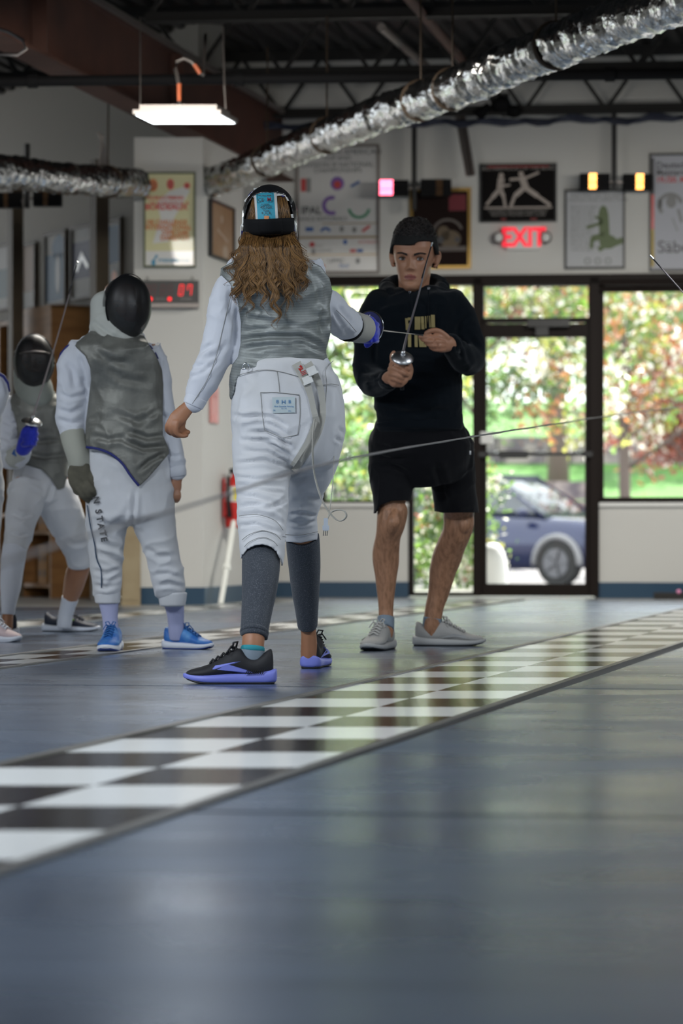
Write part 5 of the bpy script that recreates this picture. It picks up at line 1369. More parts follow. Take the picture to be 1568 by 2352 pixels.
# vest
vest_poly = [(560, 570), (548, 592), (500, 620), (497, 634), (508, 632), (528, 652), (545, 690), (553, 740), (552, 790), (546, 820), (534, 836), (527, 862), (524, 900), (529, 918), (535, 902), (538, 884), (545, 866), (572, 850), (600, 842), (640, 836), (700, 835), (745, 838), (753, 831), (748, 806), (758, 770), (761, 745), (757, 700), (763, 668), (757, 640), (737, 612), (705, 596), (680, 570), (560, 570)]
vt = [(625, 582, 62), (622, 600, 96), (622, 620, 123), (633, 650, 128), (648, 690, 117), (655, 730, 109), (653, 770, 107), (647, 800, 107), (643, 835, 112), (645, 880, 118), (648, 940, 121)]
mb = MB(); limb(mb, pr(Y1, vt, .75), 40, 8); me = fuse(mb, .006, 3)
wrinkle(me, .009, (7, 7, 13), 9, [([(543, 783), (580, 776), (619, 773), (693, 774), (725, 788), (748, 806)], 6, .012), ([(560, 800), (610, 792), (650, 790)], 6, .006), ([(668, 786), (700, 790), (745, 812)], 5, .010), ([(560, 765), (590, 758), (620, 760)], 6, .005),
     ([(570, 700), (556, 728), (552, 752)], 7, .007), ([(725, 622), (745, 655), (752, 690)], 6, .007), ([(708, 612), (728, 650), (738, 700)], 6, .005), ([(745, 700), (738, 740), (744, 770)], 6, .006), ([(650, 740), (665, 745), (690, 738)], 8, .004)])
keep(me, lambda q, c: inpoly(q, vest_poly) & ((c[:, 1] < Y1 + .02) | ((q[:, 1] < 850) & (q[:, 0] > 560)) | (q[:, 0] < 560))); snap(me, vest_poly)
ve = put(me, 'vest', M['lame'], f1, thick=.004)
# breeches
mb = MB(); limb(mb, pr(Y1, hip1, .86), 32, 6, cap=.25); limb(mb, pr(Y1, legL, 1.1), 26, 6); limb(mb, pr(Y1, legR, 1.05), 26, 6)
limb(mb, pr(Y1 - .06, [(600, 905, 52), (603, 950, 62), (604, 1000, 62), (602, 1040, 55)], .95)); limb(mb, pr(Y1 - .05, [(720, 905, 46), (722, 950, 56), (720, 1000, 54), (718, 1030, 46)], .95))
me = fuse(mb, .0062, 5)
wrinkle(me, .0045, (8, 8, 13), 21, [
    ([(533, 955), (560, 957), (590, 953)], 5, .010), ([(546, 966), (590, 955), (625, 958), (655, 978)], 4.5, .012), ([(575, 994), (610, 992), (640, 1004), (672, 1036)], 5, .014), ([(558, 1011), (600, 1012), (640, 1028), (669, 1052)], 5, .012),
    ([(610, 966), (640, 985), (663, 1004)], 4.5, .008), ([(600, 1005), (640, 1012), (668, 1024)], 4, .009), ([(560, 1035), (620, 1040), (660, 1062)], 4, .007), ([(543, 1064), (605, 1058), (666, 1074)], 4.5, .010), ([(546, 1096), (593, 1102), (640, 1094), (665, 1086)], 4.5, .011), ([(546, 1117), (575, 1111), (649, 1117)], 5, .010),
    ([(546, 1137), (585, 1142), (619, 1152), (657, 1169)], 4.5, .009), ([(560, 1126), (600, 1124), (652, 1134)], 4, .007), ([(546, 1186), (590, 1180), (630, 1190), (652, 1206)], 4.5, .010), ([(548, 1208), (587, 1204), (640, 1222)], 4, .009), ([(549, 1166), (570, 1160), (600, 1160)], 4, .009), ([(612, 1170), (640, 1158), (662, 1140)], 5, .009),
    ([(665, 1183), (690, 1176), (726, 1186)], 4, .008), ([(664, 1200), (695, 1203), (728, 1196)], 4, .007), ([(680, 1150), (705, 1140), (735, 1148)], 6, .006), ([(670, 1110), (700, 1096), (740, 1092)], 6, .006), ([(728, 975), (705, 1030), (674, 1082)], 6, .020), ([(722, 900), (730, 940), (727, 975)], 6, .010), ([(775, 880), (780, 900), (790, 915)], 4, .005), ([(778, 985), (786, 992), (792, 1000)], 4, .008), ([(770, 1005), (778, 1012), (784, 1016)], 4, .008)])
hemL = [(545, 1300), (556, 1274), (566, 1261), (584, 1252), (602, 1249), (622, 1254), (636, 1266), (645, 1284), (650, 1300)]
def cutp(q, c):
    k = np.ones(len(q), bool); L_ = (q[:, 0] < 654) & (c[:, 1] < Y1 + .02) & (q[:, 1] > 1200)
    yl = np.interp(q[:, 0], [p[0] for p in hemL], [p[1] for p in hemL]); k &= ~(L_ & (q[:, 1] > yl))
    R_ = (~L_) & (q[:, 1] > 1200); yr = np.interp(q[:, 0], [655, 690, 732], [1244, 1247, 1238]); k &= ~(R_ & (q[:, 1] > yr)); return k
keep(me, cutp); snap(me, hemL[1:-1], 7); snap(me, [(650, 1244), (690, 1247), (736, 1238)], 7)
br = put(me, 'breeches', M['cloth_b'], f1, thick=.004)
surf = me.copy(); surf.transform(Matrix.Translation(Vector(b1)))
for ln in ([(545, 862), (600, 850), (640, 853), (690, 866)], [(636, 853), (640, 878), (642, 900)], [(598, 901), (640, 902), (687, 907)], [(598, 901), (602, 950), (607, 988)], [(607, 988), (628, 997), (647, 1006)], [(647, 1006), (668, 1002), (684, 998)], [(684, 998), (689, 950), (687, 907)],
           [(765, 828), (748, 850), (750, 880), (747, 930)], [(740, 885), (760, 882), (778, 885)], [(549, 1185), (590, 1182), (630, 1195), (650, 1218)], [(556, 1240), (572, 1228), (602, 1219), (630, 1226), (645, 1240)], [(561, 1256), (574, 1244), (602, 1234), (626, 1242), (637, 1254)], [(655, 1228), (690, 1229), (730, 1221)]):
    mb = MB(); seam(mb, surf, ln, .0011, .0012); pbuild(mb, 'stitching', M['seam_line'], br, b1)
lab = MB(); ribbon(lab, surf, [(651, 912), (651.5, 930), (652, 948)], 52, .0015, .004); lo = pbuild(lab, 'pocket_label', nmat('label_cloth', (.50, .58, .60), .7), br, b1, False)
ys = on_surface(surf, 651, 930) - .008
def plabel(txts, mat, name, parent, base, Y, bold=.0):
    mb = MB()
    for tx, px, py, spx in txts: p = P(px, py, Y); mb.text(tx, p.x, p.z, spx / F * Y, Y, bold=bold)
    return mb.build(name, mat, parent, M=Matrix.Translation(-Vector(base)))
plabel([('B', 637, 926, 11), ('H', 651, 928, 14), ('B', 665, 926, 11), ('Blue Gauntlet Fencing', 652, 935, 5), ('U S A', 652, 940, 5), ('XL', 630, 944, 5), ('size', 665, 945, 4.5)], nmat('label_blue', (.02, .18, .45), .6), 'label_lettering', lo, b1, ys)
# straps of the vest with buckles, D ring
ms = MB(); ribbon(ms, surf, [(680, 834), (700, 872), (712, 905), (720, 940), (727, 970), (722, 975)], [22, 20, 14, 13, 15, 8], .002, .006); ribbon(ms, surf, [(706, 834), (722, 860), (735, 890), (741, 930), (738, 970), (720, 1015), (690, 1060), (674, 1082)], [20, 18, 15, 14, 15, 15, 16, 14], .002, .005); ribbon(ms, surf, [(725, 968), (708, 1010), (690, 1040), (670, 1070)], [12, 11, 10, 10], .002, .008)
st = pbuild(ms, 'strap', M['strap'], f1, b1, False)
def quadbox(mb, px, py, w_, h, ang, Y, th):
    c = P(px, py, Y); k = Y / F; R = Matrix.Rotation(ang, 4, 'Y'); mb.box(-w_ / 2 * k, w_ / 2 * k, -th, 0, -h / 2 * k, h / 2 * k, Matrix.Translation(c) @ R)
mb = MB(); yb = on_surface(surf, 705, 872) - .010
quadbox(mb, 706, 872, 22, 16, -.42, yb, .006); quadbox(mb, 708, 879, 24, 5, -.42, yb - .003, .006); quadbox(mb, 715, 850, 21, 15, -.42, yb, .006); quadbox(mb, 720, 858, 24, 5, -.42, yb - .003, .006)
pbuild(mb, 'buckle', M['white'], st, b1, False)
mb = MB(); quadbox(mb, 695, 850, 15, 26, -.42, yb + .001, .003); l2 = pbuild(mb, 'care_label', nmat('care_label_cloth', (.45, .45, .42), .7), st, b1, False)
mb = MB(); MT = Matrix.Translation(P(694, 848, yb - .004)) @ Matrix.Rotation(-1.1, 4, 'Y'); mb.text('AF', 0, .0, .017, 0, M=MT, bold=.0006)
for k in range(3): mb.box(-.009, .009, -.0005, .0, -.006 - k * .005, -.004 - k * .005, Matrix.Translation(P(694, 850, yb - .004)) @ Matrix.Rotation(-.42, 4, 'Y'))
pbuild(mb, 'care_print', M['red'], l2, b1, False)
mb = MB(); yd = on_surface(surf, 564, 845) - .03; mb.tube([P(556, 848, yd), P(557, 839, yd), P(564, 833, yd - .004), P(571, 837, yd), P(572, 846, yd)], .0022, 7); mb.tube([P(556, 847, yd), P(572, 846, yd)], .0035, 7)
pbuild(mb, 'd_ring', M['chrome'], st, b1)
# leggings
for rows, nm in (([(599, 1236, 42, -.19), (599, 1265, 43, -.215), (599, 1300, 44, -.255), (596, 1350, 41, -.33), (590, 1400, 36, -.39), (585, 1440, 33, -.44), (583, 1466, 32.5, -.46)], 'L'), ([(695, 1230, 38, .3), (696, 1255, 39, .33), (699, 1300, 37, .38), (701, 1350, 33, .44), (704, 1400, 27, .49), (706, 1441, 23, .53)], 'R')):
    mb = MB(); limb(mb, pr(Y1, rows, 1.0), 32, 8, cap=0); me2 = fuse(mb, .006, 2)
    if nm == 'L': keep(me2, lambda q, c: q[:, 1] < np.interp(q[:, 0], [548, 580, 618], [1459, 1461, 1473]))
    o = put(me2, 'legging', M['legging'], f1, thick=.003)
    r0, r1 = rows[-1], rows[-2]
mb = MB(); limb(mb, pr(Y1, [(584, 1450, 33.6, -.452), (583.5, 1455, 33.4, -.456)], 1.0), 28, 2, cap=.2); pbuild(mb, 'legging_cuff', M['legging'], f1, b1)
mb = MB(); limb(mb, pr(Y1, [(580, 1492, 27.5, -.475, .95), (579, 1505, 28, -.478, .85), (577, 1525, 27, -.48, .7)]), 24, 3, cap=.1); sk_ = pbuild(mb, 'ankle_sock', nmat('grey_sock', (.22, .27, .32), .85, bump=(300, .4, .001)), f1, b1)
mb = MB(); limb(mb, pr(Y1, [(580.5, 1487, 27.5, -.474, .97), (580, 1493, 28.2, -.475, .97)]), 24, 2, cap=.3); pbuild(mb, 'sock_band', nmat('teal_band', (.02, .25, .30), .8), sk_, b1)
PERI = nmat('periwinkle_foam', (.19, .22, .66), .5); BLKM = nmat('black_mesh_upper', (.010, .010, .013), .7, bump=(300, .5, .001)); RUB = nmat('black_rubber', (.012, .012, .012), .6)
chev = [[(.175, .040), (.165, .050), (.095, .060), (.06, .062), (.12, .052), (.055, .036), (.04, .030), (.075, .030), (.11, .034)], [(.196, .024), (.200, .024), (.192, .034), (.188, .034)]]
s1 = shoe(f1, b1, (-.236, 8.915, .0005), PI - .02, .279, (BLKM, PERI, RUB, BLKM), name='running_shoe', logo=(PERI, chev), height=1.22)
s2 = shoe(f1, b1, (-.109, 9.97, .0005), math.radians(80), .279, (BLKM, PERI, RUB, BLKM), name='running_shoe', logo=(PERI, chev), height=1.22)
# stripes on the heel of the near sole
mb = MB()
for k in range(9): x = -.245 - k * .0065; mb.bar((x - .004, 8.874, .032), (x + .004, 8.876, .046), .0028, .002)
pbuild(mb, 'sole_slots', RUB, s1, b1, False)
# mask from behind
mc = P(619, 500, Y1 + .01); k1 = Y1 / F
mb = MB(); vs = []; fs = []; nn_, mm_ = 56, 40
for j in range(mm_ + 1):
    th = PI * j / mm_
    for i in range(nn_):
        a = 2 * PI * i / nn_; vs.append(mc + Vector((65 * k1 * math.sin(th) * math.cos(a), .165 * math.sin(th) * math.sin(a) + .03, (78 if math.cos(th) > 0 else 90) * k1 * math.cos(th))))
fs = [(j * nn_ + i, (j + 1) * nn_ + i, (j + 1) * nn_ + (i + 1) % nn_, j * nn_ + (i + 1) % nn_) for j in range(mm_) for i in range(nn_)]
mb.add(vs, fs); me = fuse(mb, .004, 1)
open_p = [(559, 600), (558, 540), (559, 500), (566, 470), (580, 449), (600, 441), (640, 441), (656, 447), (668, 466), (675, 500), (677, 540), (678, 600)]
keep(me, lambda q, c: ~((c[:, 1] < mc.y - .02) & inpoly(q, open_p + [open_p[0]])) & (c[:, 2] > mc.z - .125)); snap(me, open_p, 5)
mk1 = put(me, 'fencing_mask', M['mask_blk'], f1, thick=.005)
mb = MB()
def mdep(px, py, off=0.0):   # depth of the mask's back shell under a picture point
    x = (px - 619) / 65.0; z = (500 - py) / (78.0 if py < 500 else 90.0); q = max(0, 1 - x * x - z * z); return mc.y + .03 - .165 * math.sqrt(q) - off
def mrib(mb, pts, w_, off, th=.003):
    A = catn(np.array(pts, float), 6); vs = []
    for i, a in enumerate(A):
        d = A[min(i + 1, len(A) - 1)] - A[max(i - 1, 0)]; d /= np.hypot(*d) + 1e-9; q = np.array([-d[1], d[0]])
        for s in (-1, -.5, 0, .5, 1):
            x, y = a + q * w_ / 2 * s; vs.append(P(x, y, mdep(x, y, off)))
    fs = [(5 * i + k, 5 * i + k + 1, 5 * i + k + 6, 5 * i + k + 5) for i in range(len(A) - 1) for k in range(4)]
    mb.add(vs, fs)
for pts, w_ in (([(562, 463), (568, 456), (582, 450), (588, 449)], 4.5), ([(634, 447), (645, 446), (656, 448), (664, 460)], 4.5), ([(557, 498), (557, 512), (553, 524), (552, 555)], 2.6), ([(671, 492), (673, 503), (679, 518), (681, 545), (681, 568)], 4)): mrib(mb, pts, w_, .004)
tr_ = mb.build('white_trim', M['white'], mk1, smooth=True, M=Matrix.Translation(-Vector(b1)))
tr_.modifiers.new('t', 'SOLIDIFY').thickness = .003
mb = MB()
for pts, w_ in (([(572, 452), (579, 444), (588, 439)], 9), ([(634, 439), (645, 443), (654, 449)], 9), ([(556, 530), (556, 550), (556, 568)], 7), ([(673, 508), (676, 530), (678, 560)], 10)): mrib(mb, pts, w_, .002)
o = mb.build('navy_lining', M['navy'], mk1, smooth=True, M=Matrix.Translation(-Vector(b1))); o.modifiers.new('t', 'SOLIDIFY').thickness = .002
# tongue with label
mb = MB(); mrib(mb, [(608, 430), (609, 445), (611, 475), (613, 505)], 52, .010); tg_ = mb.build('tongue', M['white'], mk1, smooth=True, M=Matrix.Translation(-Vector(b1))); tg_.modifiers.new('t', 'SOLIDIFY').thickness = .004
mb = MB(); mrib(mb, [(607.5, 433), (608.5, 447), (610.5, 477), (612, 503)], 41, .0125); o = mb.build('size_label', nmat('label_turquoise', (.04, .33, .46), .6), tg_, smooth=True, M=Matrix.Translation(-Vector(b1)))
mb = MB()
for tx, px, py, s in (('SIZE / TAILLE / GROSSE', 608, 450, 2.9), ('CE', 599, 463, 11), ('EN 13567:2002', 609, 470, 3.0), ('400 NW', 611, 479, 7.5), ('W2554', 611, 485.5, 4.5), ('B  H  B', 611, 492, 7)):
    Yq = mdep(px, py, .019); p = P(px, py, Yq); mb.text(tx, p.x, p.z, s * Yq / F, Yq, bold=.0002)
for x0, y0, x1, y1 in ((590, 443, 626, 443), (590, 466, 626, 464), (590, 443, 591, 466), (626, 442, 627, 464), (596, 473, 624, 472)): mb.tube([P(x0, y0, mdep(x0, y0, .018)), P(x1, y1, mdep(x1, y1, .018))], .0005, 4)
mb.build('label_print', M['ink'], o, M=Matrix.Translation(-Vector(b1)))
mb = MB(); Yq = mdep(618, 462, .019); p = P(618, 462, Yq); mb.text('M', p.x, p.z, 12 * k1, Yq, bold=.0006); mb.build('label_m', nmat('dark_red_print', (.25, .02, .05), .6), o, M=Matrix.Translation(-Vector(b1)))
mb = MB(); Yq = mdep(612, 499, .018); quadbox(mb, 612, 499.5, 11, 7, 0, Yq, .001); mb.build('orange_tag', nmat('orange_tag', (.75, .30, .12), .6), o, M=Matrix.Translation(-Vector(b1)))
mb = MB(); mrib(mb, [(558, 521), (575, 522), (598, 521.5), (640, 520), (662, 519), (676, 519)], 37, .016); mrib(mb, [(594, 521), (620, 520), (648, 519)], 35, .0185); o = mb.build('elastic_strap', M['matt_black'], mk1, smooth=True, M=Matrix.Translation(-Vector(b1))); o.modifiers.new('t', 'SOLIDIFY').thickness = .003
plabel([('S', 676, 527, 11), ('absolute', 677, 540, 4)], M['white'], 'side_print', mk1, b1, mdep(674, 530, .01))
# hair: long curly strands in clumps
def hair_mat(name, c1, c2, rough=.38):
    m = nmat(name, c1, rough, spec=.4); n = m.node_tree.nodes; L = m.node_tree.links
    g = n.new('ShaderNodeNewGeometry'); mx = n.new('ShaderNodeMixRGB'); mx.inputs[1].default_value = (*c1, 1); mx.inputs[2].default_value = (*c2, 1)
    L.new(g.outputs['Random Per Island'], mx.inputs[0]); L.new(mx.outputs[0], n['Principled BSDF'].inputs['Base Color']); return m
HB = hair_mat('brown_hair', (.016, .007, .003), (.33, .17, .055), .42)
rg = np.random.default_rng(12); mb = MB()
def strand(mb, pts, r0, r1, n=5):
    m = len(pts); mb.tube(pts, [r0 * min(1, .35 + 3 * i / m) + (r1 - r0) * (i / (m - 1)) ** 1.5 for i in range(m)], n)
clumps = []
for i in range(74):
    u = rg.random(); x0 = 562 + u * 112; d = (u - .42)
    layer = rg.random()
    yend = {0: 640, 1: 655, 2: 690, 3: 650, 4: 672}[int(rg.integers(0, 5))] + rg.normal() * 12
    xe = x0 + d * 70 + rg.normal() * 11
    if x0 > 648: yend = 600 + rg.random() * 60; xe = x0 + 22 + rg.random() * 12
    clumps.append((x0, 531 + 8 * rg.random(), xe, yend, layer))
clumps += [(566, 545, 546, 600, .1), (574, 545, 541, 606, .0), (575, 548, 562, 655, .2), (590, 548, 582, 672, .1), (604, 545, 607, 700, 0), (612, 548, 628, 695, 0), (618, 548, 642, 728, .0), (622, 548, 634, 735, .05), (640, 548, 668, 655, 0), (650, 545, 684, 668, .05), (655, 545, 700, 604, .1), (662, 548, 712, 606, 0), (645, 545, 673, 640, .1), (585, 548, 600, 668, .1), (630, 548, 652, 640, .1)]
for ci, (x0, y0, xe, ye, layer) in enumerate(clumps):
    ph = rg.random() * 6.28; wl = 34 + rg.random() * 30; am = 3.5 + rg.random() * 6; ns = 22
    for s_ in range(ns):
        jx, jy, jp = rg.normal() * 4.6, rg.normal() * 2, rg.normal() * .28; tight = rg.random(); pts = []
        m = 20
        for k in range(m + 1):
            t_ = k / m; y = y0 + (ye + jy * 6 - y0) * t_; x = x0 + (xe - x0) * t_ ** 1.25 + jx * (1 - .80 * t_ ** 1.3) + am * (.25 + t_) * math.sin(2 * PI * (y - y0) / wl + ph + jp)
            zc = math.sin(min(1, t_ * 1.5) * PI / 2)
            cur = -(.150 - .045 * zc) + .045 * abs((x - 615) / 75.0) ** 2 - (1 - layer) * .012 + .005 * math.cos(2 * PI * (y - y0) / wl + ph) + jp * .004
            dv = .138 * math.sqrt(max(0, 1 - ((x - 638) / 130.0) ** 2)) + .012; f_ = min(1, max(0, (y - 533 - 22 * layer) / (30 + 34 * layer))); cur = (-.088 + .03 * ((x - 617) / 60) ** 2) * (1 - f_) + min(cur, -dv - (1 - layer) * .010) * f_
            pts.append(P(x, y, Y1 + cur + .004))
        strand(mb, pts, .0012, .0004)
for i in range(420):   # flat hair seen inside the mask opening
    x0 = 566 + rg.random() * 106; q = []
    for k in range(8):
        t_ = k / 7; y = 452 + 88 * t_; x = 617 + (x0 - 617) * (.72 + .28 * math.sin(t_ * 1.5)); q.append(P(x + rg.normal() * .5, y, mdep(x, y, -.010 + rg.random() * .006)))
    mb.tube(q, .0011, 4)
hr = mb.build('hair', HB, f1, smooth=True, M=Matrix.Translation(-Vector(b1)))
mb = MB(); limb(mb, pr(Y1 - .015, [(618, 455, 30), (618, 468, 44), (618, 490, 52), (617, 520, 55), (616, 545, 56), (614, 575, 56), (612, 605, 50), (612, 625, 40)], .98)); pbuild(mb, 'hair_base', nmat('dark_hair', (.018, .008, .004), .6), f1, b1)
# glove on the far hand and its cuff
mb = MB(); A = pr(Y1, [(806, 748, 35, .43), (822, 753, 35, .50), (832, 755, 33, .54)], 1.0); limb(mb, A, 26, 4, cap=.08, hint=(0, 0, 1)); gc = pbuild(mb, 'glove_cuff', M['strap'], f1, b1)
mb = MB(); limb(mb, pr(Y1, [(797, 748, 36, .38), (801, 749, 36, .40)], 1.0), 26, 2, cap=.1, hint=(0, 0, 1)); pbuild(mb, 'cuff_lining', M['matt_black'], gc, b1)
mb = MB(); Yg = Y1 + .6
limb(mb, pr(Yg, [(827, 756, 30, -.05), (838, 760, 29, -.03), (848, 763, 26, .0), (855, 763, 20, .03)], .9), 20, hint=(0, 0, 1))
for k, (y0, y1) in enumerate(((743, 745), (756, 757), (769, 770), (781, 781))): finger(mb, Yg, [(842, y0, -.035), (853, y0 + 1, -.05), (863, y1, -.03), (864, y1 + 1, .01), (856, y1 + 1, .03)], 7.5)
finger(mb, Yg, [(838, 738, -.03), (849, 733, -.02), (857, 737, .0), (862, 744, .02)], 7)
limb(mb, pr(Yg, [(838, 772, 14, -.01), (845, 784, 12, 0), (842, 793, 7, 0)], .9), 12)
me = fuse(mb, .004, 3); wrinkle(me, .003, (20, 20, 20), 5); put(me, 'glove', M['royal'], f1)

# foil of this fencer: guard, pad, blade bending up to the man's fingers
def foil(label, grip, guard, gdir, gr, blade_pts, mats, r0=.0042, base=None, pad=None):
    """grip: list of points; guard centre + direction; blade points"""
    t = thing('foil', label, 'fencing foil', guard); B = Vector(guard); D = Vector(gdir).normalized(); Q = D.to_track_quat('Z', 'Y').to_matrix().to_4x4()
    mb = MB(); vs = []; fs = []; R = [(0, .022), (.25, .021), (.5, .017), (.75, .010), (.93, .002), (1, -.004), (1.0, -.006), (.92, -.001), (.74, .007), (.5, .014), (.25, .018), (0, .019)]
    for r, z in R:
        for k in range(36): a = 2 * PI * k / 36; vs.append(Q @ Vector((gr * r * math.cos(a), gr * r * math.sin(a), z * gr / .06)))
    for j in range(len(R) - 1):
        for k in range(36): fs.append((j * 36 + k, j * 36 + (k + 1) % 36, (j + 1) * 36 + (k + 1) % 36, (j + 1) * 36 + k))
    mb.add(vs, fs); mb.tube([Q @ Vector((0, 0, .012)), Q @ Vector((0, 0, .032))], [.012, .008], 14); g = mb.build('guard', mats[0], t, smooth=True)
    if pad:
        mb = MB(); mb.tube([Q @ Vector((0, 0, -.003)), Q @ Vector((0, 0, .008))], gr * .94, 30); mb.build('guard_pad', pad, g)
    n = len(blade_pts) ; A = catn([tuple(Vector(p) - B) for p in blade_pts], 10); m = len(A)
    mb = MB(); mb.tube([Vector(a) for a in A], [r0 - (r0 - .0017) * i / (m - 1) for i in range(m)], 6); mb.build('blade', mats[1], t, smooth=True)
    e = Vector(A[-1]); d = (Vector(A[-1]) - Vector(A[-2])).normalized()
    mb = MB(); mb.tube([e - d * .15, e - d * .004], .0026, 7); mb.build('tip_tape', M['black'], t)
    mb = MB(); mb.tube([e - d * .006, e + d * .002, e + d * .012], [.0035, .0036, .0030], 10); mb.build('point', M['chrome'], t)
    mb = MB(); G = [Vector(p) - B for p in grip]; mb.tube(G, [.009, .012, .012, .010][:len(G)] if len(G) <= 4 else .011, 10); mb.ellipsoid(G[-1], .012, .012, .012); mb.build('grip', M['black'], t, smooth=True)
    return t
BR = nmat('blade_steel', (.42, .36, .36), .35, .9)
gp = P(849, 752, Y1 + .72)
foil('foil with a dark blue padded guard held by the fencer seen from behind', [gp - Vector((.045, .10, 0)), gp - Vector((.02, .05, 0)), gp], gp, (.60, .80, .0), .059,
     [P(868, 757, Y1 + .72), P(895, 761, Y1 + .95), P(930, 765, Y1 + 1.25), P(970, 770, Y1 + 1.58)], (M['steel_dark'], BR), .0038, pad=M['navy'])
mb = MB(); mb.tube([gp + Vector((.059 * math.cos(a) * .80, -.059 * math.cos(a) * .60 - .002, .059 * math.sin(a))) for a in np.linspace(0, 2 * PI, 30)], .0022, 6)
tf = bpy.data.objects['foil']; mb.build('guard_rim', M['chrome'], tf, M=Matrix.Translation(-tf.location))
mb = MB(); q = P(851, 731, Y1 + .685); mb.text('M', q.x - .008, q.z, .018, q.y, bold=.001); mb.build('guard_emblem', M['white'], tf, M=Matrix.Translation(-tf.location))
# body cord with its plug
t = thing('body_cord', 'thin grey body cord with a three pin plug dangling behind the breeches', 'cord', P(745, 1210, Y1 - .13)); yc = Y1 - .16
pts = [(722, 962, on_surface(surf, 722, 962) - .02), (718, 1000, yc - .02), (717, 1050, yc - .02), (722, 1095, yc), (735, 1140, yc), (752, 1172, yc), (770, 1192, yc), (783, 1196, yc), (794, 1186, yc), (790, 1174, yc), (775, 1171, yc), (762, 1175, yc), (755, 1185, yc), (750, 1197, yc)]
mb = MB(); A = catn(pts, 8); mb.tube([P(*a) - t.location for a in A], .0021, 7); A2 = [P(a[0] + 2.2, a[1] + .5, a[2] + .003) - t.location for a in A[:90]]; mb.tube(A2, .0017, 6); mb.build('cable', M['strap'], t, smooth=True)
mb = MB(); A = catn([(767, 1045, yc + .1), (766, 1080, yc + .05), (762, 1130, yc), (757, 1170, yc), (753, 1188, yc)], 6); mb.tube([P(*a) - t.location for a in A], .0015, 6); mb.build('thin_wire', M['strap'], t, smooth=True)
mb = MB(); k = yc / F; c = P(748, 1204, yc) - t.location; mb.box(c.x - .007, c.x + .007, -.006, .006, c.z - .022, c.z + .02, Matrix.Translation((0, c.y, 0))); mb.box(c.x - .011, c.x + .011, -.007, .007, c.z - .02, c.z - .004, Matrix.Translation((0, c.y, 0))); pl = mb.build('plug', nmat('clear_plastic', (.5, .55, .62), .15), t)
mb = MB()
for s in (-.006, 0, .006): mb.tube([c + Vector((s, 0, -.02)), c + Vector((s - .002, 0, -.038))], .0017, 6)
mb.build('pin', M['chrome'], pl)
# ================================================================== the young man in the black hoodie
Y2 = 11.6
b2 = ((962 - 784) / F * 11.75, 11.75, 0)
f2 = person('man in black hoodie and black shorts with short dark hair testing a foil', b2)
torso2 = [(950, 668, 62), (952, 684, 92), (956, 704, 112), (959, 740, 110), (959, 790, 106), (959, 840, 102), (960, 900, 100), (962, 950, 99), (963, 985, 98)]
hip2 = [(963, 955, 95, .02), (964, 1000, 110, .05), (966, 1040, 114, .09), (966, 1072, 110, .13)]
l2 = [(903, 1020, 57, .10), (901, 1080, 54, .08), (900, 1130, 47, .05), (899, 1160, 40, .03)]
r2 = [(1028, 1020, 58, .14), (1036, 1080, 54, .18), (1043, 1130, 51, .24), (1050, 1170, 47, .30)]
l2s = [(901, 1175, 35, .03), (897, 1205, 33, .02), (891, 1232, 29, .04), (886, 1267, 31, .07), (886, 1295, 30, .08), (886, 1323, 25.5, .08), (886, 1351, 22, .08), (886, 1380, 18.5, .08), (886, 1407, 17, .08), (886, 1436, 18, .07), (884, 1455, 19, .04)]
r2s = [(1052, 1183, 35, .32), (1053, 1205, 35, .32), (1047, 1228, 33, .33), (1036, 1253, 33, .36), (1026, 1281, 34, .39), (1017, 1309, 31, .40), (1012, 1337, 27.5, .41), (1006, 1365, 24, .42), (998, 1393, 21.5, .42), (994, 1418, 21, .42), (991, 1438, 20, .42), (991, 1455, 17, .42)]
aL2 = [(880, 698, 40), (864, 726, 41), (853, 765, 39), (848, 820, 37, 0), (850, 862, 37, -.03), (866, 880, 33, -.12), (884, 876, 28, -.22), (897, 869, 23, -.29)]
aR2 = [(1032, 698, 40), (1052, 726, 41), (1066, 765, 40), (1075, 805, 38, 0), (1076, 826, 36, -.05), (1062, 822, 33, -.15), (1046, 805, 28, -.25), (1035, 790, 22, -.32)]
mb = MB()
limb(mb, pr(Y2, scl(torso2[:-1], .86), .55), cap=.15); limb(mb, pr(Y2, scl(hip2, .84), .6), cap=.2)
limb(mb, pr(Y2, scl(l2, .78), 1.0) + pr(Y2, l2s, 1.0)); limb(mb, pr(Y2, scl(r2, .72), 1.0) + pr(Y2, r2s, 1.0))
limb(mb, pr(Y2, [(906, 1178, 13, -.02, .8), (904, 1200, 15, -.04, .8), (898, 1220, 12, -.02, .8)]), 12); limb(mb, pr(Y2, [(1063, 1190, 15, .28, .8), (1066, 1208, 16, .27, .8), (1058, 1224, 13, .29, .8)]), 12)
limb(mb, pr(Y2, scl(aL2, .76), 1)); limb(mb, pr(Y2, scl(aR2, .76), 1))
limb(mb, pr(Y2, [(948, 700, 44), (949, 680, 36), (950, 655, 35), (951, 625, 38, .02)], 1.1))
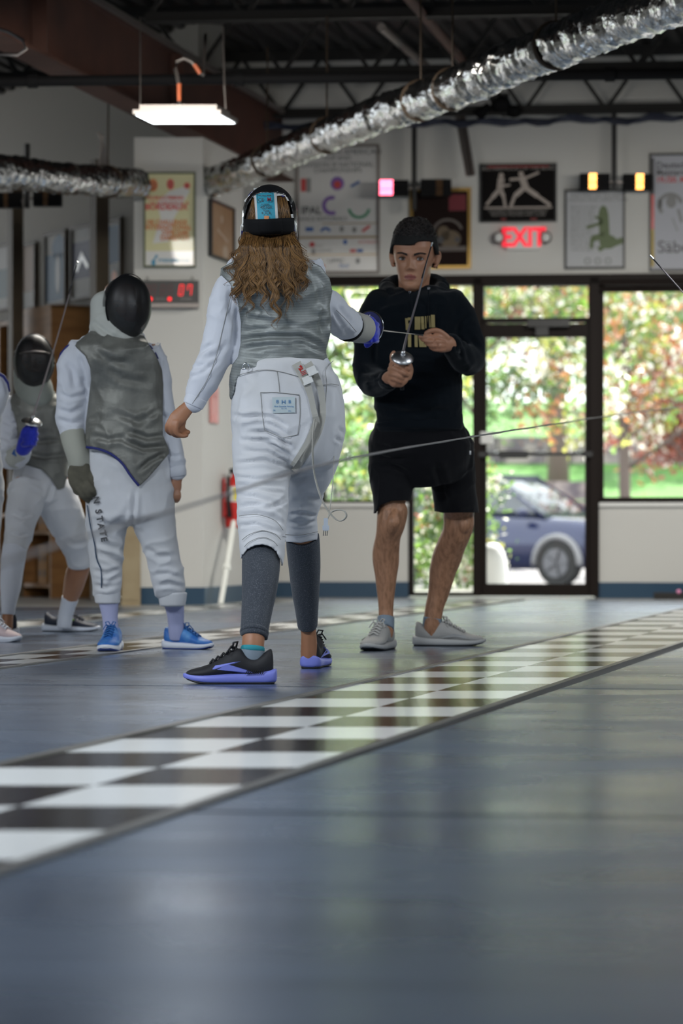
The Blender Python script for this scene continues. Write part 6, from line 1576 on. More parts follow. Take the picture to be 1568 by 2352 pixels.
# hand round the grip (left in the picture)
Yq = Y2 - .33
limb(mb, pr(Yq, [(893, 870, 18, .03, .9), (901, 866, 20, .01, .8), (914, 860, 23, .0, .62), (926, 854, 22, .0, .55)]), 16)
limb(mb, pr(Yq, [(900, 874, 12, .0, .8), (912, 880, 13, -.008, .8), (924, 872, 13, -.01, .7), (932, 860, 12, -.005, .7)]), 14)
finger(mb, Yq, [(899, 838, -.01), (905, 833, -.03), (917, 838, -.042), (930, 845, -.035), (938, 848, -.015)], 7)
finger(mb, Yq, [(896, 848, -.01), (903, 845, -.032), (915, 851, -.046), (928, 858, -.04), (935, 861, -.02)], 7)
finger(mb, Yq, [(895, 859, -.01), (901, 858, -.03), (911, 862, -.045), (919, 867, -.04), (924, 869, -.02)], 6.6)
finger(mb, Yq, [(897, 870, -.005), (903, 870, -.026), (911, 873, -.038), (918, 877, -.032), (921, 878, -.02)], 6.0)
finger(mb, Yq, [(938, 866, .0), (942, 852, -.008), (940, 838, -.012), (931, 826, -.01)], 8)
finger(mb, Yq, [(906, 848, .01), (901, 830, .0), (900, 817, -.01), (904, 810, -.016)], 6.5)
# pinching hand (right in the picture)
Yp = Y2 - .36
limb(mb, pr(Yp, [(1036, 790, 16, .03, .9), (1026, 789, 20, .015, .7), (1014, 788, 22, .005, .55), (1007, 787, 20, .005, .5)]), 16, hint=(0, 0, 1))
finger(mb, Yp, [(1016, 776, -.008), (1004, 773, -.018), (988, 774.5, -.022), (975, 774, -.018), (965, 773.5, -.010)], 6.4)
finger(mb, Yp, [(1017, 786, -.012), (1004, 784.5, -.030), (990, 784.5, -.030), (978, 782.5, -.018), (970, 780, -.006)], 6.5)
finger(mb, Yp, [(1017, 795, -.012), (1006, 794.5, -.030), (993, 794, -.028), (984, 791, -.012), (979, 788, .004)], 6.3)
finger(mb, Yp, [(1018, 803, -.008), (1008, 803.5, -.022), (998, 802.5, -.020), (991, 799, -.006), (988, 796, .006)], 5.8)
finger(mb, Yp, [(1028, 776, .0), (1014, 764, -.012), (1000, 758.5, -.020), (988, 760.5, -.022), (979, 765, -.018)], 7)
HM = Matrix.Translation(P(950.5, 594.5, Y2 - .02)) @ Matrix.Rotation(math.radians(-9), 4, 'Z') @ Matrix.Rotation(math.radians(5), 4, 'X') @ Matrix.Rotation(math.radians(2), 4, 'Y') @ Matrix.Scale(1.13, 4)
head_shape(mb, HM)
me = fuse(mb, .0034, 2, .4)
q = getv(me); HMi = HM.inverted(); nf = len(me.polygons); cc = np.empty(nf * 3, np.float32); me.polygons.foreach_get('center', cc); cc = cc.reshape(-1, 3)
R3 = np.array(HMi.to_3x3()); lc = cc @ R3.T + np.array(HMi.translation)
lip = (lc[:, 1] < -.085) & (((lc[:, 0] / .0215) ** 2 + ((lc[:, 2] + .0668) / .0098) ** 2) < 1)
legs = (cc[:, 2] < .9) & (cc[:, 2] > 0); idx = np.where(lip, 1, np.where(legs, 2, 0))
put(me, 'body', [M['skin'], M['lips'], M['skin_leg']], f2, idx=idx)
face_parts(f2, b2, HM)
mb = MB(); mb.tube([HM @ Vector((x, -.1035 + .9 * x * x * 6, -.0672)) for x in np.linspace(-.021, .021, 9)], .0009, 5); pbuild(mb, 'mouth_line', nmat('mouth_dark', (.12, .02, .02), .6), f2, b2)
# hair: cap plus short curls on top
HD = hair_mat('black_hair', (.004, .003, .003), (.05, .038, .034), .32)
mb = MB(); vs = []; fs = []; nn_, mm_ = 60, 30
def hairpt(a, th, gr):
    sx, cy = math.sin(a), math.cos(a); s = math.sin(th) ** .74 if th < PI / 2 else math.sin(th); z = math.cos(th)
    return Vector((.0790 * s * sx, .003 - .101 * s * cy if cy > 0 else .003 - .113 * s * cy, .004 + .130 * z)) * (1 + gr)
for j in range(mm_ + 1):
    for i in range(nn_):
        a = 2 * PI * i / nn_; cy = math.cos(a); sx_ = math.sin(a)
        if cy > .55: tmax = 1.235 - .13 * (1 / (1 + math.exp(-(math.sin(a) - .22) * 16)))
        elif cy > .15: tmax = (1.235 if sx_ < 0 else 1.105) + (.55 - cy) / .4 * (.24 if sx_ < 0 else .37)
        elif cy > -.25: tmax = 1.475
        else: tmax = 1.475 + min(.33, (-cy - .25) * 2.2)
        th = tmax * j / mm_; g_ = .012 * math.sin(9 * a + 5 * th) * math.sin(th) * max(0, 1 - th)
        vs.append(HM @ hairpt(a, th, g_ * .5))
fs = [(j * nn_ + i, (j + 1) * nn_ + i, (j + 1) * nn_ + (i + 1) % nn_, j * nn_ + (i + 1) % nn_) for j in range(mm_) for i in range(nn_)]
mb.add(vs, fs); hc = mb.build('hair', nmat('black_hair_base', (.004, .0035, .003), .85), f2, smooth=True, M=Matrix.Translation(-Vector(b2))); hc.modifiers.new('t', 'SOLIDIFY').thickness = -.012
rg = np.random.default_rng(5); mb = MB()
for i in range(4200):
    a = rg.random() * 2 * PI; cy = math.cos(a); th = 1.22 * math.sqrt(rg.random())
    if cy < -.4: th *= 1.45
    if cy > .3: th = min(th, 1.02 if math.sin(a) > .2 else 1.13)
    p = hairpt(a, th, .005); nrm_ = Vector((p.x, p.y * .8, p.z)).normalized(); t1 = nrm_.cross(Vector((0, 0, 1)) if nrm_.z < .9 else Vector((1, 0, 0))).normalized(); t2 = nrm_.cross(t1)
    top = max(0, 1 - th / 1.1); cr = .0045 + .004 * rg.random() * (1 + top); ph = rg.random() * 6.28; dirv = (t1 * math.cos(ph) + t2 * math.sin(ph)); d2 = nrm_.cross(dirv)
    L_ = .010 + .006 * top
    if th > .95: dirv = (dirv * .35 + Vector((.25, 0, -1))).normalized(); d2 = nrm_.cross(dirv); cr *= .75; L_ = .012
    pts = [HM @ (p + nrm_ * (.001 + .006 * top * math.sin(PI * t_) + cr * .5 * (1 - math.cos(5 * t_))) + dirv * L_ * t_ + d2 * cr * math.sin(5 * t_)) for t_ in np.linspace(0, 1, 8)]
    mb.tube(pts, [.0019 * (1 - .6 * t_) for t_ in np.linspace(0, 1, 8)], 4)
mb.build('hair_strands', HD, hc, smooth=True, M=Matrix.Translation(-Vector(b2)))
# hoodie
mb = MB(); limb(mb, pr(Y2, scl(torso2, 1.0), .62), 32, 6, cap=.3); limb(mb, pr(Y2, aL2, 1.0), 24, 6, cap=.75); limb(mb, pr(Y2, aR2, 1.0), 24, 6, cap=.75)
limb(mb, pr(Y2, [(955, 800, 98, -.02), (957, 870, 99, -.03), (960, 930, 100, -.02)], .62), 28)
me = fuse(mb, .0065, 4)
wrinkle(me, .007, (9, 9, 12), 41, [([(870, 740), (858, 790), (856, 850)], 7, .008), ([(830, 850), (850, 858), (870, 856)], 5, .008), ([(832, 872), (856, 872), (878, 860)], 5, .008), ([(843, 890), (862, 882), (884, 866)], 4, .006), ([(1075, 770), (1090, 790), (1104, 810)], 5, .006), ([(1040, 780), (1052, 800), (1062, 826)], 5, .008), ([(1055, 775), (1070, 800), (1080, 830)], 5, .007),
     ([(1080, 720), (1060, 740), (1048, 770)], 6, .006), ([(880, 940), (950, 950), (1040, 938)], 8, .008), ([(900, 900), (960, 915), (1030, 900)], 8, .006), ([(1005, 700), (1000, 760), (1010, 810)], 5, .004)])
ho = put(me, 'hoodie', M['hoodie'], f2, thick=.004)
mb = MB(); limb(mb, pr(Y2, [(962, 962, 101, 0), (963, 972, 100.5, 0), (963, 984, 99, .0)], .64), 40, 4, cap=.15); pbuild(mb, 'waistband', M['hoodie'], ho, b2)
for A in ([(890, 874, 24.5, -.26), (897, 869.5, 22.5, -.295)], [(1040, 796, 23.5, -.29), (1034, 789.5, 21, -.33)]):
    mb = MB(); limb(mb, pr(Y2, A, 1.0), 24, 2, cap=.12); pbuild(mb, 'cuff', M['hoodie'], ho, b2)
# hood lying round the neck
mb = MB()
hood = [(894, 668, 20, .05), (887, 660, 19, .10), (902, 648, 16, .16), (948, 642, 17, .20), (996, 645, 17, .16), (1014, 662, 20, .10), (1006, 676, 18, .03)]
limb(mb, pr(Y2, hood, 1.0), 18, 6, hint=(0, 1, 0))
for A in ([(888, 660, 16, .06), (899, 678, 15, -.02), (922, 696, 13, -.075), (946, 704, 10, -.095)], [(1012, 662, 16, .06), (1002, 680, 15, -.02), (978, 697, 13, -.075), (952, 704, 10, -.095)]): limb(mb, pr(Y2, A, 1.1), 16, 6, hint=(0, 1, 0))
me = fuse(mb, .006, 3); wrinkle(me, .004, (14, 14, 18), 13); put(me, 'hood', M['hoodie'], f2)
mb = MB()
for pts in ([(941, 668), (944, 690), (948, 730), (946, 760)], [(984, 663), (983, 690), (984, 740), (982, 790)]):
    A = catn(np.array(pts, float), 5); mb.tube([P(a[0], a[1], on_surface(ho.data, a[0], a[1]) + 0 if False else Y2 - .150 + .05 * abs(a[0] - 958) / 60) for a in A], .0028, 6)
pbuild(mb, 'drawstring', M['hoodie'], f2, b2)
mb = MB()
for px, py in ((941, 671), (984, 662)): c = P(px, py, Y2 - .155); mb.tube([c + Vector((.004 * math.cos(a), 0, .004 * math.sin(a))) for a in np.linspace(0, 2 * PI, 12)], .0012, 5)
pbuild(mb, 'eyelet', M['chrome'], f2, b2)
wsurf = ho.data.copy(); wsurf.transform(Matrix.Translation(Vector(b2)))
mb = MB()
def block(px0, px1, py0, py1, sl=0.0, sub=4):
    for i in range(sub):
        a, b = i / sub, (i + 1) / sub; ya, yb = py0 + (py1 - py0) * a, py0 + (py1 - py0) * b
        Ya = on_surface(wsurf, (px0 + px1) / 2, ya) - .004; Yb = on_surface(wsurf, (px0 + px1) / 2, yb) - .004
        mb.add([P(px0 + sl * a, ya, Ya), P(px1 + sl * a, ya, Ya), P(px1 + sl * b, yb, Yb), P(px0 + sl * b, yb, Yb)], [(0, 1, 2, 3)])
# top row
block(930, 936.5, 731, 758, 2); block(936, 945, 729.5, 736, .5); block(936, 943, 743, 748, .5); block(952, 965, 727.5, 757); block(966, 973, 727, 756.5, 1.5); block(975.5, 978.5, 726.5, 754, .5); block(981, 987, 725.5, 752, 2.0); block(989, 998, 723, 752, 1)
block(936.5, 944, 767, 797); block(951.5, 958.5, 767, 797, .5); block(961, 972, 775, 797, 2); block(974, 979, 786, 797)
pbuild(mb, 'gold_lettering', nmat('gold_print', (.30, .235, .09), .6), ho, b2, False)
# shorts
mb = MB(); limb(mb, pr(Y2, hip2, .72), 32, 6, cap=.3); limb(mb, pr(Y2, [*l2[:-1], (899, 1165, 42, .03), (899, 1195, 41, .02)], 1.1), 26, 6); limb(mb, pr(Y2, [*r2[:-1], (1047, 1172, 51, .30), (1049, 1200, 51, .31)], 1.1), 26, 6)
me = fuse(mb, .0062, 4)
wrinkle(me, .006, (8, 8, 10), 51, [([(865, 1050), (900, 1055), (935, 1052)], 5, .008), ([(870, 1068), (905, 1070), (935, 1085)], 5, .008), ([(862, 1020), (900, 1030), (950, 1030)], 6, .006), ([(1000, 1060), (1015, 1110), (1020, 1160)], 8, .008)])
hs = [(848, 1183), (861, 1178), (872, 1160), (898, 1150), (946, 1149)]; hs2 = [(990, 1172), (997, 1174), (1016, 1178), (1098, 1177), (1110, 1177)]
keep(me, lambda q, c: ~(((q[:, 0] < 965) & (q[:, 1] > np.interp(q[:, 0], [p[0] for p in hs], [p[1] for p in hs])) & (q[:, 1] > 1140)) | ((q[:, 0] >= 965) & (q[:, 1] > np.interp(q[:, 0], [p[0] for p in hs2], [p[1] for p in hs2])))))
snap(me, hs, 7); snap(me, hs2, 7); so = put(me, 'shorts', M['shorts'], f2, thick=.005)
mb = MB(); c = P(983, 990, Y2 - .07); mb.tube([c, c + Vector((.001, -.004, -.018))], .0022, 6); pbuild(mb, 'drawstring_tip', nmat('copper_tip', (.5, .25, .12), .4, .6), so, b2)
mb = MB(); c = P(1079, 1040, Y2 + .05); mb.box(c.x - .003, c.x + .004, c.y - .012, c.y, c.z - .008, c.z + .008); pbuild(mb, 'side_tag', M['white'], so, b2)
TAUPE = nmat('taupe_knit', (.36, .35, .33), .8, bump=(220, .6, .002)); TSOLE = nmat('grey_foam', (.40, .40, .39), .6); LACE = nmat('grey_lace', (.46, .45, .42), .8)
sw = [[(.20, .028), (.15, .036), (.10, .030), (.08, .030), (.14, .048), (.19, .040)]]
shoe(f2, b2, (.185, 11.70, .0005), math.radians(-108), .285, (TAUPE, TSOLE, RUB, LACE), wide=1.15, height=1.15, logo=(TSOLE, sw))
shoe(f2, b2, (.336, 12.03, .0005), math.radians(-7), .295, (TAUPE, TSOLE, RUB, LACE), height=1.1, logo=(TSOLE, sw))
for rows in ([(886, 1418, 19.5, .08, 1), (885, 1432, 20.5, .07, 1), (884, 1446, 21, .05, 1)], [(994, 1419, 22, .42, .95), (992, 1432, 22, .42, .8), (991, 1446, 21, .42, .7)]):
    mb = MB(); limb(mb, pr(Y2, rows), 22, 3, cap=.1); pbuild(mb, 'ankle_sock', nmat('grey_blue_sock', (.20, .25, .30), .85), f2, b2)
mb = MB(); c = P(902.5, 843, Yq - .034); mb.tube([c + Vector((.0085 * math.cos(a) * .35, .0125 * math.sin(a) * .5, .0125 * math.cos(a))) for a in np.linspace(0, 2 * PI, 16)], .0022, 6); pbuild(mb, 'ring', M['chrome'], f2, b2)
gq = P(924, 821, Yq - .045)
foil('foil with a shiny round silver guard held upright by the man in the hoodie', [gq + Vector((.0, .055, -.125)), gq + Vector((-.004, .03, -.07)), gq + Vector((.0, .01, -.02)), gq], gq, (.10, -.62, .78), .0455,
     [gq + Vector((.002, -.01, .015)), P(936, 765, Yq - .13), P(960, 680, Yq - .24), P(980, 600, Yq - .33), P(991, 562, Yq - .37)], (M['alu'], BR), .0055)

# ================================================================== masks for the fencers who face the camera
def front_mask(t, base, c, s, yaw, helm, flap, rim, mats_bib=None, tilt=0.0):
    M4 = Matrix.Translation(Vector(c)) @ Matrix.Rotation(yaw, 4, 'Z') @ Matrix.Rotation(tilt, 4, 'X') @ Matrix.Scale(s, 4); MI = Matrix.Translation(-Vector(base))
    def pt(r, a, bulge=1.0):
        x = .097 * r * math.cos(a); z = .137 * r * math.sin(a)
        if math.sin(a) < 0: x *= 1 - .22 * (r * math.sin(a)) ** 2
        return Vector((x, -.055 - .085 * math.sqrt(max(0, 1 - r * r)) * bulge - .016 * max(0, 1 - abs(x) / .03) * max(0, 1 - r), z))
    mb = MB(); vs = [M4 @ pt(0, 0)]; fs = []; n = 48; m = 16
    for j in range(1, m + 1):
        for i in range(n): vs.append(M4 @ pt(math.sin(PI / 2 * j / m), 2 * PI * i / n))
    fs += [(0, 1 + (i + 1) % n, 1 + i) for i in range(n)]
    fs += [(1 + (j - 1) * n + i, 1 + (j - 1) * n + (i + 1) % n, 1 + j * n + (i + 1) % n, 1 + j * n + i) for j in range(1, m) for i in range(n)]
    mb.add(vs, fs); o = mb.build('fencing_mask', M['mesh'], t, smooth=True, M=MI)
    mb = MB(); mb.tube([M4 @ (pt(1, a) + Vector((0, -.002, 0))) for a in np.linspace(0, 2 * PI, 49)], .0045 * s, 8); mb.build('rim', rim, o, smooth=True, M=MI)
    # shell over the skull
    mb = MB(); vs = []; fs = []
    for j in range(13):
        u = j / 12
        for i in range(n):
            a = 2 * PI * i / n; p = pt(1, a); k = math.cos(u * PI / 2) ** .55 if u < 1 else 0
            vs.append(M4 @ Vector((p.x * (k * 1.03 + .0), -.055 + .155 * math.sin(u * PI / 2), p.z * (k * (.97 if p.z > 0 else .80)) + .012 * u)))
    fs = [(j * n + i, j * n + (i + 1) % n, (j + 1) * n + (i + 1) % n, (j + 1) * n + i) for j in range(12) for i in range(n)]
    mb.m = []; mb.add(vs, fs)
    for q, f_ in enumerate(mb.f): i = q % n; j = q // n; mb.m[q] = 1 if (math.sin(2 * PI * (i + .5) / n) < flap and j < 7) else 0
    mb.build('helmet_shell', [helm, M['bibcloth']], o, smooth=True, M=MI)
    return o, M4
M['bibcloth'] = nmat('white_bib_cloth', (.50, .51, .47), .75, bump=(200, .3, .001))

# ================================================================== fencer on the left with an unplugged glove hand
Y3 = 11.6
b3 = ((300 - 784) / F * 11.62, 11.62, 0)
f3 = person('masked fencer in a grey vest and white joggers with light blue shoes', b3)
torso3 = [(266, 775, 66), (265, 792, 92), (266, 815, 110), (280, 850, 100), (288, 890, 90), (288, 940, 91), (291, 990, 95), (294, 1030, 97)]
hip3 = [(293, 1020, 94), (293, 1060, 99), (294, 1100, 101), (297, 1140, 103), (300, 1185, 102)]
l3 = [(248, 1130, 55), (246, 1200, 49), (245, 1250, 42), (244, 1300, 38), (246, 1340, 36), (246, 1366, 31)]
r3 = [(345, 1130, 54), (352, 1200, 50), (368, 1250, 42), (379, 1300, 40), (389, 1345, 39), (396, 1366, 33)]
aL3 = [(178, 802, 26), (168, 830, 34), (166, 870, 36), (164, 920, 35), (162, 965, 33), (170, 1000, 30, -.02)]
aR3 = [(352, 812, 26), (362, 845, 26), (370, 890, 25), (378, 940, 25), (388, 990, 25), (400, 1045, 24), (406, 1088, 21)]
mb = MB()
limb(mb, pr(Y3, scl(torso3, .86), .6)); limb(mb, pr(Y3, scl(hip3, .84), .62), cap=.15)
limb(mb, pr(Y3, scl(l3, .8), 1) + pr(Y3, [(251, 1395, 16, 0, 1), (253, 1425, 13, .01, 1), (255, 1445, 13, .02, 1)])); limb(mb, pr(Y3, scl(r3, .8), 1) + pr(Y3, [(400, 1390, 16, .05, 1), (404, 1425, 13, .07, 1), (406, 1445, 13, .08, 1)]))
limb(mb, pr(Y3, scl(aL3, .78), 1) + pr(Y3, [(176, 1035, 20, -.04, .8), (182, 1068, 18, -.05, .7)])); limb(mb, pr(Y3, scl(aR3, .78), 1) + pr(Y3, [(405, 1102, 13, 0, .8), (402, 1120, 15, -.005, .5), (399, 1134, 13, -.005, .5)]))
for k, (x0, x1) in enumerate(((408, 410), (402, 404), (396, 398), (391, 392))): finger(mb, Y3, [(x0, 1125, -.008 + .004 * k), (x1 + 2, 1137, -.014), (x1, 1147 - k, -.006), (x1 - 4, 1152 - k, .012)], 5)
finger(mb, Y3, [(394, 1108, -.012), (389, 1120, -.022), (389, 1132, -.024), (392, 1141, -.018)], 5.2)
limb(mb, pr(Y3, [(272, 800, 40), (274, 770, 34), (276, 740, 36)], 1.1)); HM3 = Matrix.Translation(P(280, 706, Y3)) @ Matrix.Rotation(math.radians(14), 4, 'Z') @ Matrix.Scale(.98, 4); head_shape(mb, HM3)
me = fuse(mb, .0045, 2, .4); put(me, 'body', M['skin'], f3); face_parts(f3, b3, HM3)
mb = MB(); limb(mb, pr(Y3, torso3, .64)); limb(mb, pr(Y3, aL3, 1.0), 22, 6, cap=.8); limb(mb, pr(Y3, aR3, 1.0), 22, 6, cap=.8); me = fuse(mb, .007, 4)
wrinkle(me, .008, (10, 10, 13), 61, [([(150, 830), (165, 850), (172, 890)], 6, .008), ([(140, 905), (160, 915), (195, 905)], 5, .009), ([(135, 940), (160, 950), (190, 935)], 5, .009), ([(137, 965), (165, 975), (190, 965)], 5, .008), ([(180, 815), (190, 850), (196, 890)], 6, .008), ([(372, 950), (385, 960), (400, 955)], 5, .006), ([(385, 1040), (400, 1050), (418, 1045)], 4, .006)])
jk3 = put(me, 'jacket', M['cloth'], f3)
mb = MB(); limb(mb, pr(Y3, [(404, 1072, 22.5), (407, 1094, 21.5)], 1.0), 22, 3, cap=.1); pbuild(mb, 'cuff', M['cloth'], jk3, b3)
vp3 = [(208, 760), (176, 786), (172, 795), (196, 818), (207, 845), (209, 870), (203, 920), (197, 970), (195, 1026), (225, 1030), (255, 1042), (280, 1063), (300, 1092), (320, 1117), (338, 1100), (360, 1075), (388, 1042), (387, 1028), (374, 1000), (374, 940), (375, 880), (372, 850), (358, 815), (342, 792), (330, 770), (208, 760)]
vt3 = [(266, 770, 72), (265, 790, 102), (266, 815, 117), (279, 850, 106), (289, 890, 96), (289, 940, 97), (291, 990, 101), (294, 1035, 104), (296, 1090, 106), (298, 1130, 104)]
mb = MB(); limb(mb, pr(Y3, vt3, .80), 36, 6); me = fuse(mb, .0065, 3)
wrinkle(me, .009, (8, 8, 9), 71, [([(230, 830), (280, 870), (340, 880)], 8, .006), ([(270, 950), (320, 970), (370, 940)], 7, .007), ([(280, 1010), (330, 1030), (385, 1025)], 5, .012), ([(290, 990), (340, 1005), (378, 1000)], 5, .009), ([(320, 1080), (345, 1058), (380, 1040)], 5, .010), ([(210, 1000), (250, 1010), (300, 1000)], 6, .006), ([(215, 800), (250, 830), (300, 835)], 8, .008)])
keep(me, lambda q, c: inpoly(q, vp3) & ((c[:, 1] < Y3 + .03) | (q[:, 1] < 1020))); snap(me, vp3); ve3 = put(me, 'vest', M['lame2'], f3, thick=.005)
sv = me.copy(); sv.transform(Matrix.Translation(Vector(b3)))
mb = MB()
for ln, w_ in (([(197, 1027), (225, 1031), (255, 1043), (280, 1064), (300, 1093), (319, 1116)], 5.5),): ribbon(mb, sv, ln, w_, .002, .004)
pbuild(mb, 'navy_piping', M['navy'], ve3, b3); mb = MB(); mb.tube([P(x, y, Y3 + dy) for x, y, dy in ((134, 830, -.01), (142, 812, -.015), (156, 797, -.02), (172, 788, -.02), (190, 792, -.05))], [.004, .008, .009, .008, .004], 8); pbuild(mb, 'navy_piping', M['navy'], ve3, b3); mb = MB(); mb.tube([P(x, y, Y3 + dy) for x, y, dy in ((328, 782, -.05), (344, 796, -.05), (356, 812, -.05), (368, 838, -.04), (374, 870, -.04))], [.003, .006, .006, .005, .003], 8)
pbuild(mb, 'navy_piping', M['navy'], ve3, b3)
mb = MB(); limb(mb, pr(Y3, hip3, .72), 32, 6, cap=.3); limb(mb, pr(Y3, l3, 1.05), 24, 6, cap=.2); limb(mb, pr(Y3, r3, 1.05), 24, 6, cap=.2); me = fuse(mb, .0068, 4)
wrinkle(me, .008, (8, 8, 10), 81, [([(225, 1270), (255, 1280), (285, 1300)], 6, .012), ([(215, 1310), (245, 1318), (280, 1305)], 5, .010), ([(250, 1340), (265, 1330), (280, 1318)], 5, .009), ([(215, 1345), (245, 1350), (270, 1342)], 5, .009), ([(335, 1260), (365, 1280), (405, 1275)], 6, .008), ([(355, 1320), (385, 1318), (420, 1330)], 5, .010), ([(362, 1345), (390, 1340), (425, 1350)], 5, .010), ([(225, 1245), (250, 1255), (285, 1262)], 6, .008), ([(308, 1130), (306, 1170), (303, 1215)], 5, .014), ([(300, 1160), (285, 1190), (250, 1215)], 8, .006)])
jg3 = put(me, 'joggers', M['cloth_b'], f3); js = me.copy(); js.transform(Matrix.Translation(Vector(b3)))
for A in ([(246, 1362, 31), (247, 1376, 29.5), (247, 1384, 28.5)], [(396, 1362, 33.5), (396, 1378, 31.5), (396, 1390, 29.5)]): mb = MB(); limb(mb, pr(Y3, A, 1.02), 26, 3, cap=.15); pbuild(mb, 'hem_cuff', M['cloth_b'], jg3, b3)
mb = MB(); seam(mb, js, [(200, 1160), (208, 1210), (217, 1250), (222, 1285), (232, 1310), (233, 1350)], .0026, .001); pbuild(mb, 'side_stripe', nmat('navy_stripe', (.015, .05, .11), .6), jg3, b3)
mb = MB()
for ch, px, py in (('N', 221, 1150), ('S', 226, 1176), ('T', 229, 1193), ('A', 232, 1210), ('T', 236, 1225.5), ('E', 239, 1240)):
    Yq = on_surface(js, px, py) - .006; R = Matrix.Translation(P(px - 6.5, py, Yq)) @ Matrix.Rotation(math.radians(90 - 11), 4, 'Y') @ Matrix.Rotation(math.radians(10), 4, 'X'); mb.text(ch, 0, 0, .036, 0, M=R, bold=.0014)
mb.build('leg_lettering', M['ink'], jg3, M=Matrix.Translation(-Vector(b3)))
for A in ([(248, 1370, 25.5), (251, 1400, 20.5), (253, 1425, 17.5), (255, 1452, 18.5)], [(397, 1374, 25.5, .03), (402, 1402, 21, .05), (404, 1428, 18.5, .07), (405, 1448, 18.5, .08), (406, 1466, 17, .09)]): mb = MB(); limb(mb, pr(Y3, A, 1.0), 24, 4, cap=.1); pbuild(mb, 'sock', M['lav'], f3, b3)
LB = nmat('light_blue_upper', (.035, .16, .50), .55, bump=(200, .5, .001), var=(22, (.10, .30, .62), .45, .7)); WS_ = nmat('white_foam', (.72, .74, .80), .5); NVY = nmat('navy_rubber', (.012, .04, .22), .5); LBL = nmat('blue_lace', (.02, .12, .36), .7)
shoe(f3, b3, ((262 - 784) / F * 11.6, 11.60, .0005), math.radians(-95), .235, (LB, WS_, NVY, LBL), wide=1.25, height=1.3)
shoe(f3, b3, ((388 - 784) / F * 11.71, 11.715, .0005), math.radians(-27), .225, (LB, WS_, NVY, LBL), wide=1.1, height=1.25)
# glove of canvas, holding on to nothing but its own plug
mb = MB(); limb(mb, pr(Y3, [(166, 992, 29, -.03), (172, 1020, 28, -.04), (180, 1050, 26, -.05), (184, 1072, 24, -.05)], .95), 24, 5, cap=.08); me = fuse(mb, .006, 2); wrinkle(me, .003, (12, 12, 12), 91); gc3 = put(me, 'glove_cuff', nmat('cream_canvas', (.40, .40, .34), .85), f3)
mb = MB(); limb(mb, pr(Y3, [(184, 1066, 24, -.05, .9), (184, 1085, 28, -.055, .75), (188, 1105, 30, -.06, .65), (194, 1122, 26, -.06, .6)]), 20)
for pts in ([(176, 1115, -.07), (186, 1130, -.085), (196, 1140, -.08), (204, 1144, -.06)], [(188, 1118, -.085), (198, 1130, -.10), (206, 1138, -.09), (211, 1142, -.07)], [(200, 1112, -.085), (209, 1124, -.10), (215, 1133, -.09), (217, 1138, -.07)], [(182, 1124, -.06), (190, 1138, -.075), (199, 1147, -.07), (206, 1150, -.055)]): finger(mb, Y3, pts, 8.5)
finger(mb, Y3, [(206, 1086, -.06), (214, 1100, -.075), (219, 1115, -.08), (220, 1130, -.075)], 9)
me = fuse(mb, .0045, 2); wrinkle(me, .004, (22, 22, 22), 93); put(me, 'glove', nmat('worn_glove', (.115, .105, .075), .85, var=(14, (.06, .055, .04), .35, .7)), f3)
# bib and mask
mb = MB(); limb(mb, pr(Y3, [(250, 690, 44, .01), (256, 725, 50, .0), (262, 755, 57, -.01), (270, 780, 62, -.015), (284, 800, 54, -.03), (296, 815, 34, -.04)], 1.0), 30, 6, cap=.5); me = fuse(mb, .006, 3); wrinkle(me, .004, (8, 8, 14), 95, [([(212, 760), (240, 790), (290, 815)], 5, .008), ([(215, 740), (250, 768), (300, 792)], 5, .006)]); put(me, 'mask_bib', M['bibcloth'], f3)
front_mask(f3, b3, P(284, 707, Y3 - .02), .985, math.radians(24), M['mask_blk'], -.05, M['matt_black'], tilt=math.radians(3))

# ================================================================== fencer at the far left, in guard with a foil
Y4 = 13.4
b4 = ((85 - 784) / F * 13.4, 13.4, 0)
f4 = person('masked fencer with a blue glove standing in guard, one knee bare', b4)
torso4 = [(82, 900, 36), (80, 915, 52), (80, 940, 62), (84, 975, 60), (88, 1020, 58), (92, 1065, 58), (96, 1100, 54)]
hip4 = [(92, 1060, 56), (88, 1095, 60), (88, 1125, 62), (90, 1150, 58)]
l4 = [(64, 1120, 46, -.03), (52, 1180, 39, -.1), (44, 1225, 32, -.16), (34, 1262, 29, -.2)]
l4s = [(31, 1280, 28, -.22), (27, 1315, 26.5, -.24), (24, 1350, 24, -.27), (20, 1385, 18, -.3), (18, 1412, 15, -.31), (17, 1440, 15, -.32)]
r4 = [(112, 1120, 46, .02), (140, 1170, 46, .08), (160, 1215, 41, .14), (178, 1260, 33, .2), (184, 1296, 30, .24)]
r4s = [(176, 1318, 27, .27), (168, 1350, 24, .31), (160, 1378, 18, .34), (153, 1405, 13, .36), (149, 1426, 12, .36)]
aL4 = [(26, 928, 25, 0), (14, 960, 29, -.02), (12, 1005, 30, -.04), (22, 1048, 28, -.08), (40, 1050, 24, -.18), (54, 1036, 20, -.25)]
aR4 = [(128, 925, 22, 0), (138, 960, 24, .06), (142, 1000, 23, .12), (146, 1050, 20, .12), (146, 1090, 16, .1)]
mb = MB(); limb(mb, pr(Y4, scl(torso4, .86), .6)); limb(mb, pr(Y4, scl(hip4, .84), .66), cap=.15)
limb(mb, pr(Y4, scl(l4, .8), 1) + pr(Y4, scl(l4s, .86), 1)); limb(mb, pr(Y4, scl(r4, .8), 1) + pr(Y4, scl(r4s, .94), 1)); limb(mb, pr(Y4, scl(aL4, .76), 1)); limb(mb, pr(Y4, scl(aR4, .8), 1) + pr(Y4, [(146, 1108, 12, .1, .6), (146, 1124, 11, .1, .5)]))
for k in range(4): finger(mb, Y4, [(140 + 4 * k, 1122, .09), (139 + 4 * k, 1132, .085), (138 + 4 * k, 1139, .095)], 3.6)
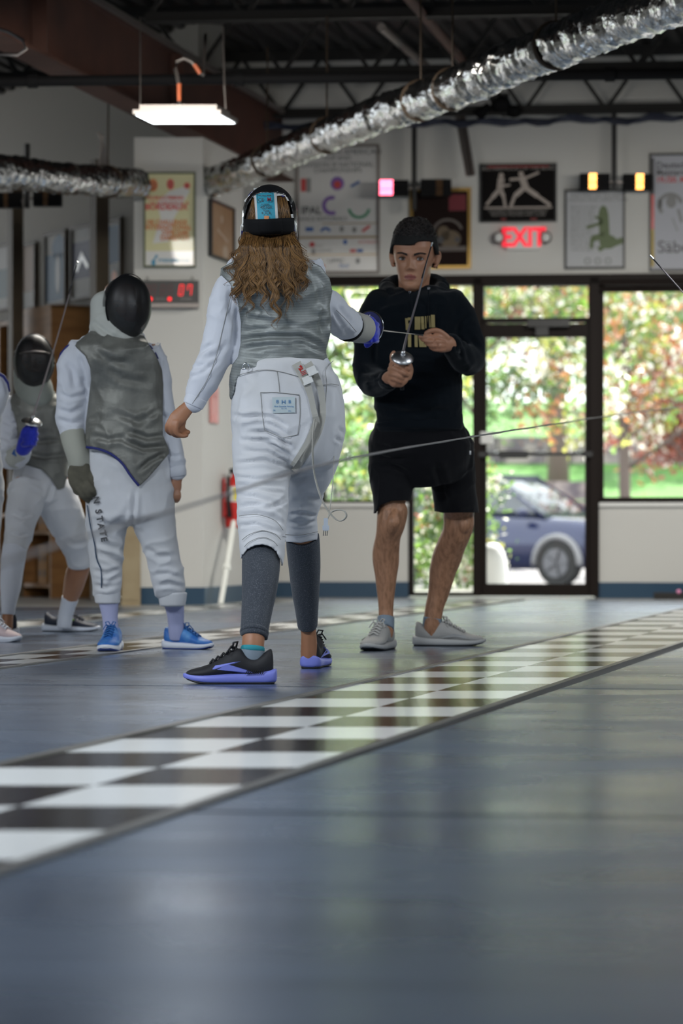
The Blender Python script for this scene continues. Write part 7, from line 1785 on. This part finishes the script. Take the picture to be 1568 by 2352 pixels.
finger(mb, Y4, [(140, 1108, .085), (135, 1120, .075), (135, 1130, .075)], 4)
limb(mb, pr(Y4, [(82, 915, 32), (82, 890, 28), (82, 860, 30)], 1.1)); HM4 = Matrix.Translation(P(80, 835, Y4)) @ Matrix.Scale(.96, 4); head_shape(mb, HM4)
me = fuse(mb, .005, 2, .4); put(me, 'body', M['skin_tan'], f4); face_parts(f4, b4, HM4)
mb = MB(); limb(mb, pr(Y4, torso4, .64)); limb(mb, pr(Y4, aL4, 1.0), 22, 6, cap=.8); limb(mb, pr(Y4, aR4, 1.0), 20, 6, cap=.8); me = fuse(mb, .0075, 3)
wrinkle(me, .009, (9, 9, 11), 101, [([(5, 965), (25, 975), (45, 965)], 4, .008), ([(2, 1000), (22, 1012), (42, 1002)], 4, .008), ([(5, 1030), (25, 1040), (40, 1030)], 4, .008)]); jk4 = put(me, 'jacket', M['cloth'], f4)
mb = MB(); limb(mb, pr(Y4, [(34, 1052, 25, -.16), (47, 1042, 23, -.22), (54, 1034, 20, -.25)], 1.0), 20, 3, cap=.1); gc4 = pbuild(mb, 'glove_cuff', M['bibcloth'], f4, b4)
mb = MB(); quadbox(mb, 35, 1040, 12, 13, .5, Y4 - .265, .004); pbuild(mb, 'cuff_badge', M['blue'], gc4, b4, False)
vp4 = [(52, 890), (22, 912), (14, 930), (30, 945), (38, 975), (42, 1010), (38, 1050), (30, 1066), (60, 1068), (95, 1078), (118, 1100), (134, 1125), (148, 1120), (158, 1080), (156, 1000), (150, 940), (142, 915), (115, 890), (52, 890)]
mb = MB(); limb(mb, pr(Y4, [(82, 896, 42), (80, 914, 58), (80, 940, 68), (86, 975, 66), (90, 1020, 63), (94, 1065, 64), (98, 1105, 62), (102, 1140, 56)], .72), 34, 6); me = fuse(mb, .007, 3); wrinkle(me, .008, (9, 9, 9), 111, [([(60, 1000), (90, 1015), (140, 1010)], 5, .008), ([(60, 1040), (100, 1050), (150, 1045)], 5, .008)])
keep(me, lambda q, c: inpoly(q, vp4) & ((c[:, 1] < Y4 + .03) | (q[:, 1] < 1060))); snap(me, vp4); put(me, 'vest', M['lame2'], f4, thick=.005)
mb = MB(); limb(mb, pr(Y4, hip4, .74), 30, 6, cap=.3); limb(mb, pr(Y4, l4, 1.05), 22, 6, cap=.15); limb(mb, pr(Y4, r4, 1.05), 22, 6, cap=.1); me = fuse(mb, .007, 3)
wrinkle(me, .007, (9, 9, 11), 121, [([(30, 1180), (50, 1190), (75, 1180)], 5, .007), ([(25, 1225), (45, 1232), (65, 1226)], 4, .008), ([(120, 1110), (110, 1145), (85, 1165)], 5, .010), ([(150, 1240), (170, 1250), (200, 1245)], 5, .007)]); put(me, 'breeches', M['cloth_b'], f4)
mb = MB(); limb(mb, pr(Y4, [(35, 1256, 29, -.19), *l4s[:-1]], 1.0), 24, 5, cap=.1); me = fuse(mb, .006, 2); put(me, 'long_sock', M['cloth'], f4)
mb = MB(); limb(mb, pr(Y4, [(161, 1374, 19.5, .34), (156, 1392, 17.5, .35), (151, 1412, 17, .36), (148, 1430, 17, .36), (147, 1442, 16, .36)], 1.0), 22, 4, cap=.1); pbuild(mb, 'short_sock', M['cloth'], f4, b4)
NV = nmat('navy_black_upper', (.010, .014, .03), .6, bump=(200, .4, .001)); LIME = nmat('lime_print', (.30, .62, .02), .5)
st3 = [[(.07 + .022 * k, .030), (.078 + .022 * k, .030), (.100 + .022 * k, .058), (.090 + .022 * k, .060)] for k in range(3)]
shoe(f4, b4, ((112 - 784) / F * 13.85, 13.85, .0005), math.radians(-9), .275, (NV, WS_, RUB, NV), height=1.1, logo=(LIME, st3)); shoe(f4, b4, ((26 - 784) / F * 13.1, 13.12, .0005), math.radians(-150), .27, (NV, WS_, RUB, NV), height=1.2, logo=(LIME, st3))
mb = MB(); Yg = Y4 - .28
limb(mb, pr(Yg, [(52, 1034, 17, .02, .9), (60, 1018, 20, 0, .7), (66, 1000, 20, 0, .65), (70, 988, 17, 0, .6)]), 18)
for k, (x0, y0) in enumerate(((76, 984), (78, 996), (77, 1008), (73, 1019))): finger(mb, Yg, [(x0 - 18, y0 + 2, -.03), (x0 - 4, y0, -.045), (x0 + 6, y0 + 1, -.03), (x0 + 6, y0 + 2, .0)], 6.5)
finger(mb, Yg, [(52, 1000, -.02), (56, 988, -.035), (66, 980, -.03), (72, 976, -.02)], 7)
me = fuse(mb, .0045, 2); put(me, 'glove', M['royal'], f4)
mb = MB(); limb(mb, pr(Y4, [(66, 850, 36, .0), (74, 880, 42, -.02), (82, 905, 43, -.03), (86, 925, 36, -.04), (88, 936, 24, -.04)], 1.0), 28, 5, cap=.5); me = fuse(mb, .0065, 3); wrinkle(me, .003, (9, 9, 12), 131); put(me, 'mask_bib', nmat('grey_bib', (.26, .28, .25), .7), f4)
mo, _ = front_mask(f4, b4, P(80, 834, Y4 - .02), .965, math.radians(2), M['mask_blk'], -.25, M['mask_blk'])
mb = MB(); k4 = Y4 / F; mb.tube([P(45, 812, Y4 - .13), P(62, 808, Y4 - .16), P(80, 807, Y4 - .175), P(98, 808, Y4 - .16), P(114, 812, Y4 - .13)], .0035, 6); pbuild(mb, 'brow_band', M['steel_bare'], mo, b4)
gg = P(73, 968, Yg - .03)
foil('foil with a small silver guard raised by the masked fencer with the blue glove', [gg + Vector((-.02, .02, -.11)), gg + Vector((-.01, .01, -.05)), gg], gg, (.22, -.35, .9), .05,
     [gg + Vector((.003, -.01, .015)), P(100, 880, Yg - .10), P(140, 745, Yg - .22), P(177, 606, Yg - .33)], (M['alu'], BR), .005)
mb = MB(); k = [P(72, 1008, Yg - .06), P(92, 990, Y4 - .2), P(110, 1036, Y4 - .19)]
# ================================================================== a fourth fencer mostly out of frame
Y5 = 12.7
b5 = ((-60 - 784) / F * 12.7, 12.7, 0)
f5 = person('fencer almost wholly outside the left edge, only one white shoulder in view', b5)
t5 = [(-55, 845, 40), (-55, 862, 58), (-56, 890, 64), (-56, 950, 60), (-58, 1010, 58), (-60, 1070, 62), (-60, 1110, 60)]
aa = [(-8, 885, 27), (-6, 905, 27), (-22, 945, 25, -.05), (-46, 980, 22, -.2), (-66, 975, 18, -.3)]; ab = [(-104, 885, 25), (-118, 940, 26), (-122, 1000, 23), (-116, 1060, 18), (-114, 1090, 14)]
la = [(-32, 1100, 40), (-32, 1180, 36), (-30, 1240, 28), (-30, 1300, 26), (-30, 1370, 20), (-30, 1425, 16), (-30, 1450, 16)]; lb = [(-88, 1100, 40), (-92, 1180, 36), (-94, 1240, 28), (-96, 1300, 26), (-96, 1370, 20), (-96, 1425, 16), (-96, 1450, 16)]
mb = MB(); limb(mb, pr(Y5, scl(t5, .86), .6)); [limb(mb, pr(Y5, scl(a, .8), 1)) for a in (aa, ab, la, lb)]; limb(mb, pr(Y5, [(-55, 870, 30), (-55, 840, 28), (-55, 800, 32)], 1.1)); HM5 = Matrix.Translation(P(-57, 775, Y5)) @ Matrix.Scale(.98, 4); head_shape(mb, HM5)
for s in (0, 1):
    bx, by, dy = ((-70, 972, -.32), (-114, 1104, 0))[s]
    limb(mb, pr(Y5, [(bx + 2, by - 6, 13, dy, .7), (bx - 2, by + 8, 15, dy, .5), (bx - 3, by + 20, 13, dy, .5)]), 12)
    for k in range(4): finger(mb, Y5, [(bx - 11 + 5 * k, by + 18, dy), (bx - 11 + 5 * k, by + 30, dy - .01), (bx - 9 + 5 * k, by + 38, dy + .004)], 4.4)
    finger(mb, Y5, [(bx + 10, by + 4, dy), (bx + 16, by + 16, dy - .01), (bx + 14, by + 26, dy - .01)], 5)
me = fuse(mb, .006, 2); put(me, 'body', M['skin'], f5)
mb = MB(); limb(mb, pr(Y5, t5, .64)); limb(mb, pr(Y5, aa[:-1], 1.05)); limb(mb, pr(Y5, ab[:-1], 1.05)); me = fuse(mb, .007, 3); wrinkle(me, .006, (9, 9, 11), 141); jk5 = put(me, 'jacket', M['cloth'], f5)
mb = MB(); mb.tube([P(-30, 858, Y5 - .05), P(-8, 856, Y5 - .05), (P(8, 864, Y5 - .05)), P(18, 880, Y5 - .05), P(22, 900, Y5 - .04)], [.008, .009, .008, .006, .004], 8); pbuild(mb, 'navy_piping', M['navy'], jk5, b5)
mb = MB(); limb(mb, pr(Y5, [(-60, 1050, 63), (-60, 1100, 66), (-60, 1130, 62)], .72)); limb(mb, pr(Y5, scl(la[:4], 1.05), 1.05)); limb(mb, pr(Y5, scl(lb[:4], 1.05), 1.05)); me = fuse(mb, .008, 3); wrinkle(me, .006, (9, 9, 11), 143); put(me, 'breeches', M['cloth_b'], f5)
for A in (la, lb): mb = MB(); limb(mb, pr(Y5, [(r_[0], r_[1], r_[2] * .95) for r_ in A[3:-1]], 1)); pbuild(mb, 'long_sock', M['cloth'], f5, b5)
mb = MB(); limb(mb, pr(Y5, [(-58, 800, 42), (-58, 830, 46), (-57, 855, 40)], 1.0)); pbuild(mb, 'mask_bib', M['bibcloth'], f5, b5)
front_mask(f5, b5, P(-62, 772, Y5 - .02), .98, 0, M['mask_blk'], -.05, M['matt_black'])
PKW = nmat('pale_pink_upper', (.62, .48, .48), .6)
shoe(f5, b5, ((-44 - 784) / F * 12.55, 12.56, .0005), math.radians(-35), .25, (PKW, WS_, WS_, WS_), height=1.2); shoe(f5, b5, ((-110 - 784) / F * 12.6, 12.6, .0005), math.radians(-60), .25, (PKW, WS_, WS_, WS_), height=1.2)

# ------------------------------------------------------------------ loose foil at the right edge and the long floor cable
Yr = 10.2
g0 = P(1720, 872, Yr + .1)
foil('foil with a taped black tip reaching in from the right edge', [g0 + Vector((.08, 0, -.09)), g0 + Vector((.04, 0, -.045)), g0], g0, (-.62, .0, .78), .05, [g0, P(1660, 792, Yr + .05), P(1580, 686, Yr), P(1497, 592, Yr - .02)], (M['alu'], BR), .0045)
mb = MB(); pts = catn([(-120, 1330, 3.0), (60, 1275, 3.7), (250, 1216, 4.4), (480, 1148, 5.2), (700, 1078, 6.2), (870, 1040, 7.4), (1110, 999, 10), (1240, 979, 12.5), (1400, 955, 15.5), (1600, 930, 18)], 8)
mb.tube([P(*a) for a in pts], .003, 7); mb.tube([P(a[0], a[1] + 1.5 * math.sin(i * 1.3), a[2] + .006) for i, a in enumerate(pts)], .0022, 6)
o = mb.build('overhead_cord', nmat('grey_cord', (.16, .15, .15), .6), smooth=True); tag(o, 'thin dark cord stretched across the whole picture in front of the fencers', 'cord'); recenter(o, P(-120, 1330, 3.0))
